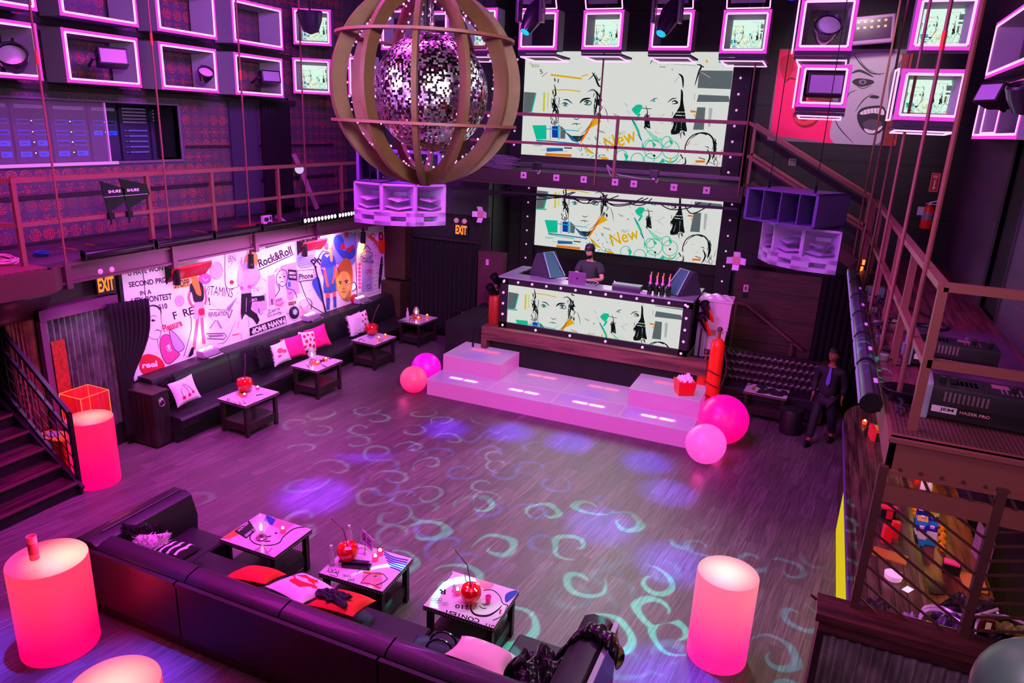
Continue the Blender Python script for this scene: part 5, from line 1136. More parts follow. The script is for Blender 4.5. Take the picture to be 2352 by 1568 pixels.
S.line('sink',[(905,282),(925,330),(935,400)],5,taper=True).line('sink',[(975,338),(1020,358)],3).line('sink',[(985,350),(1010,362)],3).ell('sink',1060,384,5).line('sink',[(845,450),(905,470)],3).line('sink',[(850,460),(910,478)],3).line('sgreen2',[(1000,490),(1070,480)],26).line('sink',[(1000,470),(1040,500)],2)
S.text('syellow','New',(925,615),(1160,545),105,bold=0.01)
S.line('syellow',[(1165,460),(1175,500)],16)
# teal splashes
S.line('steal',[(1065,262),(1085,290)],16,taper=True).poly('steal',[(1130,300),(1160,280),(1200,290),(1185,330),(1160,360),(1120,320)],True).line('steal',[(1110,370),(1150,440),(1190,540)],18,taper=True).line('sblue2',[(1115,370),(1140,430)],6).line('steal',[(1180,350),(1150,400)],16).line('steal2',[(1230,470),(1310,550),(1350,540)],34,taper=True).line('sblue',[(1165,500),(1195,550)],8)
# second face
S.line('sink',[(1225,288),(1240,345),(1220,400),(1222,462)],8,taper=True).line('sink',[(1195,308),(1270,318)],5,False).poly('sink',[(1235,345),(1255,395),(1262,465),(1220,450),(1218,410)]).line('sink',[(1262,262),(1290,245),(1318,240)],6,taper=True).line('sink',[(1260,258),(1300,268)],9,taper=True).ell('scyan',1290,258,8)
S.line('sink',[(1395,278),(1430,252),(1465,250)],8,taper=True).line('sink',[(1425,275),(1450,268),(1470,285),(1430,290)],12,taper=True)
S.line('sink',[(1500,185),(1505,240),(1490,330)],18,taper=True).poly('sink',[(1498,200),(1512,205),(1515,280),(1530,370),(1535,440),(1542,500),(1500,490),(1470,515),(1420,510),(1440,440),(1430,400),(1475,330),(1492,290)],True).line('swhite',[(1460,352),(1528,356)],6,False).line('swhite',[(1455,374),(1525,382)],6,False).line('swhite',[(1505,400),(1498,480)],9,taper=True).line('swhite',[(1470,420),(1450,490)],9,taper=True)
S.line('spink',[(1350,372),(1370,366)],9).line('sgrey2',[(1310,400),(1345,380)],22,taper=True).line('spink',[(1345,430),(1362,426)],6).line('spink',[(1290,490),(1360,510)],3)
# windows, right side
S.poly('sgrey',[(1632,232),(1862,255),(1872,300),(1618,285)]).poly('sgrey',[(1622,325),(1685,330),(1672,495),(1590,490)]).poly('sgrey2',[(1712,335),(1740,340),(1722,475),(1705,470)]).line('sink',[(1605,225),(1600,270)],9,taper=True).line('sorange',[(1570,352),(1612,358)],14).line('syellow',[(1600,375),(1605,395)],10)
rh=random.Random(17)
for(xa,xb,ya,yb,n_)in((492,556,170,380,26),(826,886,150,350,34),(1215,1262,350,460,14),(1425,1540,330,510,26),(1735,1772,560,730,16),(1110,1200,290,540,0)):
 for k in range(n_):
  x,y=rh.uniform(xa,xb),rh.uniform(ya,yb);S.line('sink',[(x,y),(x+rh.uniform(-9,9),y+14),(x+rh.uniform(-12,12),y+rh.uniform(24,46))],rh.uniform(3,8),taper=True)
for k in range(22):
 x,y=rh.uniform(1080,1340),rh.uniform(270,560);S.line(rh.choice(['steal','steal2','steal2','scyan']),[(x,y),(x+rh.uniform(-20,30),y+rh.uniform(8,34))],rh.uniform(4,15),taper=True)
 # bubble letters
for cx,cy,r in((1285,620,68),(1420,630,64),(1255,690,40),(1160,690,48),(1040,660,45),(1250,590,40),(1390,570,40)):
 S.ring('steal',cx,cy,r,r*1.02,6)
for cx,cy in((1292,667),(1419,640)):S.ell('sink',cx,cy,9,9)
S.poly('steal',[(1405,532),(1440,590),(1415,585)]).poly('steal',[(1272,550),(1310,590),(1285,605)]).line('steal',[(1350,690),(1400,720),(1450,715),(1485,670)],12,taper=True).poly('steal',[(1055,630),(1095,660),(1075,700)]).line('scyan',[(1060,690),(1350,725)],5,False).poly('steal',[(1360,690),(1330,720),(1375,725)]).poly('sorange',[(885,665),(940,670),(935,690),(885,685)]).line('syellow',[(860,658),(930,665)],12,False).poly('steal',[(1195,545),(1210,600),(1200,640)])
# third face
S.ring('sink',1640,640,112,122,8,170,300).line('sink',[(1570,560),(1640,518),(1710,530),(1750,580),(1765,650),(1750,700)],12,taper=True).line('sink',[(1740,560),(1755,640),(1740,720)],16,taper=True).line('sred',[(1570,570),(1545,605)],20,taper=True).line('sink',[(1545,590),(1520,650)],8,taper=True).line('sink',[(1595,600),(1630,598)],6,taper=True).line('sink',[(1680,622),(1705,625),(1712,640)],6,taper=True).line('sink',[(1700,640),(1720,700),(1690,760)],14,taper=True).line('sink',[(1500,700),(1460,740)],10,taper=True).line('sink',[(1530,690),(1530,740),(1480,745)],12,taper=True).line('sink',[(1780,730),(1770,790)],14,taper=True).line('sred',[(1800,740),(1770,775)],9,taper=True).ell('sink',1652,666,3).line('sink',[(1590,740),(1660,765)],6,taper=True)
S.pre=upp
S.text('sink','5',(480,572),(502,568),34).line('sink',[(492,595),(535,560)],3,False).line('sink',[(420,505),(422,520)],4,False)
for k in range(5):S.line('sink',[(420+12*k,498),(421+12*k,522)],3,False)
S.line('syellow',[(560,578),(800,608)],14,False).line('syellow',[(800,590),(850,575)],8).line('syellow',[(370,425),(385,445)],9).line('syellow',[(395,492),(420,498)],7)
S.line('sink',[(880,560),(905,600),(930,660),(955,670)],15,taper=True).line('sink',[(850,620),(890,580),(900,560)],7,taper=True).line('sink',[(905,570),(930,620),(945,600)],8,taper=True).line('sink',[(592,605),(595,630)],9,False).line('sink',[(620,610),(617,640)],7,False).line('sink',[(590,650),(600,730),(580,740)],12,taper=True)
S.line('sink',[(1325,500),(1340,470),(1360,460)],6,taper=True).line('sink',[(1685,500),(1720,510),(1700,560),(1670,660)],14,taper=True).line('sink',[(1720,510),(1740,520)],9).line('sgrey2',[(1340,480),(1680,510)],5).line('sink',[(1545,570),(1575,600),(1580,680)],16,taper=True).line('sink',[(1510,640),(1550,590)],8,taper=True).ell('sink',1497,538,4)
for k in range(11):S.line('sgrey2',[(1370+28*k,480+8*(k%3)),(1380+28*k,500+9*(k%2))],3,False)
S.line('sink',[(1400,516),(1445,520)],4).poly('syellow',[(1760,455),(1775,485),(1752,483)]).poly('steal',[(1855,405),(1930,410),(1935,492),(1855,488)]).line('sgrey2',[(1430,440),(1640,470)],4)
S.poly('sgrey',[(1705,545),(1962,548),(1955,690),(1690,680)]).line('spink',[(1720,560),(1790,600)],4).line('scyan',[(470,990),(780,1010)],7,False)
S.poly('sorange',[(520,1180),(722,1190),(720,1210),(520,1200)]).poly('sblue2',[(530,1140),(655,1142),(655,1165),(530,1170)]).line('sink',[(665,1140),(725,1143)],9,False)
rs=random.Random(9)
for k in range(40):
 x,y=rs.uniform(760,1020),rs.uniform(1050,1210);S.line(rs.choice(['sblue2','sink','steal']),[(x,y),(x+rs.uniform(-18,18),y+rs.uniform(5,26))],4,False)
S.line('sorange',[(1675,1245),(1748,1245)],18,False).line('syellow',[(1485,1215),(1482,1250)],12).line('sink',[(1770,1245),(1830,1270)],4).line('sred',[(1880,1150),(1860,1215)],16,taper=True).line('sink',[(1560,1190),(1580,1225)],9).line('sink',[(1700,1215),(1750,1230)],6)
SNc={'swhite':'#d6d8d4','sink':'#101418','sgrey':'#5a6468','sgrey2':'#a8acb0','sdark':'#283038','steal':'#10b890','steal2':'#86cdb4','sgreen2':'#c4ccb8','slime':'#c2c62c','syellow':'#d8a808','sorange':'#e07008','sblue':'#1038a8','sblue2':'#20609a','scyan':'#20a8b8','spink':'#dfa0b8','sred':'#a81838'}
sn=['swhite']+[k for k in SNc if k!='swhite']
sm=[emis('screen_'+k,SNc[k],1.0)for k in sn]
sm2=[emis('bright_screen_'+k,SNc[k]if k not in('swhite',)else '#dcf8e8',1.0)for k in sn]
def screen(name,label,loc,w,h,v0,rz=0.0,mats=sm,vh=None,parent=None,th=0.06,dt=0.00006,dens=None):
 """panel facing -Y; v0 = drawing height at its lower edge, vh = how much drawing height it shows"""
 vh=vh or h/w
 mb=MB().box((0,0.0,0),(w,th,h));S.emit(mb,lambda u,v,t:(u*w,-t,(v-v0)/vh*h),sn,clip=(0.001,v0+0.0005,0.999,v0+vh-0.0005),dt=dt,t0=0.0005)
 o=mb.build(name,mats,parent,False,loc,(0,0,rz))
 if label:tag(o,label,'screen');[MB().box(a_,b_).build('bezel',BLKPL,o)for a_,b_ in(((-0.012,-0.02,-0.012),(w+0.012,th,0)),((-0.012,-0.02,h),(w+0.012,th,h+0.012)),((-0.012,-0.02,0),(0,th,h)),((w,-0.02,0),(w+0.012,th,h)))]
 return o
UX,UZ,UW,UH=-6.465,4.25,4.433,2.175
screen('led_screen','upper large LED screen showing painted faces, above the crosswalk',(UX,15.43,UZ),UW,UH,0.0)
LX,LZ,LW_,LH=-6.03,2.235,4.13,1.62
screen('led_screen','lower large LED screen with the painted faces, behind the DJ',(LX,15.43,LZ),LW_,LH,0.0)
# bulb-studded frames round the screens
def bulbs(mb,pts,r=0.022):
 for p in pts:mb.ball(p,r,8)
 return mb
BULB=mat('pearl_bulb','#f8d8f0',0.25,emit='#f0a8e0',es=0.7)
o=thing('screen_frame','black frame with round bulbs around the lower large screen','frame',(0,0,0),group='bulb-studded screen frames')
x0,x1,z0,z1=LX-0.0,LX+LW_,1.75,LZ+LH
[MB().box(a_,b_).build('board',mat('black_frame_board','#1c181e',0.6),o)for a_,b_ in(((x0-0.34,15.38,0.9),(x0-0.015,15.5,z1)),((x1+0.015,15.38,0.9),(x1+0.34,15.5,z1)))]
mb=MB();bulbs(mb,[(x0-0.18,15.37,1.6+0.32*k)for k in range(7)]+[(x1+0.18,15.37,1.6+0.32*k)for k in range(7)]+[(x0+0.5*k,15.37,1.62-0.02*(k%2))for k in range(9)]);mb.build('bulb_row',BULB,o,True)
MB().box((x0,15.40,1.0),(x1,15.5,LZ-0.25)).build('apron',BLACK,o)
o=thing('screen_frame','black frame with round bulbs around the upper large screen','frame',(0,0,0),group='bulb-studded screen frames')
[MB().box(a_,b_).build('board',mat('black_frame_board','#1c181e',0.6),o)for a_,b_ in(((UX+UW+0.015,15.38,UZ-0.4),(UX+UW+0.36,15.5,UZ+UH+0.3)),((UX-0.36,15.38,UZ-0.4),(UX-0.015,15.5,UZ+UH+0.3)))]
MB().box((UX,15.38,UZ-0.32),(UX+UW,15.46,UZ-0.01)).build('lower_board',mat('grey_ledge','#3c363e',0.6),o)
mb=MB();bulbs(mb,[(UX+UW+0.16,15.37,UZ-0.1+0.3*k)for k in range(8)]+[(UX-0.16,15.37,UZ-0.1+0.3*k)for k in range(8)],0.026);mb.build('bulb_row',BULB,o,True)
# DJ riser floor, plinth, booth
struct('trim_4',MB().box((-6.75,12.5,0.0),(-1.35,15.6,0.98)),BLACK)
struct('trim_5',MB().box((-5.82,12.27,0.80),(-1.44,12.5,1.06)).box((-5.82,12.27,0.0),(-5.7,12.5,0.8)).mt(1).box((-5.7,12.42,0.0),(-1.5,12.5,0.8)),[wood_mat('worn_wood_beam','#4a2826','#7a4844',0,0.8,0.5),BLACK])
bo=thing('dj_booth','black DJ booth studded with round bulbs, with a wide screen in its front','booth',(0,0,0))
bx0,bx1,by,bz0,bz1,bd=-5.52,-1.835,12.42,1.06,2.09,1.18
FR=mat('booth_black_frame','#1d1820',0.5)
mb=MB().box((bx0,by,bz0),(bx0+0.165,by+0.1,bz1-0.03)).box((bx1-0.15,by,bz0),(bx1,by+0.1,bz1-0.03)).box((bx0,by,bz0),(bx1,by+0.1,bz0+0.11)).box((bx0,by,bz1-0.15),(bx1,by+0.1,bz1-0.03))
mb.box((bx0,by+0.1,bz0),(bx0+0.05,by+bd,bz1-0.03)).box((bx1-0.05,by+0.1,bz0),(bx1,by+bd,bz1-0.03));mb.build('body',FR,bo)
MB().box((bx0-0.02,by-0.03,bz1-0.03),(bx1+0.02,by+0.36,bz1)).box((bx0-0.02,by+0.36,bz1-0.03),(bx0+0.2,by+bd,bz1)).box((bx1-0.16,by+0.36,bz1-0.03),(bx1+0.02,by+bd,bz1)).build('counter',mat('grey_counter','#8fa09e',0.35,coat=0.2),bo)
mb=MB();bulbs(mb,[(bx0+0.09+0.29*k,by-0.01,bz1-0.09)for k in range(13)]+[(bx0+0.08,by-0.01,bz0+0.06+0.215*k)for k in range(1,5)]+[(bx1-0.075,by-0.01,bz0+0.06+0.215*k)for k in range(1,5)]+[(bx0+0.09+0.7*k,by-0.01,bz0+0.05)for k in range(6)],0.026);mb.build('bulb_row',BULB,bo,True)
MB().box((bx0+0.1,by+0.05,bz0+0.05),(bx1-0.1,by+0.09,bz1-0.1)).build('inner_board',mat('red_brown_inner','#5a2018',0.6),bo)
screen('screen',None,(-5.355,by+0.03,1.176),3.37,0.745,0.122,parent=bo,th=0.02)
lamp('AREA',(-3.7,by-0.1,1.55),(-3.7,8,0.0),26,(0.9,1.0,0.92),3.3,0.7)  # light the booth screen throws on the floor
lamp('AREA',(-4.0,15.3,3.0),(-4.0,11,1.6),40,(0.88,1.0,0.93),4.0,1.3)
# wedge monitors on the booth
def wedge(name,label,loc,rz,s=1.0,grille='#3f8a80',top='#a8e0dc'):
 o=thing(name,label,'speaker',loc,rz,'wedge monitors on the DJ booth')
 P=[(-0.28*s,0),(0.30*s,0),(0.20*s,0.10*s),(-0.02*s,0.46*s),(-0.10*s,0.44*s)]
 MB().prism(P,lambda u,v,t:(t,u,v),-0.22*s,0.22*s).build('cabinet',mat('monitor_cabinet','#3e3a48',0.5),o)
 MB().add([(-0.19*s,0.305*s,0.02),(0.19*s,0.305*s,0.02),(0.15*s,0.215*s,0.12*s),(0.12*s,0.0,0.455*s),(-0.12*s,0.0,0.455*s),(-0.15*s,0.215*s,0.12*s)],[(0,1,2,3,4,5)]).build('grille',mat('monitor_grille',grille,0.6,bump=(200,0.6)),o)
 mb=MB().tube([(-0.20*s,0.30*s,0.03),(-0.13*s,0.005,0.46*s),(0.13*s,0.005,0.46*s),(0.20*s,0.30*s,0.03)],0.010,6);mb.build('rim',mat('monitor_rim',top,0.4),o)
p=aty(1262,630,by+0.55);wedge('wedge_monitor','grey-green wedge monitor with a teal rim at the left end of the booth',(p.x-0.05,by+0.55,bz1),math.radians(-115),1.0)
p=aty(1570,655,by+0.5);wedge('wedge_monitor','lilac-grey wedge monitor at the right end of the booth beside the bottles',(p.x,by+0.5,bz1),math.radians(140),0.95,'#5a5478','#b0c4c4')
# laptop
p=aty(1324,648,by+0.06);o=thing('laptop','open purple-lit laptop on the DJ booth in front of the DJ','laptop',(p.x,by+0.10,bz1))
MB().box((-0.17,-0.005,0),(0.17,0.22,0.014),0.004).build('keyboard_base',mat('laptop_grey','#9a90a8',0.35,0.6),o)
MB().box((-0.17,-0.02,0.012),(0.17,-0.008,0.235),0.004).build('screen_lid',mat('laptop_purple','#8a5a9a',0.35,0.5),o)
MB().ball((0,-0.021,0.115),0.016,10,(1,0.15,1.15)).ball((0.006,-0.021,0.14),0.006,8,(1,0.2,1.6)).build('logo',BLKPL,o)
# headphones, paper, controller, case, cable
p=atz(1242,632,bz1);o=thing('headphones','black headphones lying on the left of the booth counter','headphones',(p.x,p.y,bz1))
MB().cyl((-0.08,0,0),(-0.08,0,0.05),0.05).cyl((0.07,-0.02,0),(0.07,-0.02,0.05),0.05).build('ear_cup',BLKPL,o,True)
MB().tube([(-0.08+0.075*(1-math.cos(t)),0.12*math.sin(t),0.03)for t in[PI*i/12 for i in range(13)]],0.009,6).build('headband',BLKPL,o,True)
p=atz(1210,627,bz1);tag(MB().tube([(0.09*math.cos(t),0.07*math.sin(t),0.012+0.004*math.sin(3*t))for t in[2*PI*i/18 for i in range(18)]],0.009,6,closed=True).build('cable_loop',BLKPL,None,True,(p.x,p.y,bz1)),'small loop of black cable left of the headphones','cable')
p=atz(1282,637,bz1);tag(MB().box((-0.2,-0.11,0),(0.2,0.11,0.006)).build('paper_sheet',mat('paper','#c8ccc8',0.7),None,False,(p.x,p.y,bz1+0.001),(0,0,-0.15)),'sheet of white paper on the booth beside the laptop','paper')
p=atz(1366,643,bz1);o=thing('dj_controller','DJ controller with lit knobs under the hands of the DJ','controller',(p.x+0.02,by+0.22,bz1))
MB().box((-0.17,-0.12,0),(0.17,0.12,0.035),0.006).build('body',mat('controller_grey','#7a8a88',0.4),o)
mb=MB()
for i in range(5):
 for j in range(3):mb.cyl((-0.13+0.065*i,-0.07+0.06*j,0.035),(-0.13+0.065*i,-0.07+0.06*j,0.055),0.012,n=8)
mb.build('knob',BLKPL,o);MB().box((-0.15,-0.125,0.03),(0.0,-0.12,0.04)).build('lit_button_row',emis('blue_led',(0.1,0.3,1.0),3),o)
MB().tube(crom([(-0.16,0.02,0.05),(-0.05,-0.05,0.09),(0.1,0.04,0.07),(0.2,-0.02,0.06)],5),0.006,5).build('cable',mat('white_cable','#c0ccd0',0.5),o,True)
p=atz(1450,660,bz1);o=thing('equipment_case','low grey case lying on the booth counter left of the bottles','case',(p.x,by+0.14,bz1))
MB().box((-0.26,-0.11,0),(0.26,0.11,0.07),0.012).build('body',mat('plum_case','#3c2c48',0.4),o)
MB().box((-0.265,-0.115,0.07),(0.265,0.115,0.115),0.018).build('lid',mat('grey_case_lid','#5c6468',0.4),o)
for k,(px,lb)in enumerate(((1492,'leftmost of the four'),(1507,'second from the left'),(1520,'third from the left'),(1535,'rightmost of the four, nearest the monitor'))):
 p=aty(px,668+2.0*k,by+0.12);o=thing('champagne_bottle','champagne bottle with a sparkler in its neck, '+lb,'bottle',(p.x,by+0.12,bz1),group='champagne bottles on the DJ booth')
 MB().lathe([(0.040,0),(0.044,0.02),(0.044,0.15),(0.034,0.19),(0.016,0.23)],n=18).build('body',mat('dark_green_glass','#0c2410',0.1,coat=0.8),o,True)
 MB().lathe([(0.034,0.188),(0.036,0.19),(0.018,0.235),(0.018,0.29),(0.015,0.295)],n=14).build('foil',mat('pink_foil','#e870c0',0.3,0.4,emit='#c040a0',es=0.2),o,True)
 MB().cyl((0,0,0.29),(0.006,0,0.40),0.010,n=8).cyl((-0.01,0,0.29),(-0.016,0,0.34),0.008,n=8).build('sparkler',mat('gold_sparkler','#f0a070',0.4,emit='#c06030',es=0.25),o,True)
tag(MB().box((-0.1,-0.05,0),(0.08,0.05,0.02)).build('towel',mat('white_towel','#d8ccd8',0.8),None,False,(aty(1478,668,by+0.12).x,by+0.10,bz1)),'small white napkin between the case and the bottles','napkin')
# ------------------------------------------------------------------ people
SKIN=mat('light_skin','#d8a08c',0.55);SKIN2=mat('brown_skin','#8a4a3a',0.5);HAIRM=mat('dark_hair','#120c0c',0.6);TEE=mat('charcoal_tshirt','#34383c',0.8)
def skin(name,nodes,edges,m,parent,root=None,sub=2):
 ks=list(nodes);me=bpy.data.meshes.new(name);me.from_pydata([nodes[k][0]for k in ks],[(ks.index(a),ks.index(b))for a,b in edges],[])
 o=bpy.data.objects.new(name,me);COL.objects.link(o);o.parent=parent;me.materials.append(m)
 md=o.modifiers.new('skin','SKIN');md.use_smooth_shade=True;md.branch_smoothing=0.6
 for i,k in enumerate(ks):
  r=nodes[k][1];r=r if isinstance(r,tuple)else(r,r);sv=me.skin_vertices[0].data[i];sv.radius=r;sv.use_root=(k==(root or ks[0]))
 s=o.modifiers.new('subdivision','SUBSURF');s.levels=sub;s.render_levels=sub
 return o
def bake(o):
 """turn the skinned figure into plain mesh"""
 dg=bpy.context.evaluated_depsgraph_get();dg.update();me=bpy.data.meshes.new_from_object(o.evaluated_get(dg),depsgraph=dg)
 o.modifiers.clear();o.data=me
 for p_ in me.polygons:p_.use_smooth=True
 return o
def head_bm(mb,c,s,yaw,pitch,skin_i=0):
 """head with face, chin, nose, ears in local coordinates, facing -Y"""
 mb.M=Matrix.Translation(c)@Matrix.Rotation(yaw,4,'Z')@Matrix.Rotation(pitch,4,'X')@Matrix.Scale(s,4);mb.mt(skin_i)
 def fn(a,b):
  t=2*PI*a;ph=PI*(b-0.5);cx,sy,z=math.cos(ph)*math.sin(t),-math.cos(ph)*math.cos(t),math.sin(ph)
  x=cx*0.078;y=sy*0.098;zz=z*0.125
  if zz<0:k=1-0.42*(-zz/0.125)**1.5;x*=k;y=y*(1-0.12*(-zz/0.125))-0.018*(-zz/0.125)
  fr=max(0,-sy)
  if fr>0.5:
   e=(fr-0.5)*2;y-=e*0.022*math.exp(-(x/0.011)**2-((zz+0.012)/0.026)**2);y+=e*0.010*math.exp(-((abs(x)-0.03)/0.017)**2-((zz-0.018)/0.013)**2);y-=e*0.006*math.exp(-(x/0.022)**2-((zz+0.052)/0.009)**2);y-=e*0.010*math.exp(-(x/0.03)**2-((zz+0.095)/0.02)**2)
  return(x,y,zz)
 mb.grid(fn,36,28)
 for sx in(-1,1):mb.ball((sx*0.080,0.008,-0.005),0.026,10,(0.35,0.7,1.15))
 mb.M=Matrix.Identity(4)
def face_bits(parent,c,s,yaw,pitch,beard=False,m_h=HAIRM):
 T=Matrix.Translation(c)@Matrix.Rotation(yaw,4,'Z')@Matrix.Rotation(pitch,4,'X')@Matrix.Scale(s,4)
 mb=MB();mb.M=T
 for sx in(-1,1):mb.ball((sx*0.03,-0.081,0.016),0.010,8,(1.3,0.6,0.7))
 mb.build('eyes',mat('eye_white','#d8c8c0',0.3),parent,True)
 mb=MB();mb.M=T
 for sx in(-1,1):mb.ball((sx*0.03,-0.087,0.015),0.005,6).beam((sx*0.014,-0.092,0.037),(sx*0.05,-0.082,0.037),0.006,0.008)
 mb.build('eyebrows',m_h,parent,True)
 mb=MB();mb.M=T;mb.ball((0,-0.096,-0.053),0.018,10,(1.2,0.4,0.35));mb.build('lips',mat('lips','#b06058',0.5),parent,True)
 if beard:
  mb=MB();mb.M=T;mb.grid(lambda a,b:((a-0.5)*2*0.062*(1-0.35*b),-0.100*math.cos((a-0.5)*2*1.15)+0.006+0.01*b-0.002,-0.062-0.062*b),12,5);mb.build('beard',m_h,parent,True).modifiers.new('thickness','SOLIDIFY').thickness=0.008
def hand(mb_nodes,mb_edges,wrist,fwd,side,up,s=1.0,prefix='',curl=0.35,thumb=1):
 """five finger chains grown from a palm"""
 w,f,sd,u=Vector(wrist),Vector(fwd).normalized(),Vector(side).normalized(),Vector(up).normalized()
 mb_nodes[prefix+'palm']=(tuple(w+f*0.045*s),(0.030*s,0.016*s));mb_edges.append((prefix+'wrist',prefix+'palm'))
 for k,(o_,L)in enumerate(((-0.030,0.070),(-0.010,0.080),(0.011,0.076),(0.030,0.060))):
  b0=w+f*0.085*s+sd*o_*s;n1=b0+f*L*0.5*s-u*curl*0.3*L*s;n2=n1+f*L*0.4*s*(1-curl)-u*curl*L*0.8*s
  mb_nodes[prefix+'k%d'%k]=(tuple(b0),0.0105*s);mb_nodes[prefix+'m%d'%k]=(tuple(n1),0.009*s);mb_nodes[prefix+'t%d'%k]=(tuple(n2),0.0075*s)
  mb_edges+=[(prefix+'palm',prefix+'k%d'%k),(prefix+'k%d'%k,prefix+'m%d'%k),(prefix+'m%d'%k,prefix+'t%d'%k)]
 b0=w+f*0.03*s+sd*thumb*-0.032*s;n1=b0+f*0.035*s+sd*thumb*-0.022*s-u*0.01*s
 mb_nodes[prefix+'th0']=(tuple(b0),0.012*s);mb_nodes[prefix+'th1']=(tuple(n1),0.009*s);mb_nodes[prefix+'th2']=(tuple(n1+f*0.026*s-u*0.006),0.008*s)
 mb_edges+=[(prefix+'palm',prefix+'th0'),(prefix+'th0',prefix+'th1'),(prefix+'th1',prefix+'th2')]
 # DJ: stands behind the counter on the riser, looks down, hands on the controller
pd=aty(1355,600,by+0.70);dj=thing('person','bearded man in dark cap and charcoal t-shirt behind the booth, hands on the controller','person',(pd.x,by+0.72,0.98))
H=0.94
N={'pelvis':((0,0,H),(0.15,0.11)),'waist':((0,0,1.08),(0.135,0.10)),'chest':((0,-0.02,1.27),(0.165,0.115)),'sh':((0,-0.01,1.42),(0.11,0.08)),'neck':((0,-0.02,1.50),0.052),'nk2':((0,-0.045,1.57),0.05),'skull':((0,-0.06,1.64),0.06),
'shL':((-0.175,0,1.40),0.058),'elL':((-0.25,-0.10,1.15),0.043),'Lwrist':((-0.13,-0.34,1.13),0.027),
'shR':((0.175,0,1.40),0.058),'elR':((0.29,-0.06,1.14),0.045),'Rwrist':((0.07,-0.33,1.15),0.027),
'hpL':((-0.1,0,0.86),0.10),'knL':((-0.11,-0.02,0.48),0.062),'anL':((-0.11,0.02,0.08),0.042),'toL':((-0.12,-0.14,0.04),0.04),
'hpR':((0.1,0,0.86),0.10),'knR':((0.11,-0.02,0.48),0.062),'anR':((0.11,0.02,0.08),0.042),'toR':((0.12,-0.14,0.04),0.04)}
E_=[('pelvis','waist'),('waist','chest'),('chest','sh'),('sh','neck'),('neck','nk2'),('nk2','skull'),('sh','shL'),('shL','elL'),('elL','Lwrist'),('sh','shR'),('shR','elR'),('elR','Rwrist'),('pelvis','hpL'),('hpL','knL'),('knL','anL'),('anL','toL'),('pelvis','hpR'),('hpR','knR'),('knR','anR'),('anR','toR')]
hand(N,E_,(-0.13,-0.34,1.13),(0.5,-0.8,0.0),(-0.8,-0.5,0),(0,0,1),0.95,'L',0.3,-1)
hand(N,E_,(0.07,-0.33,1.15),(-0.75,-0.5,-0.1),(-0.5,0.75,0),(0,0,1),0.95,'R',0.35,-1)
def join_head(body,c,s,yaw,pitch):
 mb=MB();head_bm(mb,c,s,yaw,pitch)
 bm=bmesh.new();bm.from_mesh(body.data);vs=[bm.verts.new(v)for v in mb.v]
 for f in mb.f:
  try:
   fc=bm.faces.new([vs[i]for i in f]);fc.smooth=True
  except ValueError:pass
 bm.to_mesh(body.data);bm.free()
bd_=bake(skin('body',N,E_,SKIN,dj));HC=(0,-0.07,1.665);join_head(bd_,HC,1.0,-0.1,0.2);face_bits(dj,HC,1.0,-0.1,0.2,True)
tn={'b':((0,0,0.90),(0.172,0.128)),'w':((0,0,1.06),(0.16,0.12)),'c':((0,-0.02,1.27),(0.192,0.135)),'s':((0,-0.01,1.415),(0.15,0.11)),'n':((0,-0.012,1.475),(0.105,0.095)),'l':((-0.18,0,1.40),0.092),'l2':((-0.24,-0.06,1.22),0.075),'r':((0.18,0,1.40),0.092),'r2':((0.265,-0.035,1.22),0.078)}
bake(skin('tshirt',tn,[('b','w'),('w','c'),('c','s'),('s','n'),('s','l'),('l','l2'),('s','r'),('r','r2')],TEE,dj))
bake(skin('trousers',{'p':((0,0,0.92),(0.165,0.125)),'l':((-0.1,0,0.84),0.112),'lk':((-0.11,-0.02,0.48),0.082),'la':((-0.11,0.02,0.10),0.07),'r':((0.1,0,0.84),0.112),'rk':((0.11,-0.02,0.48),0.082),'ra':((0.11,0.02,0.10),0.07)},[('p','l'),('l','lk'),('lk','la'),('p','r'),('r','rk'),('rk','ra')],BLACK,dj,sub=1))
T=Matrix.Translation(HC)@Matrix.Rotation(-0.1,4,'Z')@Matrix.Rotation(0.12,4,'X')
mb=MB();mb.M=T;mb.lathe([(0.094,0.035),(0.098,0.06),(0.092,0.10),(0.06,0.135),(0.001,0.145)],(0,0.008,0),24,False);mb.M=T@Matrix.Diagonal((1,1,1,1))
mb.add([(0.085*math.sin(a),-0.03-0.065*math.cos(a),0.055)for a in[(-1.2+0.24*i)for i in range(11)]]+[(0.09*math.sin(a),-0.045-0.098*math.cos(a),0.046)for a in[(-1.2+0.24*i)for i in range(11)]],[(i,i+1,12+i,11+i)for i in range(10)])
cp=mb.build('cap',mat('dark_teal_cap','#142430',0.6),dj,True);cp.modifiers.new('thickness','SOLIDIFY').thickness=0.006
mb=MB();mb.M=T;mb.ball((0,-0.090,0.085),0.026,10,(1.4,0.35,0.7));mb.build('cap_badge',mat('red_badge','#b02030',0.5),dj,True)
mb=MB();mb.M=T;mb.lathe([(0.089,-0.03),(0.092,0.0),(0.094,0.04)],(0,0.012,0),20,False);hh=[i for i in range(20)];mb.build('hair',HAIRM,dj,True).scale=(1,1,1)
MB().tube([(0.07+0.031*math.cos(t),-0.315+0.03*math.sin(t)*0.6,1.15+0.03*math.sin(t))for t in[2*PI*i/12 for i in range(12)]],0.009,6,closed=True).build('wristwatch',METAL,dj,True)
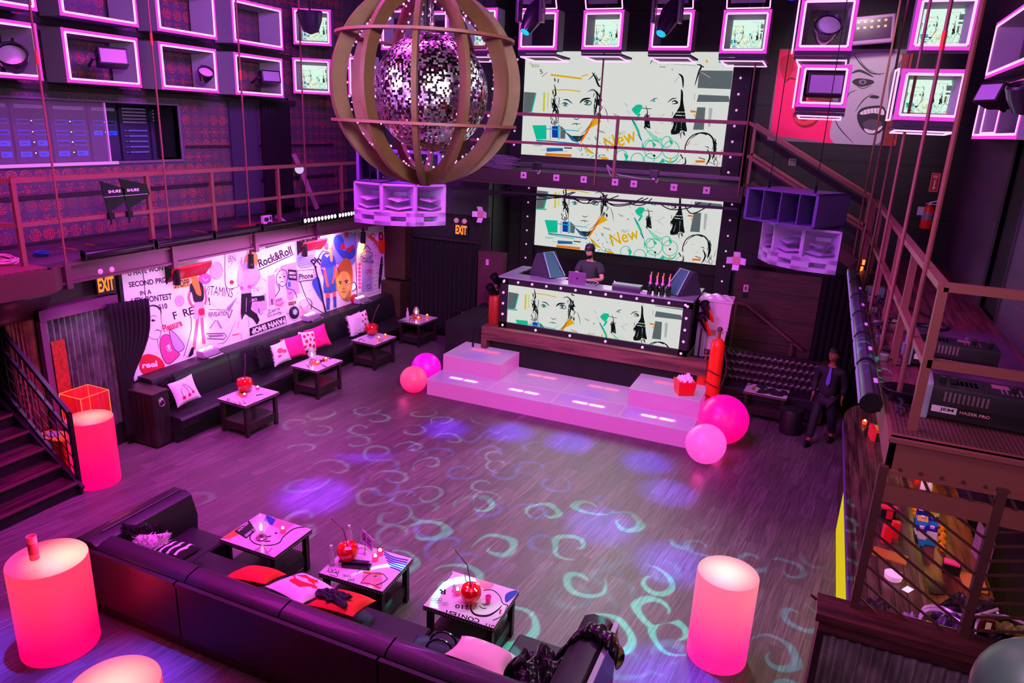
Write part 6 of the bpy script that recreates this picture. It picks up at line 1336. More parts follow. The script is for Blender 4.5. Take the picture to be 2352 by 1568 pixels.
# walking man in dark suit at the right
SUIT=mat('black_suit','#17121c',0.75)
pm=atz(1880,1015,0);mn=thing('person','man in black suit and violet tie walking before the black curtain at the right','person',(pm.x,pm.y,0),rotz=math.radians(-12),group=None)
mn.scale=(0.93,0.93,0.93)
N={'pelvis':((0,0,0.93),(0.145,0.105)),'waist':((0,0,1.06),(0.13,0.10)),'chest':((0,-0.01,1.26),(0.16,0.11)),'sh':((0,0,1.42),(0.11,0.08)),'neck':((0,-0.01,1.50),0.052),'nk2':((0,-0.02,1.56),0.048),'skull':((0,-0.02,1.64),0.055),
'shL':((-0.175,0,1.40),0.058),'elL':((-0.23,0.04,1.13),0.042),'Lwrist':((-0.22,-0.06,0.90),0.027),'shR':((0.175,0,1.40),0.058),'elR':((0.24,0.08,1.14),0.042),'Rwrist':((0.24,0.06,0.90),0.027),
'hpL':((-0.09,0,0.86),0.095),'knL':((-0.12,-0.14,0.48),0.062),'anL':((-0.13,-0.22,0.09),0.042),'toL':((-0.15,-0.38,0.045),0.04),'hpR':((0.09,0,0.86),0.095),'knR':((0.13,0.05,0.48),0.062),'anR':((0.15,0.24,0.12),0.042),'toR':((0.15,0.10,0.045),0.04)}
E_=[('pelvis','waist'),('waist','chest'),('chest','sh'),('sh','neck'),('neck','nk2'),('nk2','skull'),('sh','shL'),('shL','elL'),('elL','Lwrist'),('sh','shR'),('shR','elR'),('elR','Rwrist'),('pelvis','hpL'),('hpL','knL'),('knL','anL'),('anL','toL'),('pelvis','hpR'),('hpR','knR'),('knR','anR'),('anR','toR')]
hand(N,E_,(-0.22,-0.06,0.90),(0.0,-0.15,-1),(0,1,0),(1,0,0),0.95,'L',0.4,1);hand(N,E_,(0.24,0.06,0.90),(0,-0.1,-1),(0,1,0),(-1,0,0),0.95,'R',0.4,1)
HC=(0,-0.03,1.665);b2=bake(skin('body',N,E_,SKIN2,mn));join_head(b2,HC,1.0,-0.45,0.1);face_bits(mn,HC,1.0,-0.45,0.1)
bake(skin('suit_jacket',{'b':((0,0,0.84),(0.175,0.13)),'w':((0,0,1.06),(0.155,0.122)),'c':((0,-0.01,1.27),(0.188,0.134)),'s':((0,0,1.425),(0.15,0.11)),'n':((0,0.0,1.485),(0.10,0.09)),'l':((-0.185,0,1.40),0.09),'l2':((-0.235,0.04,1.13),0.062),'l3':((-0.222,-0.05,0.93),0.05),'r':((0.185,0,1.40),0.09),'r2':((0.245,0.08,1.14),0.062),'r3':((0.24,0.065,0.93),0.05)},[('b','w'),('w','c'),('c','s'),('s','n'),('s','l'),('l','l2'),('l2','l3'),('s','r'),('r','r2'),('r2','r3')],SUIT,mn))
bake(skin('trousers',{'p':((0,0,0.90),(0.16,0.12)),'l':((-0.09,0,0.84),0.11),'lk':((-0.12,-0.14,0.48),0.084),'la':((-0.13,-0.22,0.12),0.07),'r':((0.09,0,0.84),0.11),'rk':((0.13,0.05,0.48),0.084),'ra':((0.15,0.24,0.15),0.07)},[('p','l'),('l','lk'),('lk','la'),('p','r'),('r','rk'),('rk','ra')],SUIT,mn))
MB().prism([(-0.015,1.47),(0.015,1.47),(0.02,1.43),(0.035,1.18),(0.0,1.12),(-0.035,1.18),(-0.02,1.43)],lambda u,v,t:(u,-0.095-0.055*min(1,max(0,(1.47-v)/0.2))+t,v),-0.012,0.0).build('tie',mat('violet_tie','#5a28b0',0.5,emit='#4020a0',es=0.15),mn)
MB().ball((-0.14,-0.32,0.05),0.062,12,(0.9,2.3,0.9)).build('shoe',BLKPL,mn,True);MB().ball((0.15,0.14,0.055),0.062,12,(0.9,2.3,0.9)).build('shoe',BLKPL,mn,True)
mb=MB();mb.M=Matrix.Translation(HC)@Matrix.Rotation(-0.45,4,'Z');mb.grid(lambda a,b:(0.086*math.cos(0.25*PI+0*a)and 0.086*math.sin(2*PI*a)*math.cos(PI/2*b),0.012-0.104*math.cos(2*PI*a)*math.cos(PI/2*b)+0.0,0.055*(1 if math.cos(2*PI*a)>0.2 else-0.2)*(1-b)+0.135*math.sin(PI/2*b)),32,10);mb.build('hair',HAIRM,mn,True)
# ------------------------------------------------------------------ crosswalk in front of the screens
CZ,CY_=4.02,13.2
cw=thing('crosswalk','steel crosswalk spanning in front of the two large screens','walkway',(0,0,0))
MB().box((-7.2,CY_,CZ-0.04),(-1.32,14.35,CZ)).build('deck',tread_mat('crosswalk_tread','#5a4450','#2a1a22',0.06),cw)
MB().box((-7.2,CY_-0.03,CZ-0.24),(-1.32,CY_+0.02,CZ+0.02)).box((-7.2,CY_-0.08,CZ-0.26),(-1.32,CY_+0.04,CZ-0.22)).build('edge_beam',mat('dusky_beam','#2e1d22',0.55,0.1),cw)
MB().box((-6.2,14.2,CZ+0.05),(-1.5,14.26,CZ+0.12)).build('rear_bar',mat('grey_bar','#5c5060',0.4,0.3),cw)
mb=MB()
pl=[(1203,402),(1278,408),(1341,412),(1413,418),(1456,422),(1548,430),(1623,437)]
for px,py in pl:
 mb=MB();p=aty(px,py,CY_-0.04);mb.mt(0).box((p.x-0.06,CY_-0.05,p.z-0.06),(p.x+0.06,CY_-0.03,p.z+0.06)).mt(1).cyl((p.x,CY_-0.055,p.z),(p.x,CY_-0.045,p.z),0.02,n=10).build('square_plate',[mat('lilac_plate','#c890c0',0.4),BLKPL],cw)
MB().beam((-7.0,CY_-0.14,CZ-0.42),(-1.36,CY_-0.14,CZ-0.36),0.045).build('truss_pipe',DMETAL,cw)
mb=MB();rnd=random.Random(12)
for k in range(16):
 x=rnd.uniform(-6.8,-1.8);L=rnd.uniform(0.4,1.2);mb.tube(crom([(x,CY_-0.12,CZ-0.38),(x+L*0.3,CY_-0.16,CZ-0.40-rnd.uniform(0.02,0.12)),(x+L*0.7,CY_-0.12,CZ-0.42),(x+L,CY_-0.10,CZ-0.30)],4),0.010,5)
mb.build('cable_run',BLKPL,cw,True)
cr=thing('railing','steel railing along the crosswalk before the upper screen','railing',(0,0,0))
MB().beam((-7.2,CY_,CZ+1.07),(-1.36,CY_,CZ+1.07),0.06).build('top_rail',STEEL,cr)
MB().beam((-7.2,CY_,CZ+0.55),(-1.36,CY_,CZ+0.55),0.05).build('mid_rail',STEEL,cr)
for px in(1050,1415,1716):
 p=aty(px,330,CY_);MB().beam((p.x,CY_,CZ),(p.x,CY_,CZ+1.07),0.05).build('post',STEEL,cr)
rod(aty(1374,300,CY_-0.05).x,CY_-0.05,CZ-0.15,8,0.016,'thick dark red hanging rod crossing the upper screen at its middle',lean=(0.0,0))
rod(aty(1712,300,CY_-0.05).x+0.02,CY_-0.05,CZ-0.15,8,0.014,'dark red hanging rod at the right end of the crosswalk')
for k,px in enumerate((1234,1504)):
 p=aty(px,388,CY_+0.1);o=thing('small_floodlight','small black floodlight clipped on the crosswalk edge, '+('left one' if k==0 else 'right one'),'light',(p.x,CY_+0.08,CZ),group='small floodlights on the crosswalk')
 MB().box((-0.08,-0.04,0.05),(0.08,0.05,0.19),0.01).build('head',BLKPL,o)
 MB().cyl((0.06,-0.02,0.03),(0.1,-0.16,0.0),0.03,n=10).box((-0.02,-0.02,0),(0.02,0.02,0.06)).build('clamp',METAL,o,True)
mb=MB()
for k in range(12):
 r=0.22+0.02*(k%5);mb.tube([(r*1.6*math.cos(t),r*0.8*math.sin(t),0.02+0.02*k+0.02*math.sin(2*t+k))for t in[2*PI*i/22 for i in range(22)]],0.012,5,closed=True)
p=aty(1145,372,CY_+0.4);tag(mb.build('cable_coil',mat('grey_cable','#6a5a72',0.5),None,True,(p.x,CY_+0.4,CZ)),'big grey cable coil on the left end of the crosswalk','cable')
tag(MB().tube(crom([(-0.3,0,0.22),(-0.1,-0.05,0.08),(0.1,-0.08,0.05),(0.4,-0.1,0.02),(0.7,-0.1,0.02)],6),0.015,6).tube(crom([(-0.3,0,0.22),(-0.2,-0.05,0.05),(-0.05,-0.1,0.02)],6),0.013,6).build('cable',mat('silver_cable','#a89ab0',0.4),None,True,(aty(1430,380,CY_+0.15).x,CY_+0.15,CZ)),'silver grey cable arching on the crosswalk before the upper screen','cable')
# stair and rails from the crosswalk down to the right gallery
st2=thing('gallery_stair','steel stair going down from the crosswalk to the right gallery','stairs',(0,0,0))
for y in(CY_+0.05,CY_+0.95):MB().beam((-1.32,y,CZ-0.02),(0.62,y,ZD),0.05,0.2).build('stringer',STEELD,st2)
for k in range(6):
 t=(k+0.5)/6.2;MB().box((-1.3+1.9*t-0.02,CY_+0.08,CZ-0.05-(CZ-ZD)*t),(-1.3+1.9*t+0.24,CY_+0.92,CZ-0.02-(CZ-ZD)*t)).build('tread',tread_mat('steel_grating','#8a4448','#1a0f12'),st2)
sr=thing('railing','sloping steel stair railing between the crosswalk and the right gallery','railing',(0,0,0))
for y in(CY_,CY_+0.98):
 MB().beam((-1.36,y,CZ+1.07),(0.73,y,ZD+1.07),0.055).build('hand_rail',STEEL,sr);MB().beam((-1.36,y,CZ+0.55),(0.73,y,ZD+0.55),0.05).build('mid_rail',STEEL,sr)
 for x,z in((-1.36,CZ),(0.72,ZD)):MB().beam((x,y,z),(x,y,z+1.07),0.05).build('post',STEEL,sr)
 # ------------------------------------------------------------------ hanging LED cube frames
CGR='lit magenta cube frames hung above the crosswalk'
def cube_frame(cx,cz,y,w,h,label,rot=0.0,scr=None,bottom=True,side=None,top=False,d=0.32,hang=1.2,group=CGR):
 o=thing('light_cube',label,'frame',(cx,y,cz),rot,group)
 bw,bh=led_frame(w,h,d,o,taper=0.30)
 if scr is not None:
  S_w,S_h=2*bw,2*bh;mb=MB().box((-bw,0,-bh),(bw,0.03,bh));v1=0.49
  S.emit(mb,lambda u,v,t:((u-0.5)*S_w*scr,-t,(v/v1-0.5)*S_h),sn,clip=((0.5-0.5/scr)+0.001,0.001,(0.5+0.5/scr)-0.001,v1-0.001),dt=0.00004,t0=0.0004)
  mb.build('screen',sm2,o,False,(0,d*0.93,0))
 def rim(P,Q):  # led outline of a rectangle P0..P3
  mb=MB()
  for i in range(4):mb.beam(P[i],P[(i+1)%4],0.018)
  mb.build('led_strip',PINKLED,o);MB().add(list(Q),[(0,1,2,3)]).build('opening',mat('grey_inner_board','#7a7284',0.6),o)
 a,b=w/2-0.04,h/2
 if bottom:rim([(-a,0.03,-b-0.11),(a,0.03,-b-0.11),(a,d+0.42,-b-0.13),(-a,d+0.42,-b-0.13)],[(-a*0.94,0.08,-b-0.095),(a*0.94,0.08,-b-0.095),(a*0.94,d+0.36,-b-0.11),(-a*0.94,d+0.36,-b-0.11)]);MB().box((-w/2,0.01,-b-0.09),(w/2,d+0.42,-b-0.06)).box((-w/2,0.0,-b-0.055),(w/2,0.02,-b)).build('base_board',mat('dark_casing','#2c2630',0.6),o)
 if top:rim([(-a,0.0,b+0.02),(a,0.0,b+0.02),(a,-d*0.9,b+0.55),(-a,-d*0.9,b+0.55)],[(-a*0.8,-0.1,b+0.08),(a*0.8,-0.1,b+0.08),(a*0.8,-d*0.8,b+0.5),(-a*0.8,-d*0.8,b+0.5)])
 if side=='L':rim([(-w/2-0.03,0.05,-b),(-w/2-0.03,0.05,b),(-w/2-0.05,d,b),(-w/2-0.05,d,-b)],[(-w/2-0.01,0.12,-b*0.8),(-w/2-0.01,0.12,b*0.8),(-w/2-0.01,d*0.9,b*0.8),(-w/2-0.01,d*0.9,-b*0.8)])
 MB().beam((0,d*0.5,b),(0,d*0.5,b+hang),0.02).build('hanger',DMETAL,o)
 return o
YC=12.6
def cube_px(x0,y0,x1,y1,yp,label,**kw):
 a=aty(x0,y0,yp);b=aty(x1,y0,yp);c=aty(x0,y1,yp);e=aty(x1,y1,yp)
 cx=(a.x+b.x+c.x+e.x)/4;cz=(a.z+b.z+c.z+e.z)/4;w=((b.x-a.x)+(e.x-c.x))/2;h=((a.z-c.z)+(b.z-e.z))/2
 return cube_frame(cx,cz,yp,w,h,label,**kw)
cube_px(682,20,752,104,12.7,'square lit frame with a screen left of the disco ball, upper of two',scr=1.3,bottom=False,rot=0.5)
cube_px(682,134,752,216,12.7,'square lit frame with a screen left of the disco ball, lower of two',scr=1.3,bottom=False,rot=0.5,hang=0.12)
cube_px(1192,23,1281,115,YC,'empty lit cube frame just right of the disco ball cage',top=True)
cube_px(1338,23,1431,114,YC,'lit cube frame with a screen, second right of the disco ball',scr=1.25,top=True)
cube_px(1493,23,1592,116,YC,'empty lit cube frame behind the middle moving head',top=True)
cube_px(1657,22,1767,123,YC,'lit cube frame with a screen, above the right edge of the big screen',scr=1.2,top=True)
cube_px(875,20,930,115,12.9,'lit cube frame behind the left ribs of the disco ball cage',top=False)
cube_px(950,25,1030,118,12.8,'lit cube frame directly behind the disco ball chain',top=False)
cube_px(1060,18,1142,116,YC,'lit cube frame with a screen behind the right ribs of the cage',scr=1.25)
cube_px(800,128,850,222,12.8,'lower lit cube frame behind the far left ribs of the cage',top=False)
cube_px(1834,-8,1966,117,10.6,'lit cube frame holding a round lamp, above the screaming face',side='L')
cube_px(1834,148,1951,247,10.6,'lit cube frame holding a floodlight, over the red face',side='L',hang=0.1)
cube_px(2098,-12,2246,116,9.4,'lit cube frame with a screen crossed by rods, upper of the right pair',scr=1.1,bottom=False)
cube_px(2062,158,2218,278,9.2,'lit cube frame with a screen crossed by rods, lower of the right pair',scr=1.1,side='L',hang=0.15)
def rf(y0,y1,z0,z1,x,label):
 o=thing('light_box',label,'frame',(x,(y0+y1)/2,(z0+z1)/2),-PI/2,'lit magenta frames at the right gallery wall');led_frame(y1-y0,z1-z0,0.4,o,taper=0.3)
xr=1.78
a,b=atx(2275,138,xr),atx(2338,282,xr);rf(b.y-0.1,a.y+0.1,4.98,5.62,xr,'narrow lit frame behind the near floodlight at the top right')
rf(a.y-1.55,a.y-0.45,5.0,5.64,xr,'lit frame cut off by the right photo edge, lower one')
rf(b.y-0.25,a.y+0.1,5.78,6.5,xr,'lit frame cut off by the top right corner of the photo')
p=aty(1903,56,10.5);par((p.x,10.45,p.z),'round black lamp framed in the cube above the screaming face',(math.radians(-12),0,math.radians(10)),1.35,'#c8e0d0')
p=aty(1895,200,10.8);flood((p.x,10.75,p.z),'floodlight inside the cube frame over the red face',(math.radians(-5),0,math.radians(5)),1.15)
p=atx(2283,222,1.35);flood((1.35,p.y,p.z),'boxy floodlight hanging at the top right in front of the narrow lit frame',(math.radians(-20),0,math.radians(-60)),0.8)
p=atx(2335,195,1.35);par((1.42,p.y,p.z),'large round black lamp at the right edge of the photo',(math.radians(-50),0,math.radians(-40)),1.15,'#8a5aa0')
def moving_head(px,py,yp,label):
 p=aty(px,py,yp);o=thing('moving_head',label,'light',(p.x,yp,p.z),group='moving head lights with cyan beams')
 MB().box((-0.2,-0.17,0.52),(0.2,0.17,0.66),0.03).cyl((0,0,0.48),(0,0,0.53),0.16).build('base',mat('moving_head_purple','#3a1c44',0.3,coat=0.3),o,True)
 MB().box((-0.23,-0.09,0.0),(-0.17,0.09,0.5),0.02).box((0.17,-0.09,0.0),(0.23,0.09,0.5),0.02).box((-0.23,-0.09,0.43),(0.23,0.09,0.5),0.02).build('yoke',mat('moving_head_purple','#3a1c44',0.3,coat=0.3),o)
 h=MB();h.M=Matrix.Rotation(math.radians(-30),4,'X')@Matrix.Rotation(math.radians(14),4,'Y');h.lathe([(0.085,-0.26),(0.10,-0.22),(0.145,-0.02),(0.155,0.12),(0.12,0.26),(0.06,0.30)],(0,0,0.08),24);h.build('head',mat('moving_head_body','#2a1430',0.28,coat=0.4),o,True)
 h=MB();h.M=Matrix.Rotation(math.radians(-30),4,'X')@Matrix.Rotation(math.radians(14),4,'Y');h.ball((0,0,-0.178),0.078,16,(1,1,0.35));h.build('lens',mat('cyan_lens','#10c0d8',0.1,emit='#10b8d0',es=1.1),o,True)
moving_head(1217,52,11.6,'moving head with a cyan lens right of the disco ball, left one of the two')
moving_head(1530,54,11.6,'moving head with a cyan lens in front of the third cube frame')
for k,px in enumerate((1255,1440,1600,1820)):
 p=aty(px,-14,12.0);tag(MB().ball((0,0,0),0.14,16,(1,1,0.6)).build('blue_lamp',mat('blue_lens','#2030e0',0.2,emit='#2030ff',es=1.5),None,True,(p.x,12.0,p.z)),'blue glowing lamp lens poking in at the top edge above the cubes','light','blue lamps at the top edge')
p=aty(2003,68,13.9);o=thing('panel_light','rectangular panel light with two rows of yellow squares right of the cube frame','light',(p.x,13.9,p.z),rot=(0,math.radians(-5),0))
MB().box((-0.33,0,-0.22),(0.33,0.08,0.22),0.03).build('frame',mat('lilac_frame','#8a5a90',0.4),o)
MB().box((-0.28,-0.01,-0.15),(0.28,0.0,0.17)).build('panel',mat('dark_purple_glass','#3a1040',0.2),o)
mb=MB()
for i in range(5):
 for j in range(2):mb.box((-0.23+0.1*i,-0.016,0.02+0.09*j),(-0.19+0.1*i,-0.01,0.055+0.09*j))
MB().beam((0,0.08,0),(0,0.50,0),0.05).build('bracket',DMETAL,o)
mb.build('led_square',mat('yellow_led','#c0a060',0.3,emit='#a08040',es=0.4),o)
# ------------------------------------------------------------------ disco ball in its cage
bc=atd(990,214,6.3);dbl=thing('disco_ball','large mirrored disco ball hanging inside a round wooden cage','disco ball',bc)
R=130/F_PX*6.3
MB().ball((0,0,0),R*0.985,40).build('core',mat('ball_core','#1a1620',0.5),dbl,True)
mb=MB();rnd=random.Random(5);T=0.0195;nr=int(PI*R/T)
for i in range(nr):
 la=-PI/2+PI*(i+0.5)/nr;rr_=R*math.cos(la);nk=max(4,int(2*PI*rr_/T));off=rnd.random()
 for k in range(nk):
  lo=2*PI*(k+off)/nk;n=Vector((math.cos(la)*math.cos(lo),math.cos(la)*math.sin(lo),math.sin(la)))
  e1=Vector((-math.sin(lo),math.cos(lo),0));e2=n.cross(e1)
  n2=(n+e1*rnd.gauss(0,0.075)+e2*rnd.gauss(0,0.075)).normalized();e1=(e1-n2*e1.dot(n2)).normalized();e2=n2.cross(e1)
  hw=T*0.455;c=n*R;mb.mt(0 if rnd.random()<0.55 else 1).add([c-e1*hw-e2*hw,c+e1*hw-e2*hw,c+e1*hw+e2*hw,c-e1*hw+e2*hw],[(0,1,2,3)])
mb.build('mirror_tiles',[mat('mirror','#fffaff',0.05,1.0),mat('hazy_mirror','#e8e4f0',0.30,1.0)],dbl)
mb=MB()
for k in range(9):mb.tube([(0.014*math.cos(t)*(1 if k%2 else 0.3),0.014*math.cos(t)*(0.3 if k%2 else 1),R+0.03+0.035*k+0.024*math.sin(t))for t in[2*PI*i/10 for i in range(10)]],0.004,5,closed=True)
mb.build('chain',METAL,dbl,True)
cc=atd(977,201,6.28);cg=thing('ball_cage','round brown wooden cage of curved ribs studded with small bulbs around the disco ball','cage',cc)
RO,RI=0.835,0.715;PLY=mat('brown_plywood','#58381e',0.6,var=(8,0.8))
ha=math.atan2(-CF.x,CF.y)
for k in range(12):
 a=PI*2*k/12+ha-PI/2+0.02;ex=Vector((math.cos(a),math.sin(a),0));ey=Vector((-math.sin(a),math.cos(a),0));th=0.021
 mb=MB();n=40;vs=[]
 for i in range(n+1):
  t=-PI/2*0.985+PI*0.985*i/n
  for rad in(RI,RO):
   for s_ in(-th,th):vs.append(ex*rad*math.cos(t)+Vector((0,0,rad*math.sin(t)))+ey*s_)
 fs=[]
 for i in range(n):
  b0=4*i;b1=b0+4
  for q,w_ in((0,1),(1,3),(3,2),(2,0)):fs.append((b0+q,b0+w_,b1+w_,b1+q))
 mb.add(vs,fs);mb.build('rib',PLY,cg)
 m2=MB()
 for i in range(17):
  t=-1.25+2.5*i/16;m2.ball(ex*(RI-0.014)*math.cos(t)+Vector((0,0,(RI-0.014)*math.sin(t)))+ey*th*0.6*(1 if i%2 else-1),0.0105,7)
 m2.build('bulb_row',mat('tiny_bulb','#f8d0f0',0.2,emit='#f090d8',es=0.9),cg,True)
for z in(-0.30,0.40):
 r0=math.sqrt(RO*RO-z*z)
 MB().lathe([(r0-0.06,z-0.011),(r0+0.035,z-0.011),(r0+0.035,z+0.011),(r0-0.06,z+0.011),(r0-0.06,z-0.011)],n=72,cap=False).build('hoop',mat('hoop_brown','#6a3a34',0.55),cg)
MB().cyl((0,0,RO-0.08),(0,0,RO+0.02),0.13,n=20).build('top_hub',DMETAL,cg,True);MB().cyl((0,0,-RO-0.01),(0,0,-RO+0.13),0.05,n=16).build('bottom_hub',PLY,cg,True)
MB().cyl((0,0,R),(0,0,2.6),0.02,n=8).build('hanging_chain',DMETAL,cg,True)
# ------------------------------------------------------------------ speaker clusters
SPG=mat('lilac_grey_horn','#a898c0',0.5,bump=(120,0.1));SPD=mat('violet_black_cabinet','#3a3250',0.5)
def horn_cluster(c,rotz,label,s=1.0,tilt=0.0):
 """three angled horn cabinets side by side, centre at c, facing -Y before rotation"""
 o=thing('horn_speaker_cluster',label,'speaker',c,rot=(tilt,0,rotz),group='three-way horn speaker clusters')
 w,h,d=0.46*s,0.56*s,0.5*s;A=math.radians(30)
 for k in(-1,0,1):
  M_=Matrix.Translation((k*(w/2+w/2*math.cos(A))if k else 0,(w/2*math.sin(A))if k else 0,0))@Matrix.Rotation(k*A,4,'Z')
  mb=MB();mb.M=M_;iw=w/2-0.025*s
  def fr(x0,z0,x1,z1,y=0.0):return[(x0,y,z0),(x1,y,z0),(x1,y,z1),(x0,y,z1)]
  O=fr(-w/2,-h/2,w/2,h/2);bk=0.55
  # outer shell, top opening, lower small opening
  mb.add(O+[(x*bk,d,z)for x,y,z in O],[(0,3,7,4),(1,5,6,2),(3,2,6,7),(0,4,5,1),(4,7,6,5)])
  up_=fr(-iw,-0.10*s,iw,h/2-0.03*s);dn=fr(-iw*0.52,-h/2+0.055*s,iw*0.52,-0.155*s)
  mb.box((-w/2,-0.001,h/2-0.03*s),(w/2,0.02,h/2)).box((-w/2,-0.001,-0.155*s),(w/2,0.02,-0.10*s)).box((-w/2,-0.001,-h/2),(w/2,0.02,-h/2+0.055*s)).box((-w/2,-0.001,-h/2),(-iw,0.02,h/2)).box((iw,-0.001,-h/2),(w/2,0.02,h/2)).box((-iw,-0.001,-h/2),(-iw*0.52,0.02,-0.1*s)).box((iw*0.52,-0.001,-h/2),(iw,0.02,-0.1*s))
  for f,q,dd in((up_,0.45,0.22*s),(dn,0.6,0.12*s)):
   cx=0;cz_=(f[0][2]+f[2][2])/2;g=[((x-cx)*q,dd,cz_+(z-cz_)*q)for x,y,z in f];mb.add(f+g,[(0,1,5,4),(1,2,6,5),(2,3,7,6),(3,0,4,7),(4,5,6,7)])
   # horn vanes: two wedge shelves
  for zc,wd in((0.075*s,0.75),(-0.03*s,0.95)):
   mb.add([(-iw*wd,0.03*s,zc),(0,-0.005*s,zc-0.035*s),(iw*wd,0.03*s,zc),(iw*wd*0.5,0.20*s,zc+0.03*s),(-iw*wd*0.5,0.20*s,zc+0.03*s),(0,0.16*s,zc-0.0)],[(0,1,5,4),(1,2,3,5),(0,1,2,3,4)])
  mb.build('horn_cabinet',SPG,o)
  sh=MB();sh.M=M_;sh.add([(x*1.03,y+0.012,z*1.03)for x,y,z in O]+[(x*bk*1.06,d*1.01,z*1.03)for x,y,z in O],[(0,3,7,4),(1,5,6,2),(3,2,6,7),(0,4,5,1),(4,7,6,5)]);sh.build('outer_shell',SPD,o)
 for sx in(-0.4,0.4):MB().cyl((sx*s,d*0.4,h/2),(sx*s,d*0.4,h/2+0.34),0.006,n=6).build('suspension_wire',DMETAL,o,True)
 return o
def bass_horn(c,rotz,w,h,d,label,tilt=0.0,bays=4,wires=0):
 o=thing('bass_speaker',label,'speaker',c,rot=(tilt,0,rotz),group='hanging bass horn cabinets')
 t=0.025
 MB().box((-w/2,0,h/2-t),(w/2,d,h/2)).box((-w/2,0,-h/2),(w/2,d,-h/2+t)).box((-w/2,0,-h/2),(-w/2+t*1.6,d,h/2)).box((w/2-t*1.6,0,-h/2),(w/2,d,h/2)).box((-w/2,d-t,-h/2),(w/2,d,h/2)).build('cabinet',mat('violet_cabinet','#5a4a86',0.5),o)
 mb=MB()
 for k in range(1,bays):x=-w/2+w*k/bays;mb.box((x-0.008,0.01,-h/2+t),(x+0.008,d*0.7,h/2-t))
 mb.build('divider',mat('violet_divider','#5a4a86',0.5),o)
 for k in(1,3):
  mb=MB();x0=-w/2+w*k/bays;mb.box((x0+0.02,d*0.45,-h/2+t),(x0+w/bays-0.01,d*0.5,h/2-t))
  for q in range(6):mb.mt(1).ball((x0+0.04,d*0.44,-h/2+0.06+q*(h-0.12)/5),0.012,6).mt(0)
  mb.build('inner_baffle',[SPD,METAL],o)
 for sx in(-0.32,0.32):
  MB().tube([(sx*w,d*0.3,h/2),(sx*w,d*0.3,h/2+0.1)],0.02,6).cyl((sx*w,d*0.3,h/2+0.1),(sx*w,d*0.3,8-c[2]-0.05),0.006,n=6).build('suspension_wire',DMETAL,o,True)
 return o
aL=math.atan2(CF.x,CF.y)
pc=atd(915,471,10.2);horn_cluster(pc,0.46,'lilac horn speaker cluster under the disco ball, near the painted dancer',1.06)
pc=atd(915,385,10.4);bass_horn(pc,0.42,1.22,0.46,0.6,'violet bass cabinet hanging behind the bottom of the ball cage')
pc=atd(1806,566,9.7);horn_cluster(pc,-0.62,'lilac horn speaker cluster at the right, over the tufted sofa',1.02)
pc=atd(1790,476,9.5);bass_horn(pc,-0.52,1.08,0.44,0.75,'open violet bass cabinet hung on chains above the right horn cluster')
# ------------------------------------------------------------------ back of the room, left side
curtain('curtain',-9.0,YB-0.0,-7.0,YB-0.0,2.3,0.04,'wide black curtain across the back left of the room beneath the exit sign',16,0.05)
struct('trim_6',MB().box((-9.2,YB-0.08,2.3),(-6.9,YB-0.02,2.36)),DMETAL)
p=aty(1059,528,YB+0.02);exit_sign((p.x,YB+0.03,p.z),0.0,0.34,0.27,'glowing orange exit sign on the dark back wall above the black curtain')
tag(MB().box((-9.28,YB-0.45,0),(-8.75,YB-0.02,1.25),0.02).build('pedestal',mat('brown_black_box','#3a2614',0.6,var=(3,0.5)),None),'brown-black box pedestal in the back left corner beside the mural','pedestal')
tag(MB().box((-9.28,YB-0.30,1.3),(-8.7,YB-0.0,3.4)).build('wall_panel',mat('brown_corner_panel','#3a2616',0.6,var=(2,0.5)),None),'tall brown panel between the mural and the black back curtain','panel')
tag(MB().box((-6.92,YB-0.1,0.0),(-6.3,YB+0.1,2.15)).mt(1).box((-6.72,YB-0.115,1.86),(-6.65,YB-0.1,1.99)).build('wall_board',[mat('plum_panel','#4a2030',0.6),mat('pink_switch','#e088c0',0.4)],None),'plum wall panel with a pink switch left of the DJ booth','panel')
def barn_light(px,py,base,label,s=1.0):
 b=Vector(base);p=aty(px,py,b.y);o=thing('video_light',label,'light',(b.x,b.y,0),group='four-leaf video lights on stands')
 H_=p.z;dx=p.x-b.x
 MB().cyl((0,0,0.0),(dx,0,H_-0.1),0.012,n=8).cyl((-0.3,0,0.02),(0,0,0.4),0.01,n=6).cyl((0.26,0.15,0.02),(0,0,0.4),0.01,n=6).cyl((0.1,-0.28,0.02),(0,0,0.4),0.01,n=6).build('stand',DMETAL,o,True)
 MB().box((dx-0.09*s,-0.03,H_-0.08*s),(dx+0.09*s,0.02,H_+0.08*s)).build('head',mat('pink_light_face','#c07090',0.5,emit='#a04868',es=0.25),o)
 LV=mat('lilac_leaf','#d8a0e0',0.4,emit='#b060c8',es=0.35)
 for k in range(4):
  mb=MB();mb.M=Matrix.Translation((dx,-0.03,H_))@Matrix.Rotation(k*PI/2,4,'Y')@Matrix.Translation((0,0,0.09*s))@Matrix.Rotation(math.radians(35),4,'X');mb.box((-0.07*s,-0.005,0),(0.07*s,0.005,0.13*s));mb.build('leaf',LV,o)
barn_light(1105,492,(-6.98,14.0,0),'pink video light on a thin stand left of the DJ booth',0.85)
barn_light(1692,598,(-1.32,13.55,0),'pink video light on a thin stand right of the DJ booth',0.85)
o=thing('music_stand','small black stand with a flat tray before the black curtain','stand',(bz_:=atz(1062,812,0)).to_tuple()if False else(atz(1062,808,0).x,atz(1062,808,0).y,0))
MB().cyl((0,0,0),(0,0,0.95),0.018,n=8).cyl((0,0,0),(0,0,0.02),0.16,n=16).build('pole',DMETAL,o,True);MB().box((-0.17,-0.1,0.95),(0.17,0.1,0.975)).build('tray',BLKPL,o)
MB().box((-0.02,-0.04,0.86),(0.05,0.0,0.92)).build('clamp',mat('pink_clamp','#d07098',0.4),o)
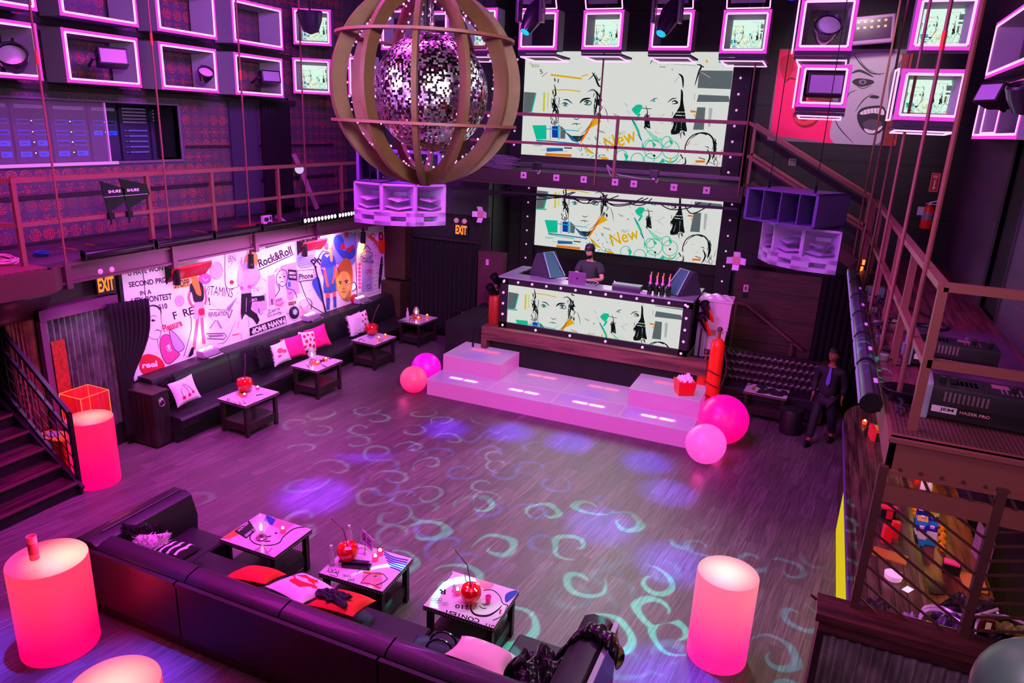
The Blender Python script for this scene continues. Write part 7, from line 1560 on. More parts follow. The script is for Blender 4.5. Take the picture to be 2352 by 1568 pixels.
# CO2 tanks and cannons
def tank(px,py,h,r,label,y=None,m=None,z0=0.0):
 p=atz(px,py,z0)if y is None else aty(px,py,y);o=thing('gas_cylinder',label,'gas cylinder',(p.x,p.y,z0),group='red gas cylinders beside the booth')
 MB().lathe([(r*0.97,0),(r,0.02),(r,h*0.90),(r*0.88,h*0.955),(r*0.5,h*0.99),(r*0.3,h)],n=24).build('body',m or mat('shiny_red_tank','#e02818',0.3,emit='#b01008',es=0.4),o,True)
 MB().cyl((0,0,h),(0,0,h+0.14),r*0.22).cyl((-r*0.5,0,h+0.1),(r*0.5,0,h+0.1),r*0.12).build('valve',mat('brass_valve','#a06850',0.3,0.6),o,True)
 MB().ball((0,0,h+0.16),r*0.40,12,(1,1,0.9)).build('cap',mat('maroon_cap','#5a3038',0.4),o,True)
 return o
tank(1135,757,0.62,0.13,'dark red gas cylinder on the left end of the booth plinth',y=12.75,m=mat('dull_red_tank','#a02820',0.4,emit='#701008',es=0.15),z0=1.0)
p=atz(1643,905,0.0)
o1=tank(0,0,1.35,0.13,'tall bright red gas cylinder at the right end of the booth',y=None)if False else None
def tank_at(x,y,z0,h,r,label,m=None,lean=(0,0)):
 o=tank(1200,700,h,r,label,m=m,z0=z0);o.location=(x,y,z0);o.rotation_euler=(lean[0],lean[1],0);return o
tx=aty(1650,780,12.2).x
tank_at(tx,12.25,0.02,1.52,0.12,'tall bright red gas cylinder at the right end of the booth')
tank_at(tx-0.20,12.45,0.02,1.02,0.11,'shorter red gas cylinder tucked behind the tall bright one')
mb=MB()
for k in range(3):mb.tube([(0.16*math.cos(t)+0.02*k,0.16*math.sin(t),0.5+0.22*k+0.03*math.sin(t*2))for t in[2*PI*i/20 for i in range(20)]],0.010,6,closed=True)
mb.tube(crom([(0.12,0,1.35),(0.2,-0.05,1.0),(0.14,-0.1,0.6),(0.26,-0.05,0.3),(0.1,-0.12,0.1)],6),0.012,6)
tag(mb.build('hose',mat('dark_red_hose','#4a1018',0.4),None,True,(tx,12.25,0)),'dark hose looped around the tall red gas cylinder','hose')
def cannon(px,py,y,label,m_in):
 p=aty(px,py,y);o=thing('confetti_cannon',label,'cannon',p,group='black round cannons beside the booth')
 h=MB();h.M=Matrix.Rotation(math.radians(38),4,'X')@Matrix.Rotation(math.radians(-14),4,'Y');h.lathe([(0.035,-0.42),(0.06,-0.3),(0.085,-0.02),(0.09,0.0),(0.078,0.0),(0.07,-0.05),(0.0,-0.06)],n=20,cap=False);h.build('barrel',BLKPL,o,True)
 h=MB();h.M=Matrix.Rotation(math.radians(38),4,'X')@Matrix.Rotation(math.radians(-14),4,'Y');h.box((0.02,-0.05,-0.5),(0.07,0.0,-0.12),0.01);h.build('red_side',m_in,o)
 MB().cyl((0,0.25,-0.3),(0,0.25,-(p.z-1.0 if p.x<-4 else p.z)+0.01),0.015,n=6).build('stand',DMETAL,o)
RDM=mat('red_lit_side','#e01c10',0.3,emit='#c01008',es=0.5)
cannon(1618,697,12.7,'black confetti cannon at the right of the booth, upper one',RDM);cannon(1611,724,12.5,'black confetti cannon at the right of the booth, lower one',RDM)
cannon(1134,633,12.75,'black confetti cannon left of the booth, upper one',BLKPL);cannon(1124,657,12.6,'black confetti cannon left of the booth, lower one',BLKPL)
tag(MB().tube(crom([(0,0,1.4),(-0.18,-0.1,1.1),(-0.24,-0.15,0.6),(-0.2,-0.2,0.05)],8),0.022,8).build('hose',BLKPL,None,True,(-5.75,12.4,0)),'thick black hose falling from the left end of the booth','hose')
# white bins stack
p=aty(1650,740,13.1);o=thing('storage_bin','stack-topping white plastic bin filled with clear bags right of the booth','bin',(p.x-0.08,13.15,0.25),rot=(0,0,0.05),group='white bins right of the booth')
PB=mat('white_plastic_bin','#d8b0cc',0.5)
MB().prism([(-0.265,1.30),(0.265,1.30),(0.28,1.78),(-0.28,1.78)],lambda u,v,t:(u,t,v),-0.22,0.22).box((-0.3,-0.24,1.76),(0.3,0.24,1.80)).build('body',PB,o)
MB().grid(lambda a,b:((a-0.5)*0.56,(b-0.5)*0.44,1.795+0.05*math.sin(PI*a)*math.sin(PI*b)+0.012*math.sin(19*a+7*b)+0.01*math.sin(26*b)),18,14).build('clear_bags',mat('clear_bags','#f0d8ec',0.2,coat=0.5),o,True)
o=thing('storage_bin','white plastic bin underneath the bag-filled one right of the booth','bin',(p.x-0.08,13.15,0.25),rot=(0,0,0.05),group='white bins right of the booth')
MB().prism([(-0.22,0.86),(0.22,0.86),(0.25,1.26),(-0.25,1.26)],lambda u,v,t:(u,t,v),-0.2,0.2).box((-0.26,-0.22,1.24),(0.26,0.22,1.298)).build('body',PB,o)
MB().box((-0.06,-0.205,1.12),(0.06,-0.2,1.22)).build('tan_label',mat('tan_tape','#b08060',0.6),o)
tag(MB().box((p.x-0.3,12.95,0),(p.x+0.2,13.4,1.105),0.03).build('blue_tote',mat('blue_plastic','#10307a',0.5),None),'blue tote under the white bins right of the booth','bin')
tag(MB().box((p.x-0.33,12.86,0.9),(p.x-0.16,12.92,1.62)).build('metal_rack',mat('lilac_grey_metal','#b0a0b8',0.4,0.3),None),'narrow grey metal panel leaning on the white bins','panel')
# ------------------------------------------------------------------ back right: wood panel, sofa, curtain, handrail
WPm=plank_mat('dark_red_wood_panel','#2c1412','#4a2620',0,2,0.5,0.55)
a=aty(1690,632,YB-0.02);b_=aty(1875,660,YB-0.02)
tag(MB().box((-1.38,YB-0.08,0.0),(aty(1872,740,YB).x,YB-0.02,2.42)).build('wood_panel',WPm,None),'dark red-brown wood panelled wall behind the tufted sofa','panel')
p=aty(1713,662,YB-0.1);tag(MB().box((-0.045,0,-0.07),(0.045,0.012,0.07)).mt(1).box((-0.018,-0.006,-0.035),(0.018,0,0.035)).build('switch_plate',[mat('pink_plate','#e8a8c0',0.4),mat('maroon_switch','#5a2030',0.4)],None,False,(p.x,YB-0.094,p.z)),'pink switch plate on the wood panel right of the booth','switch')
p=aty(1711,678,YB-0.1);tag(MB().box((-0.05,0,-0.06),(0.05,0.012,0.05)).build('outlet_box',BLKPL,None,False,(p.x,YB-0.094,p.z)),'small black box just under the pink switch plate','box')
hr=thing('hand_rail','thin steel handrail sloping down in front of the wood panel','railing',(0,0,0));yr=14.15
q=[aty(x,y,yr)for x,y in((1684,693),(1713,698),(1842,804))]
MB().beam(q[0],q[1],0.045).beam(q[1],q[2],0.04).build('rail',mat('worn_steel_rail','#6a4248',0.4,0.4),hr)
MB().beam(q[0]+Vector((0.06,0,0)),(q[0].x+0.06,yr,0),0.04).beam(q[1]*0.18+q[2]*0.82,Vector(((q[1]*0.18+q[2]*0.82).x,yr,0)),0.04).build('post',mat('worn_steel_rail','#6a4248',0.4,0.4),hr)
curtain('curtain',0.20,YB-0.12,2.2,YB-0.35,2.5,0.03,'tall black curtain at the back right behind the walking man',18,0.05)
ts=thing('tufted_sofa','black leather sofa with a deeply tufted back against the wood panel','sofa',(-0.42,13.28,0))
sw=1.68
MB().box((-sw/2,-0.28,0.08),(sw/2,0.35,0.26)).build('base',BLACK,ts)
MB().box((-sw/2,-0.32,0.26),(sw/2,0.22,0.46),0.05).build('seat_cushion',LEATH,ts,True)
def tf(a,b_):
 x=(a-0.5)*sw;z=0.44+0.56*b_;u=a*16;v=b_*4
 dd=min(math.hypot((u-(i+0.5*(j%2)))%1.0 if False else((u-0.5*(j%2)+0.5)%1.0)-0.5,(v-j)*1.0)for j in range(0,5))
 return(x,0.20+0.10*b_-0.075*min(1.0,dd*2.2)**0.6+(0.08 if b_>0.97 else 0),z)
MB().grid(tf,128,40).build('tufted_back',mat('tufted_leather','#2a1c22',0.34,coat=0.35),ts,True)
MB().box((-sw/2,0.3,0.2),(sw/2,0.42,1.0),0.03).build('back_frame',BLACK,ts)
MB().box((sw/2,-0.3,0.05),(sw/2+0.12,0.4,1.02),0.015).build('side_arm',mat('brown_arm','#4a2a14',0.5),ts)
tag(MB().lathe([(0.17,0),(0.18,0.03),(0.18,0.40),(0.17,0.43),(0.001,0.44)],n=24,cap=False).build('round_stool',LEATH,None,True,(atz(1830,935,0.44).x-0.05,atz(1830,935,0.44).y-0.1,0)),'round black leather stool right of the table with the black shirt','stool')
# painting, fire sign, extinguisher on the upper back right wall
yp=YB-0.06
def P2(cx,cy):q_=aty(1700+cx/2.613,cy/2.613,yp);return(q_.x,q_.z)
D=D2(P2)
D.poly('hot',[(238,300),(560,310),(555,860),(180,810)]).poly('maskr',[(240,360),(310,330),(320,420),(265,480)],True).line('deep',[(262,500),(300,470),(340,480)],14,taper=True).line('maskr',[(240,420),(290,400),(330,420)],18,taper=True)
D.poly('deep',[(315,685),(360,665),(430,665),(480,690),(450,745),(390,768),(340,745)],True).poly('lipr',[(325,700),(380,725),(460,700),(440,735),(380,750),(340,735)],True).poly('maroon',[(345,690),(450,690),(400,712)],True)
D.poly('maroon',[(410,440),(560,430),(610,560),(560,610),(410,600)]).line('ink',[(440,450),(480,560),(560,600)],12).line('deep',[(500,430),(560,520),(540,610)],18)
D.poly('greyp',[(556,312),(985,320),(955,880),(556,860)]).poly('greyl',[(560,700),(650,560),(640,420),(690,330),(970,330),(900,450),(880,700),(830,860),(560,858)],True)
D.line('inkp',[(680,320),(720,380),(790,440),(870,440)],9,taper=True).line('inkp',[(700,330),(760,410),(850,455)],4,taper=True).line('inkp',[(670,440),(720,425),(800,462)],16,taper=True).poly('inkp',[(672,490),(710,470),(790,480),(800,500),(740,520),(700,515)],True).ell('greyp',735,492,24,15).ell('inkp',736,493,9,9).line('inkp',[(700,520),(740,530),(790,510)],5,taper=True)
D.line('inkp',[(640,600),(655,560),(700,540)],5,taper=True).line('inkp',[(690,670),(740,600),(800,560)],6,taper=True).poly('inkp',[(775,585),(800,570),(835,580),(820,592)],True).line('inkp',[(560,680),(590,760),(680,860)],6,taper=True)
D.poly('inkp',[(702,690),(730,650),(800,635),(860,640),(880,700),(862,770),(820,805),(760,800),(715,750)],True).poly('teeth',[(718,680),(760,655),(850,650),(862,690),(800,678),(740,688)],True).poly('greyd',[(735,740),(790,715),(850,735),(825,785),(765,780)],True).poly('teeth',[(745,770),(800,782),(850,755),(845,775),(800,800),(760,795)],True)
for k in range(6):D.line('greyd',[(740+20*k,655-2*k),(742+20*k,688)],3,False)
D.poly('rust',[(975,320),(1040,322),(1000,560),(950,885),(860,875),(900,600),(960,450)]).line('redl',[(900,870),(910,845),(930,860),(925,840)],7)
PNc={'greyp':'#6e6470','hot':'#f01060','maskr':'#c01038','deep':'#80081c','lipr':'#e02838','maroon':'#701018','ink':'#1a1420','greyl':'#a8a0a8','inkp':'#1c181c','teeth':'#d8ccd0','greyd':'#4a424c','rust':'#8a3028','redl':'#e02818'}
pn=list(PNc);q0=P2(238,300);q1=P2(955,880);q2=P2(1040,322)
mb=MB().box((q0[0],yp,min(P2(180,810)[1],q1[1])),(q2[0],yp+0.05,q0[1]+0.02));D.emit(mb,lambda u,v,t:(u,yp-t,v),pn,clip=(q0[0],min(P2(180,810)[1],q1[1]),q2[0],q0[1]+0.02),dt=0.0003)
tag(mb.build('painting',[mat('paint_'+k,PNc[k],0.6,emit=PNc[k],es=0.0)for k in pn]),'wide painting of a pink-red face and a grey screaming face on the back wall','painting')
lamp('SPOT',(0.1,11.4,7.4),(0.0,14.3,5.5),420,(1.0,0.75,0.85),angle=62,blend=0.8,soft=0.2)
pe=aty(2147,419,yp);o=thing('extinguisher_sign','small red and white fire extinguisher sign above the extinguisher','sign',(pe.x,yp,pe.z))
MB().box((-0.07,0,-0.16),(0.07,0.02,0.16)).build('plate',mat('sign_red','#b01828',0.5),o)
mb=MB();put_text(mb,'FIRE',lambda u,v,t:(-0.035+u,-0.002,0.07+v),0,width=0.07,height=0.05,bold=0.03);mb.box((-0.012,-0.003,-0.11),(0.012,0,0.04)).add([(-0.03,-0.002,-0.08),(0.03,-0.002,-0.08),(0,-0.002,-0.13)],[(0,1,2)])
for lo,hi in(((-0.06,-0.003,0.145),(0.06,0,0.15)),((-0.06,-0.003,-0.15),(0.06,0,-0.145)),((-0.062,-0.003,-0.15),(-0.057,0,0.15)),((0.057,-0.003,-0.15),(0.062,0,0.15))):mb.box(lo,hi)
mb.build('lettering',mat('pale_print','#e8a8b0',0.5),o)
pe=aty(2127,500,yp);o=thing('fire_extinguisher','red fire extinguisher with a white tag on the back wall of the right gallery','fire extinguisher',(pe.x,yp-0.1,pe.z-0.17))
MB().lathe([(0.085,0),(0.09,0.02),(0.09,0.30),(0.06,0.37),(0.025,0.40)],n=20).build('body',mat('extinguisher_red','#d01818',0.3,coat=0.5,emit='#900808',es=0.2),o,True)
MB().lathe([(0.0915,0.15),(0.0915,0.27)],n=20,cap=False).build('label_band',mat('grey_label','#9a90a0',0.5),o,True)
MB().box((-0.02,-0.02,0.4),(0.02,0.02,0.44)).beam((0,0,0.44),(0.12,-0.03,0.48),0.02).beam((-0.06,0,0.42),(0.13,0,0.41),0.015).build('handle',METAL,o)
MB().box((-0.17,-0.05,0.22),(-0.07,-0.045,0.36)).build('tag',mat('white_tag','#c8c0e0',0.6),o)
p=aty(1820,372,yp);tag(MB().box((-0.06,0,-0.06),(0.06,0.01,0.06)).mt(1).box((-0.045,-0.006,0.005),(-0.005,0,0.045)).box((0.005,-0.006,0.005),(0.045,0,0.045)).box((-0.045,-0.006,-0.045),(-0.005,0,-0.005)).box((0.005,-0.006,-0.045),(0.045,0,-0.005)).build('outlet_plate',[mat('olive_plate','#8a907a',0.5),mat('dark_socket','#3a4038',0.5)],None,False,(p.x,yp,p.z)),'small square outlet plate on the dark wall below the red face','outlet')
# ------------------------------------------------------------------ right gallery
RG=0.72
g=thing('gallery_deck','dark grated deck of the right gallery with a worn board panel','walkway',(0,0,0))
MB().box((RG,5.42,ZD-0.05),(RX,YB-0.06,ZD-0.001)).build('deck',plank_mat('red_deck_boards','#38161e','#7a3040',1,0,0.13,0.5),g)
a=bz2=atz(2040,735,ZD);
MB().box((1.15,6.55,ZD),(2.0,9.1,ZD+0.012)).build('board_panel',mat('plum_board','#5a3458',0.55,var=(4,0.7)),g)
MB().box((0.73,5.36,ZD),(3.0,6.5,ZD+0.006)).build('grating',tread_mat('steel_grating_r','#6a3c38','#140c0c',0.03),g)
MB().box((RG-0.03,5.34,ZD-0.24),(3.2,5.38,ZD+0.02)).box((RG-0.05,5.30,ZD-0.01),(3.2,5.42,ZD+0.02)).box((RG-0.05,5.30,ZD-0.25),(3.2,5.42,ZD-0.22)).box((RG-0.03,5.34,ZD-0.24),(RG+0.01,14.2,ZD-0.02)).build('edge_beam',STEEL,g)
rg=thing('railing','brown steel railing of the right gallery, turning the corner near the hazer','railing',(0,0,0))
X0=0.84;Yc=5.60
MB().beam((X0,Yc,ZD+1.07),(X0-0.08,13.2,ZD+1.07),0.07,0.05).beam((X0,Yc,ZD+1.07),(3.0,Yc,ZD+1.07),0.06).build('top_rail',STEEL,rg)
MB().beam((X0,Yc,ZD+0.52),(X0-0.08,13.2,ZD+0.52),0.06,0.05).beam((X0,Yc,ZD+0.52),(3.0,Yc,ZD+0.52),0.06).build('mid_rail',STEEL,rg)
for y in(Yc,7.3,8.6,10.2,11.8,13.2):MB().beam((X0-0.08*(y-Yc)/7.6,y,ZD),(X0-0.08*(y-Yc)/7.6,y,ZD+1.07),0.06).build('post',STEEL,rg)
def rod_px(b,t,y,label,r=0.016,z0=ZD):
 """rod from the deck edge, seen at pixel b low down and t at the top"""
 p=aty(b[0],b[1],y);x=p.x;rod(x,y,max(z0,p.z-0.1),8,r,label)
for k,(x,y,lb)in enumerate(((0.59,13.3,'farthest, beside the stair'),(0.62,11.8,'second from the far end'),(0.725,11.36,'third from the far end'),(0.70,9.33,'fourth, crossing the lit screen cubes'))):
 rod(x,y,ZD-0.1,8,0.016,'dark red rod of the right gallery, '+lb)
rod(0.73,7.62,ZD-0.1,8,0.017,'dark red rod before the right railing, with an orange tie high up',sleeve=5.68)
rod(0.79,6.23,ZD-0.05,8,0.020,'thickest brown rod near the hazer on the right gallery')
# battens along the right edge
rb=[(5.95,6.95),(6.98,7.95),(7.98,8.95),(8.98,10.0),(10.03,11.1),(11.13,12.3)]
for k,(ya,yb)in enumerate(rb):
 o=thing('batten_light','lilac batten on the right gallery edge, '+['nearest the round end of the bar','second from the near end','third from the near end','third from the far end','second from the far end','farthest, near the horn cluster'][k],'light',(RG-0.14,ya,ZD-0.03),group='batten lights on the right gallery')
 L=yb-ya
 MB().tube([(0,0.0,0.07),(0,0.04,0.07),(0,L-0.04,0.07),(0,L,0.07)],[0.07,0.08,0.08,0.07],12).build('housing',mat('lilac_batten','#3c304c',0.4,0.2),o,True)
 MB().box((0.0,0.05,0.145),(0.012,L-0.05,0.152)).box((-0.075,0.02,0.0),(0.08,0.06,0.01)).build('groove',BLKPL,o)
 MB().box((0.02,L*0.3,0.145),(0.05,L*0.42,0.150)).build('maker_label',mat('pale_lilac','#e0c8f0',0.4),o)
 MB().box((-0.086,0.05,0.03),(-0.080,L-0.05,0.09)).build('led_edge',emis('violet_edge',(0.55,0.2,1.0),0.6),o)
 MB().cyl((0,-0.02,0.07),(0,0.012,0.07),0.084,n=14).build('end_cap',BLKPL,o,True)
mb=MB();rnd=random.Random(3)
for k in range(34):
 y=rnd.uniform(5.7,12.2);x=rnd.uniform(RG-0.02,RG+0.14);L=rnd.uniform(0.3,0.9)
 mb.tube(crom([(x,y,ZD+0.02+rnd.uniform(0,0.06)),(x+rnd.uniform(-0.05,0.1),y+L*0.3,ZD+0.05+rnd.uniform(0,0.1)),(x+rnd.uniform(-0.05,0.1),y+L*0.7,ZD+0.03),(x+rnd.uniform(-0.03,0.05),y+L,ZD+0.02)],4),rnd.choice([0.007,0.010,0.014]),5)
tag(mb.build('cable_bundle',mat('black_cable','#2a2030',0.4),None,True),'tangled bundle of black cables along the right gallery edge','cable',kind='stuff')
for k,y in enumerate((11.6,10.9,10.2,9.5,8.8,8.1,7.4)):
 o=thing('pipe_clamp','chrome pipe clamp among the cables on the right gallery edge','clamp',(RG+0.02,y,ZD+0.0),group='chrome clamps on the right gallery edge')
 MB().box((-0.03,-0.025,0),(0.05,0.025,0.07),0.006).build('jaw',METAL,o);MB().cyl((0.01,-0.05,0.05),(0.01,0.06,0.05),0.012,n=8).build('bolt',CHROME,o,True)
pg=atz(2010,680,ZD);tag(MB().box((-0.10,-0.06,0),(0.1,0.07,0.13),0.01).build('green_unit',mat('dusty_green_box','#4a6a5c',0.5),None,False,(pg.x,pg.y,ZD)),'small green and black power box among the cables of the right gallery','box')
tag(MB().tube(crom([(1.0,10.4,ZD+0.02),(1.25,9.8,ZD+0.03),(1.5,9.2,ZD+0.02),(1.35,8.9,ZD+0.03),(0.95,9.2,ZD+0.02)],8),0.014,6).build('cable',BLKPL,None,True),'black cable looping over the red boards of the right gallery','cable')
tag(MB().beam((0.82,9.1,ZD+0.03),(1.30,9.05,ZD+0.03),0.035).build('metal_bar',CHROME,None),'short chrome bar lying across the right gallery boards','bar')
o=thing('power_strip','small orange-lit device on the far corner of the right gallery','device',(0.84,12.75,ZD));MB().box((-0.1,-0.04,0),(0.12,0.06,0.12)).build('case',BLKPL,o);MB().box((-0.14,-0.06,-0.02),(-0.1,-0.02,0.05)).box((-0.13,-0.05,0.08),(-0.09,-0.02,0.16)).build('lit_indicator',emis('orange_led',(1.0,0.15,0.03),3),o)
# hazers
def hazer(c,rz,label,s=1.0,text='HAZER PRO'):
 o=thing('hazer',label,'haze machine',c,rz,'haze machines on the right gallery')
 L,d,h=0.80*s,0.34*s,0.27*s
 MB().box((0.05,0,0.02),(L,d,h),0.02).build('body',mat('hazer_black','#1b171c',0.45,coat=0.1),o,True)
 MB().box((0.0,-0.01,0.0),(0.06,d+0.01,h+0.02),0.02).box((-0.03,d*0.25,0.07),(0.0,d*0.38,0.2*s),0.008).build('end_plate',mat('grey_end_plate','#8a98a0',0.4),o)
 MB().box((0.07,-0.004,0.06),(L-0.02,0.0,0.13)).build('name_panel',BLKPL,o)
 MB().box((0.075,-0.006,0.07),(0.24*s,-0.004,0.12)).build('name_tag',mat('pale_tag','#d8ccd8',0.4),o)
 mb=MB();put_text(mb,'JEM',lambda u,v,t:(0.13*s+u,-0.008,0.08+v),0,width=0.09*s,height=0.03,bold=0.02);mb.build('tag_lettering',BLKPL,o)
 mb=MB();put_text(mb,text,lambda u,v,t:(0.26*s+u,-0.006,0.085+v),0,width=0.19*s,height=0.022,bold=0.01);mb.build('lettering',mat('pale_print','#e8a8b0',0.5),o)
 mb=MB()
 for q in range(6):
  for r_ in range(2):mb.box((0.18*s+0.03*q,0.08+0.0*r_,h),(0.20*s+0.03*q,0.08+0.13,h+0.002))
 for q in range(5):mb.box((0.50*s+0.03*q,0.07,h),(0.512*s+0.03*q,0.22,h+0.002))
 for q in range(10):mb.box((0.14*s+0.03*q,-0.003,0.16),(0.155*s+0.03*q,0.0,0.235))
 mb.build('vents',mat('hazer_slots','#7a5a68',0.5),o)
 [MB().box((q,d*0.3,h),(q+0.045,d*0.42,h+0.055),0.01).build('latch',BLKPL,o)for q in(0.1,0.17,0.55*s,L-0.1)]
 MB().box((L*0.56,d*0.55,h),(L*0.70,d*0.8,h+0.004)).build('keypad',mat('keypad_pink','#9a5a78',0.4),o)
 return o
hz=hazer((0.0,0,0),0.0,'nearer black hazer with JEM lettering at the corner of the right gallery',1.0);ph=atz(2107,958,ZD);hz.location=(ph.x,ph.y,ZD+0.006);hz.rotation_euler=(0,0,-0.07)
h2=hazer((0,0,0),0.0,'second black hazer behind the nearer one, beside the white jug',0.92);ph2=atz(2068,838,ZD);h2.location=(ph2.x+0.02,ph2.y,ZD+0.012);h2.rotation_euler=(0,0,-0.05)
pj=atz(2208,838,ZD);o=thing('fluid_jug','white plastic fluid jug with an orange band behind the nearer hazer','jug',(pj.x,pj.y,ZD+0.012))
MB().box((-0.075,-0.05,0),(0.075,0.05,0.19),0.025).cyl((0,0,0.18),(0,0,0.23),0.03).build('body',mat('white_jug','#e0c4e0',0.4),o,True);MB().box((-0.078,-0.053,0.04),(0.078,0.053,0.07)).build('orange_band',mat('orange_band','#d08848',0.5),o);MB().cyl((0,0,0.23),(0,0,0.26),0.02).build('cap',mat('grey_cap','#6a5a6a',0.4),o,True);MB().tube([(0.05,0,0.19),(0.11,0,0.2),(0.12,0,0.12),(0.075,0,0.08)],0.012,6).build('handle',mat('white_jug','#e0c4e0',0.4),o,True)
o=tag(MB().tube(crom([(ph.x+0.72,ph.y+0.15,ZD+0.28),(ph.x+0.76,ph.y+0.16,ZD+0.36),(ph.x+0.86,ph.y+0.15,ZD+0.36),(ph.x+0.92,ph.y+0.1,ZD+0.22),(ph.x+0.88,ph.y+0.05,ZD+0.1)],6),0.011,6).build('hose',mat('white_hose','#d8c8dc',0.4),None,True),'thin white hose curling over the right end of the nearer hazer','hose')
mb=MB()
for k in range(6):mb.tube([(0.13*math.cos(t)*(1+0.08*k),0.10*math.sin(t)*(1+0.08*k),0.02+0.016*k)for t in[2*PI*i/22 for i in range(22)]],0.009,5,closed=True)
pq=atz(2090,925,ZD);tag(mb.build('cable_coil',BLKPL,None,True,(pq.x-0.04,pq.y,ZD+0.008)),'coil of black cable left of the nearer hazer','cable')
tag(MB().tube([(0.0,0,0.02),(0.06,0.02,0.03),(0.12,0.0,0.02)],0.02,8).build('blue_plug',mat('blue_plug','#2060c0',0.4),None,True,(ph.x+0.72,ph.y-0.13,ZD+0.01)),'blue plug on the grating before the nearer hazer','plug')
tag(MB().box((ph.x-0.06,ph.y-0.16,ZD+0.008),(ph.x-0.03,ph.y-0.13,ZD+0.04)).build('white_tag',mat('white_card','#f0d8f0',0.5),None),'tiny white card on the grating left of the nearer hazer','card')
# ------------------------------------------------------------------ lattice guard, half wall with cap, bar
lg=thing('lattice_guard','brown steel guard frame with slanting rods standing on the corrugated half wall','railing',(0,0,0))
yg=5.32;zt,zb=ZD-0.2,1.52
for xp in(0.68,1.40):MB().beam((xp,yg,zb),(xp,yg,zt),0.06).build('post',STEELD,lg)
MB().beam((0.68,yg,2.50),(2.6,yg,2.50),0.05,0.13).build('cross_beam',STEEL,lg)
mb=MB()
for k in range(7):
 x=0.78+0.13*k;mb.beam((x,yg,zt),(x+0.10,yg,2.53),0.02)
for k in range(9):
 z0=2.45-0.14*k;x1=min(1.40,0.68+(z0-zb)/0.62);
 mb.beam((0.70,yg,z0),(x1,yg,z0-(x1-0.68)*0.62),0.016)
for k in range(3):x0=0.95+0.2*k;mb.beam((x0,yg,2.45),(1.40,yg,2.45-(1.40-x0)*0.62),0.016)
for k in range(9):z0=zb+0.05+0.115*k;mb.beam((1.42,yg,z0),(2.6,yg,z0+0.36),0.016)
mb.build('slanting_rods',STEELD,lg)
hw=thing('half_wall','half wall clad in rusty corrugated metal with a dark wooden cap, bottom right','wall',(0,0,0))
MB().box((0.42,5.10,1.45),(3.0,5.38,1.52),0.008).box((0.45,5.12,1.36),(3.0,5.36,1.45)).build('wood_cap',wood_mat('cap_wood','#2e1418','#54262c',0,1.2,0.35),hw)
mb=MB();mb.grid(lambda a_,b:(0.50+2.4*a_,5.20+0.03*math.sin(a_*26*2*PI),0.02+1.36*b),240,1);mb.build('corrugated_sheet',mat('rusty_sheet','#9a8690',0.5,0.0,var=(4,0.4)),hw,True)
MB().box((0.45,5.13,0),(0.50,5.36,1.36)).box((0.5,5.26,0),(3.0,5.34,1.36)).build('end_board',wood_mat('end_wood','#1a0e10','#3a1c20',2,1.2,0.5),hw)
# bar: round-ended wooden counter
br=thing('bar','long dark wood bar counter with a rounded far end along the right side','bar',(0,0,0))
out=[(0.73,5.5),(0.73,10.6)]+[(1.12-0.39*math.cos(t),10.6+0.85*math.sin(t))for t in[PI/2*i/8 for i in range(1,9)]]+[(1.32,11.4),(1.36,10.6),(1.36,5.5)]
MB().prism(out,lambda u,v,t:(u,v,t),1.02,1.075).build('counter_top',plank_mat('bar_top_wood','#2e241f','#63503f',1,0,0.11,0.22),br)
inn=[(x+0.10 if x<1.2 else x-0.05,min(y,11.1))for x,y in out]
MB().prism(inn,lambda u,v,t:(u,v,t),0.0,1.02).build('body',mat('bar_body','#2a1a18',0.6),br)
MB().box((0.722,5.5,1.0),(0.732,10.6,1.08)).build('edge_strip',mat('violet_edge_trim','#6a58a0',0.3,0.4),br)
MB().box((0.80,5.5,0.02),(0.826,9.3,0.95)).build('lit_front_panel',emis('yellow_glow_panel',(0.95,0.72,0.02),0.75),br)  # yellow light on the bar front put in as an emissive panel
lamp('AREA',(0.76,7.4,0.5),(0.2,7.4,0.0),4,(1.0,0.8,0.05),0.2,3.0)
# carved grain panels on the bar top
tag(MB().box((1.34,6.0,0.75),(1.42,9.6,1.0)).build('bar_inner_ledge',mat('inner_ledge','#3a2018',0.5),None),'dark inner ledge behind the bar counter','ledge')
o=thing('work_counter','lower wooden working counter behind the bar holding cartons and oranges','counter',(0,0,0));MB().box((1.42,5.6,0.84),(2.02,10.6,0.88)).build('top',wood_mat('work_wood','#4a2c14','#8a5a2a',1,1.0,0.4),o);MB().box((1.46,5.6,0),(1.98,9.6,0.84)).build('cabinet',BLACK,o)
lamp('POINT',(1.7,8.9,1.5),None,16,(1.0,0.55,0.12),soft=0.1)
lamp('POINT',(1.55,6.6,1.5),None,7,(1.0,0.5,0.25),soft=0.1)
# things on the bar top and back counter, located by where they stand
def onbar(px,py,z):return atz(px,py,z)
def boxthing(name,label,cat,px,py,z,dim,col,rz=0.0,group=None,bits=None,em=None,bev=0.006):
 p=onbar(px,py,z);o=thing(name,label,cat,(p.x,p.y,z),rz,group)
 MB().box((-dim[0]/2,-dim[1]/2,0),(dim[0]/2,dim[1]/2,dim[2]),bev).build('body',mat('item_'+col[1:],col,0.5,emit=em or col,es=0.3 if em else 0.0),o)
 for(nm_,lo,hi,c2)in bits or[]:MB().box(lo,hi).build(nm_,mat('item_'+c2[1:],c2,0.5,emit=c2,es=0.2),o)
 return o
BT=1.076
boxthing('menu_box','black box with yellow menu sheets near the round end of the bar','box',2020,1008,BT,(0.17,0.22,0.12),'#120c0c',0.1,bits=[('yellow_sheet',(-0.075,-0.08,0.12),(0.08,0.12,0.15),'#e0b020'),('red_band',(-0.08,-0.11,0.12),(0.085,-0.08,0.155),'#e04810')])
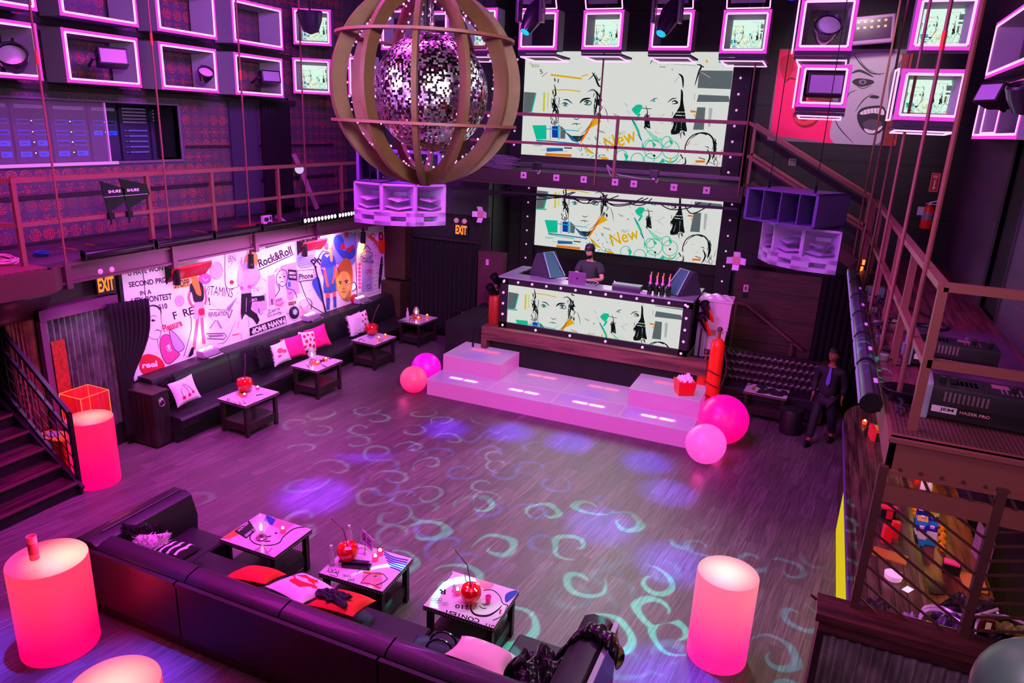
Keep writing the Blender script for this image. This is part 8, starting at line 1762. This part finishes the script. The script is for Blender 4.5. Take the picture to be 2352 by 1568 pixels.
boxthing('red_folder','red folder standing beside the yellow menu box on the bar','folder',2001,1005,BT,(0.05,0.26,0.16),'#e01838',0.12,em='#a01020')
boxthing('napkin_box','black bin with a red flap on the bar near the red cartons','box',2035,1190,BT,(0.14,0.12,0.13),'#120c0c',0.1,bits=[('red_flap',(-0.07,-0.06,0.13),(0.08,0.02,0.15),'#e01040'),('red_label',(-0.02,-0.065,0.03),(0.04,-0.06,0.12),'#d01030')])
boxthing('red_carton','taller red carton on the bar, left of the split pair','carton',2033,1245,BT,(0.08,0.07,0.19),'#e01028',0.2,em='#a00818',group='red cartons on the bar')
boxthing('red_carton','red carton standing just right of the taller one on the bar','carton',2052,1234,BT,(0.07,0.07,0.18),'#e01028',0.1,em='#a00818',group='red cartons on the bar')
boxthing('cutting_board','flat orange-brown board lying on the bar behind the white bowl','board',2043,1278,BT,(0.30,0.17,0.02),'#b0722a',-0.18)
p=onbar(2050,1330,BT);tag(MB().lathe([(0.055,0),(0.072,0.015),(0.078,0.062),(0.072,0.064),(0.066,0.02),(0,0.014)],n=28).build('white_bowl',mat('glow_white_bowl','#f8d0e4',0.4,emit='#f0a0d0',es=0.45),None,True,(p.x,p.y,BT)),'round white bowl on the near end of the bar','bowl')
p=onbar(2135,1345,0.885);tag(MB().lathe([(0.14,0),(0.145,0.012),(0.13,0.016),(0.001,0.012)],n=28).build('round_tray',mat('dark_tray','#2a1818',0.5),None,True,(p.x,p.y,0.885)),'dark round tray on the near end of the back counter','tray')
cols=[('#2878d0','#10207a','#e8b0d0'),('#2878d0','#10207a','#e8b0d0'),('#18a0a8','#e0c030','#2878d0'),('#e8e0e8','#10207a','#2878d0'),('#2878d0','#e8b0d0','#10207a'),('#18a0a8','#2878d0','#e0c030')]
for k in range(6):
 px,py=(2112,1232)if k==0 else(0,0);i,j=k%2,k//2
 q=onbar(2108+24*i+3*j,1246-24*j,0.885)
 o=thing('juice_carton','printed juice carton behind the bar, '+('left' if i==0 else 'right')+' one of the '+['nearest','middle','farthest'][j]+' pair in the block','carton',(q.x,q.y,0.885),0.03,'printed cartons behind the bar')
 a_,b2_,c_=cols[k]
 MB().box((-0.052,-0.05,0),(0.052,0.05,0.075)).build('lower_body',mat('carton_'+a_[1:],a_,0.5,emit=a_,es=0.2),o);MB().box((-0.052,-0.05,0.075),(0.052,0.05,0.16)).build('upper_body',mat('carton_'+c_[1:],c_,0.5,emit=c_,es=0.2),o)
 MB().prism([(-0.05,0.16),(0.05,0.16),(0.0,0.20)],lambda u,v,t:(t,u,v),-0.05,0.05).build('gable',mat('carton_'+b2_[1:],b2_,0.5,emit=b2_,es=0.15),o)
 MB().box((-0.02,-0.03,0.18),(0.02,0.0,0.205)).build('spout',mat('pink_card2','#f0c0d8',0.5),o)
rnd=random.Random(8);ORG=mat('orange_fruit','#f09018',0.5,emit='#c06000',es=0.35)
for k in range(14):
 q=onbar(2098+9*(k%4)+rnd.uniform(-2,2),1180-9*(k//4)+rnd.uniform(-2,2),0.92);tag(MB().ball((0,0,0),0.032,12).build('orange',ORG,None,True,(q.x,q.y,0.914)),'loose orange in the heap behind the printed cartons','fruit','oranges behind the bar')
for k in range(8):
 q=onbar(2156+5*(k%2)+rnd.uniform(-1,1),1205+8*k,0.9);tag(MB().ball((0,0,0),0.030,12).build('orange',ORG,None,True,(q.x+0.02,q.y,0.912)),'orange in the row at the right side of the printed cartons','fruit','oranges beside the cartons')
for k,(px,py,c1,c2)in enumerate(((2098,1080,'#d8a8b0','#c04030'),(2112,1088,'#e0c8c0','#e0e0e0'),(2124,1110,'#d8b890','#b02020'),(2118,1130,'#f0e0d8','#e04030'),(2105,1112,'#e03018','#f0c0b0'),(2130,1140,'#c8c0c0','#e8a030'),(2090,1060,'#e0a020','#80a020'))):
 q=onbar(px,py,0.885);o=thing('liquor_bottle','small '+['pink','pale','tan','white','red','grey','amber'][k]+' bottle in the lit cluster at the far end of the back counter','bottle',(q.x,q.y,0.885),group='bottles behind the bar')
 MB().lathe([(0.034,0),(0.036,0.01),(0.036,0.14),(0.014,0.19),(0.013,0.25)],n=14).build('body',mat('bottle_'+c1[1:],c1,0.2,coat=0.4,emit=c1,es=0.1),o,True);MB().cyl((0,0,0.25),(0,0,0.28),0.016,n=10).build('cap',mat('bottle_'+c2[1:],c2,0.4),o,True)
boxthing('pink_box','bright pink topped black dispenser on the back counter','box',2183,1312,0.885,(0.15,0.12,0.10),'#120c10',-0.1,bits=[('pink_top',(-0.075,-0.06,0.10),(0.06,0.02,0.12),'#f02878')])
p=onbar(2248,1290,0.885);tag(MB().box((-0.012,-0.2,0),(0.012,0.2,0.34)).build('acrylic_sheet',mat('pink_acrylic','#e0a0d0',0.1,alpha=0.35,emit='#a05090',es=0.1),None,False,(p.x,p.y,0.885),(0,0,0.15)),'clear acrylic divider standing right of the back counter','divider')
# equipment below the guard: knife, hoses, bags
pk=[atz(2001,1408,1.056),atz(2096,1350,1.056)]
o=thing('chrome_tray','long bright chrome strip lying aslant beneath the guard frame','tray',pk[0]);d_=pk[1]-pk[0];L=d_.length;o.rotation_euler=d_.to_track_quat('X','Z').to_euler();MB().box((0,-0.03,0),(L,0.03,0.012)).build('strip',mat('glowing_chrome','#e8f4f0',0.25,0.6,emit='#a0c0b0',es=0.15),o);MB().box((0,-0.03,0.012),(0.06,0.03,0.02)).box((L-0.14,-0.03,0.012),(L-0.04,0.03,0.02)).build('white_end',mat('white_lit_end','#f4f0f4',0.3,emit='#d8e8e0',es=0.5),o)  # bright reflection on the strip and its ends put in as emission
struct('trim_7',MB().box((0.52,5.4,1.0),(0.72,6.0,1.05)).box((0.72,5.39,1.0),(1.38,5.48,1.05)).box((1.38,5.4,0.95),(3.0,6.1,1.0)),mat('dark_service_shelf','#1c1214',0.6))
for k,(path,m_)in enumerate((([(2112,1420),(2125,1398),(2160,1400),(2195,1418),(2235,1425),(2290,1412)],0),([(2110,1428),(2128,1406),(2160,1408),(2190,1428),(2225,1450)],0),([(2240,1455),(2250,1425),(2300,1420),(2352,1440)],1),([(2220,1460),(2260,1480),(2300,1500)],1),([(2130,1430),(2150,1450),(2190,1465)],0))):
 pts=[atz(x,y,1.12)for x,y in path]
 mb=MB()
 for q in(0,0.022):mb.tube(crom([(p_.x,p_.y+q,1.12+0.01*i)for i,p_ in enumerate(pts)],6),0.008,6)
 tag(mb.build('clear_hose',mat('pale_hose','#d0b8d8',0.15,coat=0.5),None,True),'pair of pale clear hoses curling behind the half wall, '+['longest, arching over the grey bag','under the longest one','right of the second guard post','lowest, beside the cap','shortest, left of the grey bag'][k],'hose','clear hoses behind the half wall')
for k,(px,py,w_,d2,h_,c_,lb,nm_)in enumerate(((2015,1395,0.20,0.12,0.10,'#3a3034','dark grey dome-lidded container right of the first guard post','container'),(2090,1425,0.10,0.10,0.08,'#b090b8','crumpled pale lilac bag beneath the guard frame','bag'),(2180,1430,0.16,0.18,0.08,'#2c2a38','grey cloth bag under the arching hoses','bag'),(2320,1445,0.26,0.14,0.06,'#8a8a30','yellow-green plastic bag right of the second guard post','bag'))):
 q=atz(px,py,1.06);cloth(nm_,lb,nm_,(q.x,q.y,1.052),w_,d2,h_,mat('bag_'+c_[1:],c_,0.35),20+k,0.0,None,None,18)
q=atz(2262,1440,1.1);boxthing('brown_can','brown printed can beside the yellow-green bag','can',2262,1445,1.052,(0.09,0.09,0.12),'#6a2818',0.1,bits=[('print',(-0.02,-0.047,0.02),(0.02,-0.045,0.10),'#e0b090')])
cloth('black_bag','glossy black bag under the right part of the guard frame','bag',(1.78,6.5,0.9),0.5,0.5,0.22,JK,31,0.0,None,None,30)
cloth('violet_bag','shiny violet and black bag next to the acrylic divider','bag',(1.52,6.15,1.0),0.22,0.3,0.16,mat('violet_satin','#4a2860',0.25,coat=0.4),33,0.0,None,None,26)
p=atz(2240,1340,0.9);tag(MB().box((-0.12,-0.14,0),(0.08,0.14,0.02)).mt(1).cyl((-0.02,-0.05,0.02),(-0.02,-0.05,0.024),0.03,n=10).cyl((0.0,0.05,0.02),(0.0,0.05,0.024),0.03,n=10).build('patterned_board',[mat('orange_print','#d08840',0.5,emit='#a05010',es=0.2),BLKPL],None,False,(p.x,p.y,0.90)),'orange patterned board beside the violet bag','board')
# near round dome at the lower right corner
pdm=atd(2392,1615,1.9);tag(MB().ball((0,0,0),0.165,40).build('grey_dome',mat('grey_green_dome','#26382f',0.4,bump=(8,0.2)),None,True,pdm),'grey-green round dome cut off by the bottom right corner','dome')
# ------------------------------------------------------------------ racks in the equipment room
rx=XU-0.62;cols_px=[(-55,30),(33,118),(121,207),(210,276),(279,346),(349,404)]
AMPB=mat('amp_blue','#2050c8',0.4,emit='#1840d0',es=0.55);AMPD=mat('amp_front','#2a2440',0.5);LNE=mat('lilac_line','#d8b8f0',0.4,emit='#a078c8',es=0.5)
for k,(xa,xb)in enumerate(cols_px):
 ya,yb=atx(max(xa,-55),300,rx).y,atx(xb,300,rx).y;wdt=yb-ya
 o=thing('equipment_rack','rack of audio amplifiers behind the gallery window, '+['cut off by the left photo edge','second from the left','third from the left','split by the bright mullion','with grey drawers beside the black monitor','rightmost, with two rows of red buttons'][k],'rack',(rx-0.4,ya,Z0-0.05),group='amplifier racks behind the window')
 MB().box((0,0.0,0),(0.38,wdt-0.02,1.0)).build('cabinet',mat('rack_cabinet','#3a3252',0.5),o)
 def amp(y0,y1,z0,z1,kind):
  a_=MB().box((0.38,y0,z0),(0.395,y1,z1)).build('amplifier',AMPD,o);W_=y1-y0;H_=z1-z0
  mb=MB()
  if kind=='outline':
   for lo,hi in(((0,0),(1,.14)),((0,.86),(1,1)),((0,0),(.03,1)),((.97,0),(1,1))):
    for s0,s1 in((0.0,0.42),(0.58,1.0)):mb.box((0.395,y0+W_*(s0+(s1-s0)*lo[0]),z0+H_*lo[1]),(0.398,y0+W_*(s0+(s1-s0)*hi[0]),z0+H_*hi[1]))
   mb.build('blue_outline',AMPB,a_)
  elif kind=='full':
   mb.box((0.395,y0,z0),(0.398,y0+W_*0.38,z1)).box((0.395,y0+W_*0.62,z0),(0.398,y1,z1));mb.build('blue_front',AMPB,a_)
   m2=MB();put_text(m2,'MC',lambda u,v,t:(0.3995,y0+W_*0.68+u,z0+H_*0.35+v),0,width=W_*0.2,height=H_*0.3,bold=0.03);put_text(m2,'E90',lambda u,v,t:(0.3995,y0+W_*0.08+u,z0+H_*0.35+v),0,width=W_*0.2,height=H_*0.3,bold=0.03);m2.build('lettering',AMPD,a_)
  elif kind=='lines':
   for q in range(3):mb.box((0.395,y0,z0+H_*(0.2+0.3*q)),(0.398,y1,z0+H_*(0.28+0.3*q)))
   mb.build('line',LNE,a_)
  elif kind=='drawer':mb.box((0.395,y0,z0+H_*0.3),(0.398,y0+W_*0.15,z0+H_*0.7)).box((0.395,y0+W_*0.2,z0+H_*0.15),(0.3965,y1,z0+H_*0.85));mb.build('face',LNE if H_<0.03 else mat('slate_face','#5a6a9a',0.4,emit='#405890',es=0.3),a_)
  elif kind=='dots':
   for q in range(7):
    for r_ in range(2):mb.box((0.395,y0+W_*(0.04+0.14*q),z0+H_*(0.1+0.5*r_)),(0.4,y0+W_*(0.12+0.14*q),z0+H_*(0.4+0.5*r_)))
   mb.build('red_button',emis('red_button',(1.0,0.12,0.08),1.4),a_)
  if kind in('outline','full'):MB().box((0.396,y0+W_*0.49,z0+H_*0.6),(0.402,y0+W_*0.52,z0+H_*0.8)).build('lit_dot',emis('green_dot',(0.5,1.0,0.5),2.5),a_)
 a0,a1=0.08*wdt,0.88*wdt
 if k<4:
  amp(a0,a1,0.80,0.86,'lines');amp(a0,a1,0.58,0.65,'outline');amp(a0,a1,0.42,0.49,'outline' if k!=3 else 'full')
  if k<3:amp(a0,a1,0.26,0.34,'full' if k!=2 else 'outline');amp(a0,a1,0.10,0.18,'full')
 elif k==4:
  for q in range(5):amp(a0,a1,0.62+0.055*q,0.65+0.055*q,'lines')
  for q in range(5):amp(a0,a1,0.12+0.09*q,0.16+0.09*q,'drawer')
 else:
  for q in range(4):amp(a0,a1,0.66+0.055*q,0.69+0.055*q,'lines')
  amp(a0+wdt*0.15,a1,0.52,0.60,'dots')
  # extra lights: warm spot near man, red glow, etc.
lamp('SPOT',(1.3,10.2,2.8),(0.75,11.6,0.6),22,(1.0,0.55,0.1),angle=75,blend=0.8,soft=0.05)
lamp('SPOT',(-1.0,12.9,0.25),(-1.45,12.3,0.9),12,(1.0,0.05,0.02),angle=90,blend=0.8,soft=0.05)
lamp('SPOT',(-9.0,13.2,2.6),(-8.6,13.6,0.4),16,(1.0,0.5,0.1),angle=80,blend=0.8,soft=0.05)
# gobo and colour beams on the floor
def gobo(loc,target,power,color,angle,scale,swirl=True,seed=0.0,w=0.055):
 o=lamp('SPOT',loc,target,power,color,angle=angle,blend=0.5,soft=0.01,name='patterned_beam');d=o.data;d.use_nodes=True;t=NT(d.node_tree)
 e=t.n.get('Emission');s_=t.sep(t.coord('Normal'))
 u=t.math('DIVIDE',s_[0],s_[2]);v=t.math('DIVIDE',s_[1],s_[2]);P=t.comb(t.math('ADD',t.math('MULTIPLY',u,scale),seed),t.math('MULTIPLY',v,scale),0.0)
 P=t.vmath('ADD',P,t.vmath('SCALE',t.noise(P,1.3,1,out='Color'),scale=0.35))
 vo=t.node('ShaderNodeTexVoronoi',voronoi_dimensions='2D');t.put(vo.inputs['Vector'],P);vo.inputs['Scale'].default_value=1.0;vo.inputs['Randomness'].default_value=0.75
 dl=t.sep(t.vmath('SUBTRACT',P,vo.outputs['Position']));r=t.math('SQRT',t.math('ADD',t.math('MULTIPLY',dl[0],dl[0]),t.math('MULTIPLY',dl[1],dl[1])))
 cs=t.sep(vo.outputs['Color']);th=t.math('ARCTAN2',dl[1],dl[0]);ph_=t.math('FRACT',t.math('ADD',t.math('DIVIDE',th,2*PI),cs[0]))
 rad=t.math('ADD',0.10,t.math('MULTIPLY',ph_,0.30));ww=t.math('MULTIPLY',t.math('SINE',t.math('MULTIPLY',ph_,PI)),w)
 b1=t.smooth(t.math('SUBTRACT',t.math('ABSOLUTE',t.math('SUBTRACT',r,rad)),ww),0.022,-0.012)
 if not swirl:b1=t.smooth(r,0.30,0.05)
 t.put(e.inputs[0],color+(1,));t.put(e.inputs[1],t.math('MULTIPLY',b1,1.0));return o
gobo((-1.6,9.6,6.8),(-2.3,6.6,0),9000,(0.02,0.85,0.75),34,9.0)
gobo((-0.2,8.8,6.8),(-0.4,6.6,0),3500,(0.10,0.70,0.85),36,10.0,seed=3.3)
gobo((-4.0,11.0,6.6),(-5.6,8.2,0),4000,(0.45,0.75,0.95),38,10.5,seed=7.1,w=0.04)
gobo((-4.2,9.5,6.8),(-3.9,8.3,0),4500,(0.05,0.40,1.0),34,9.5,seed=11.0,w=0.05)
for x,y,pw,c,a_ in((-5.7,6.9,90,(0.35,0.05,1.0),9),(-5.2,9.7,70,(0.15,0.05,1.0),7),(-4.2,10.1,70,(0.15,0.05,1.0),7),(-3.2,10.2,60,(0.15,0.05,1.0),7),(-1.9,10.1,60,(0.15,0.05,1.0),7),(-5.9,8.4,60,(0.2,0.05,1.0),8),(-2.0,8.0,50,(0.3,0.2,1.0),8),(-1.4,9.3,50,(0.3,0.15,1.0),7),(-1.0,7.6,50,(0.25,0.15,1.0),8),(-3.0,5.4,60,(0.05,0.1,1.0),10),(-0.6,5.6,60,(0.2,0.1,1.0),10),(-5.0,3.2,70,(0.1,0.1,1.0),14),(-6.6,2.9,60,(0.1,0.1,1.0),12)):
 lamp('SPOT',(x*0.6-1.6,y+1.0,7.3),(x,y,0),pw*230,(c[0]*0.5,c[1]*0.5,1.0),angle=a_*1.1,blend=1.0,soft=0.06,name='blue_beam')
lamp('SPOT',(-2.9,6.2,7.0),(-2.45,5.45,0.2),900,(0.02,1.0,0.45),angle=9,blend=0.8,soft=0.02,name='green_beam')
lamp('SPOT',(-7.2,10.5,6.5),(-7.3,9.0,0.0),500,(1.0,0.5,0.1),angle=9,blend=1.0,soft=0.05,name='amber_beam')
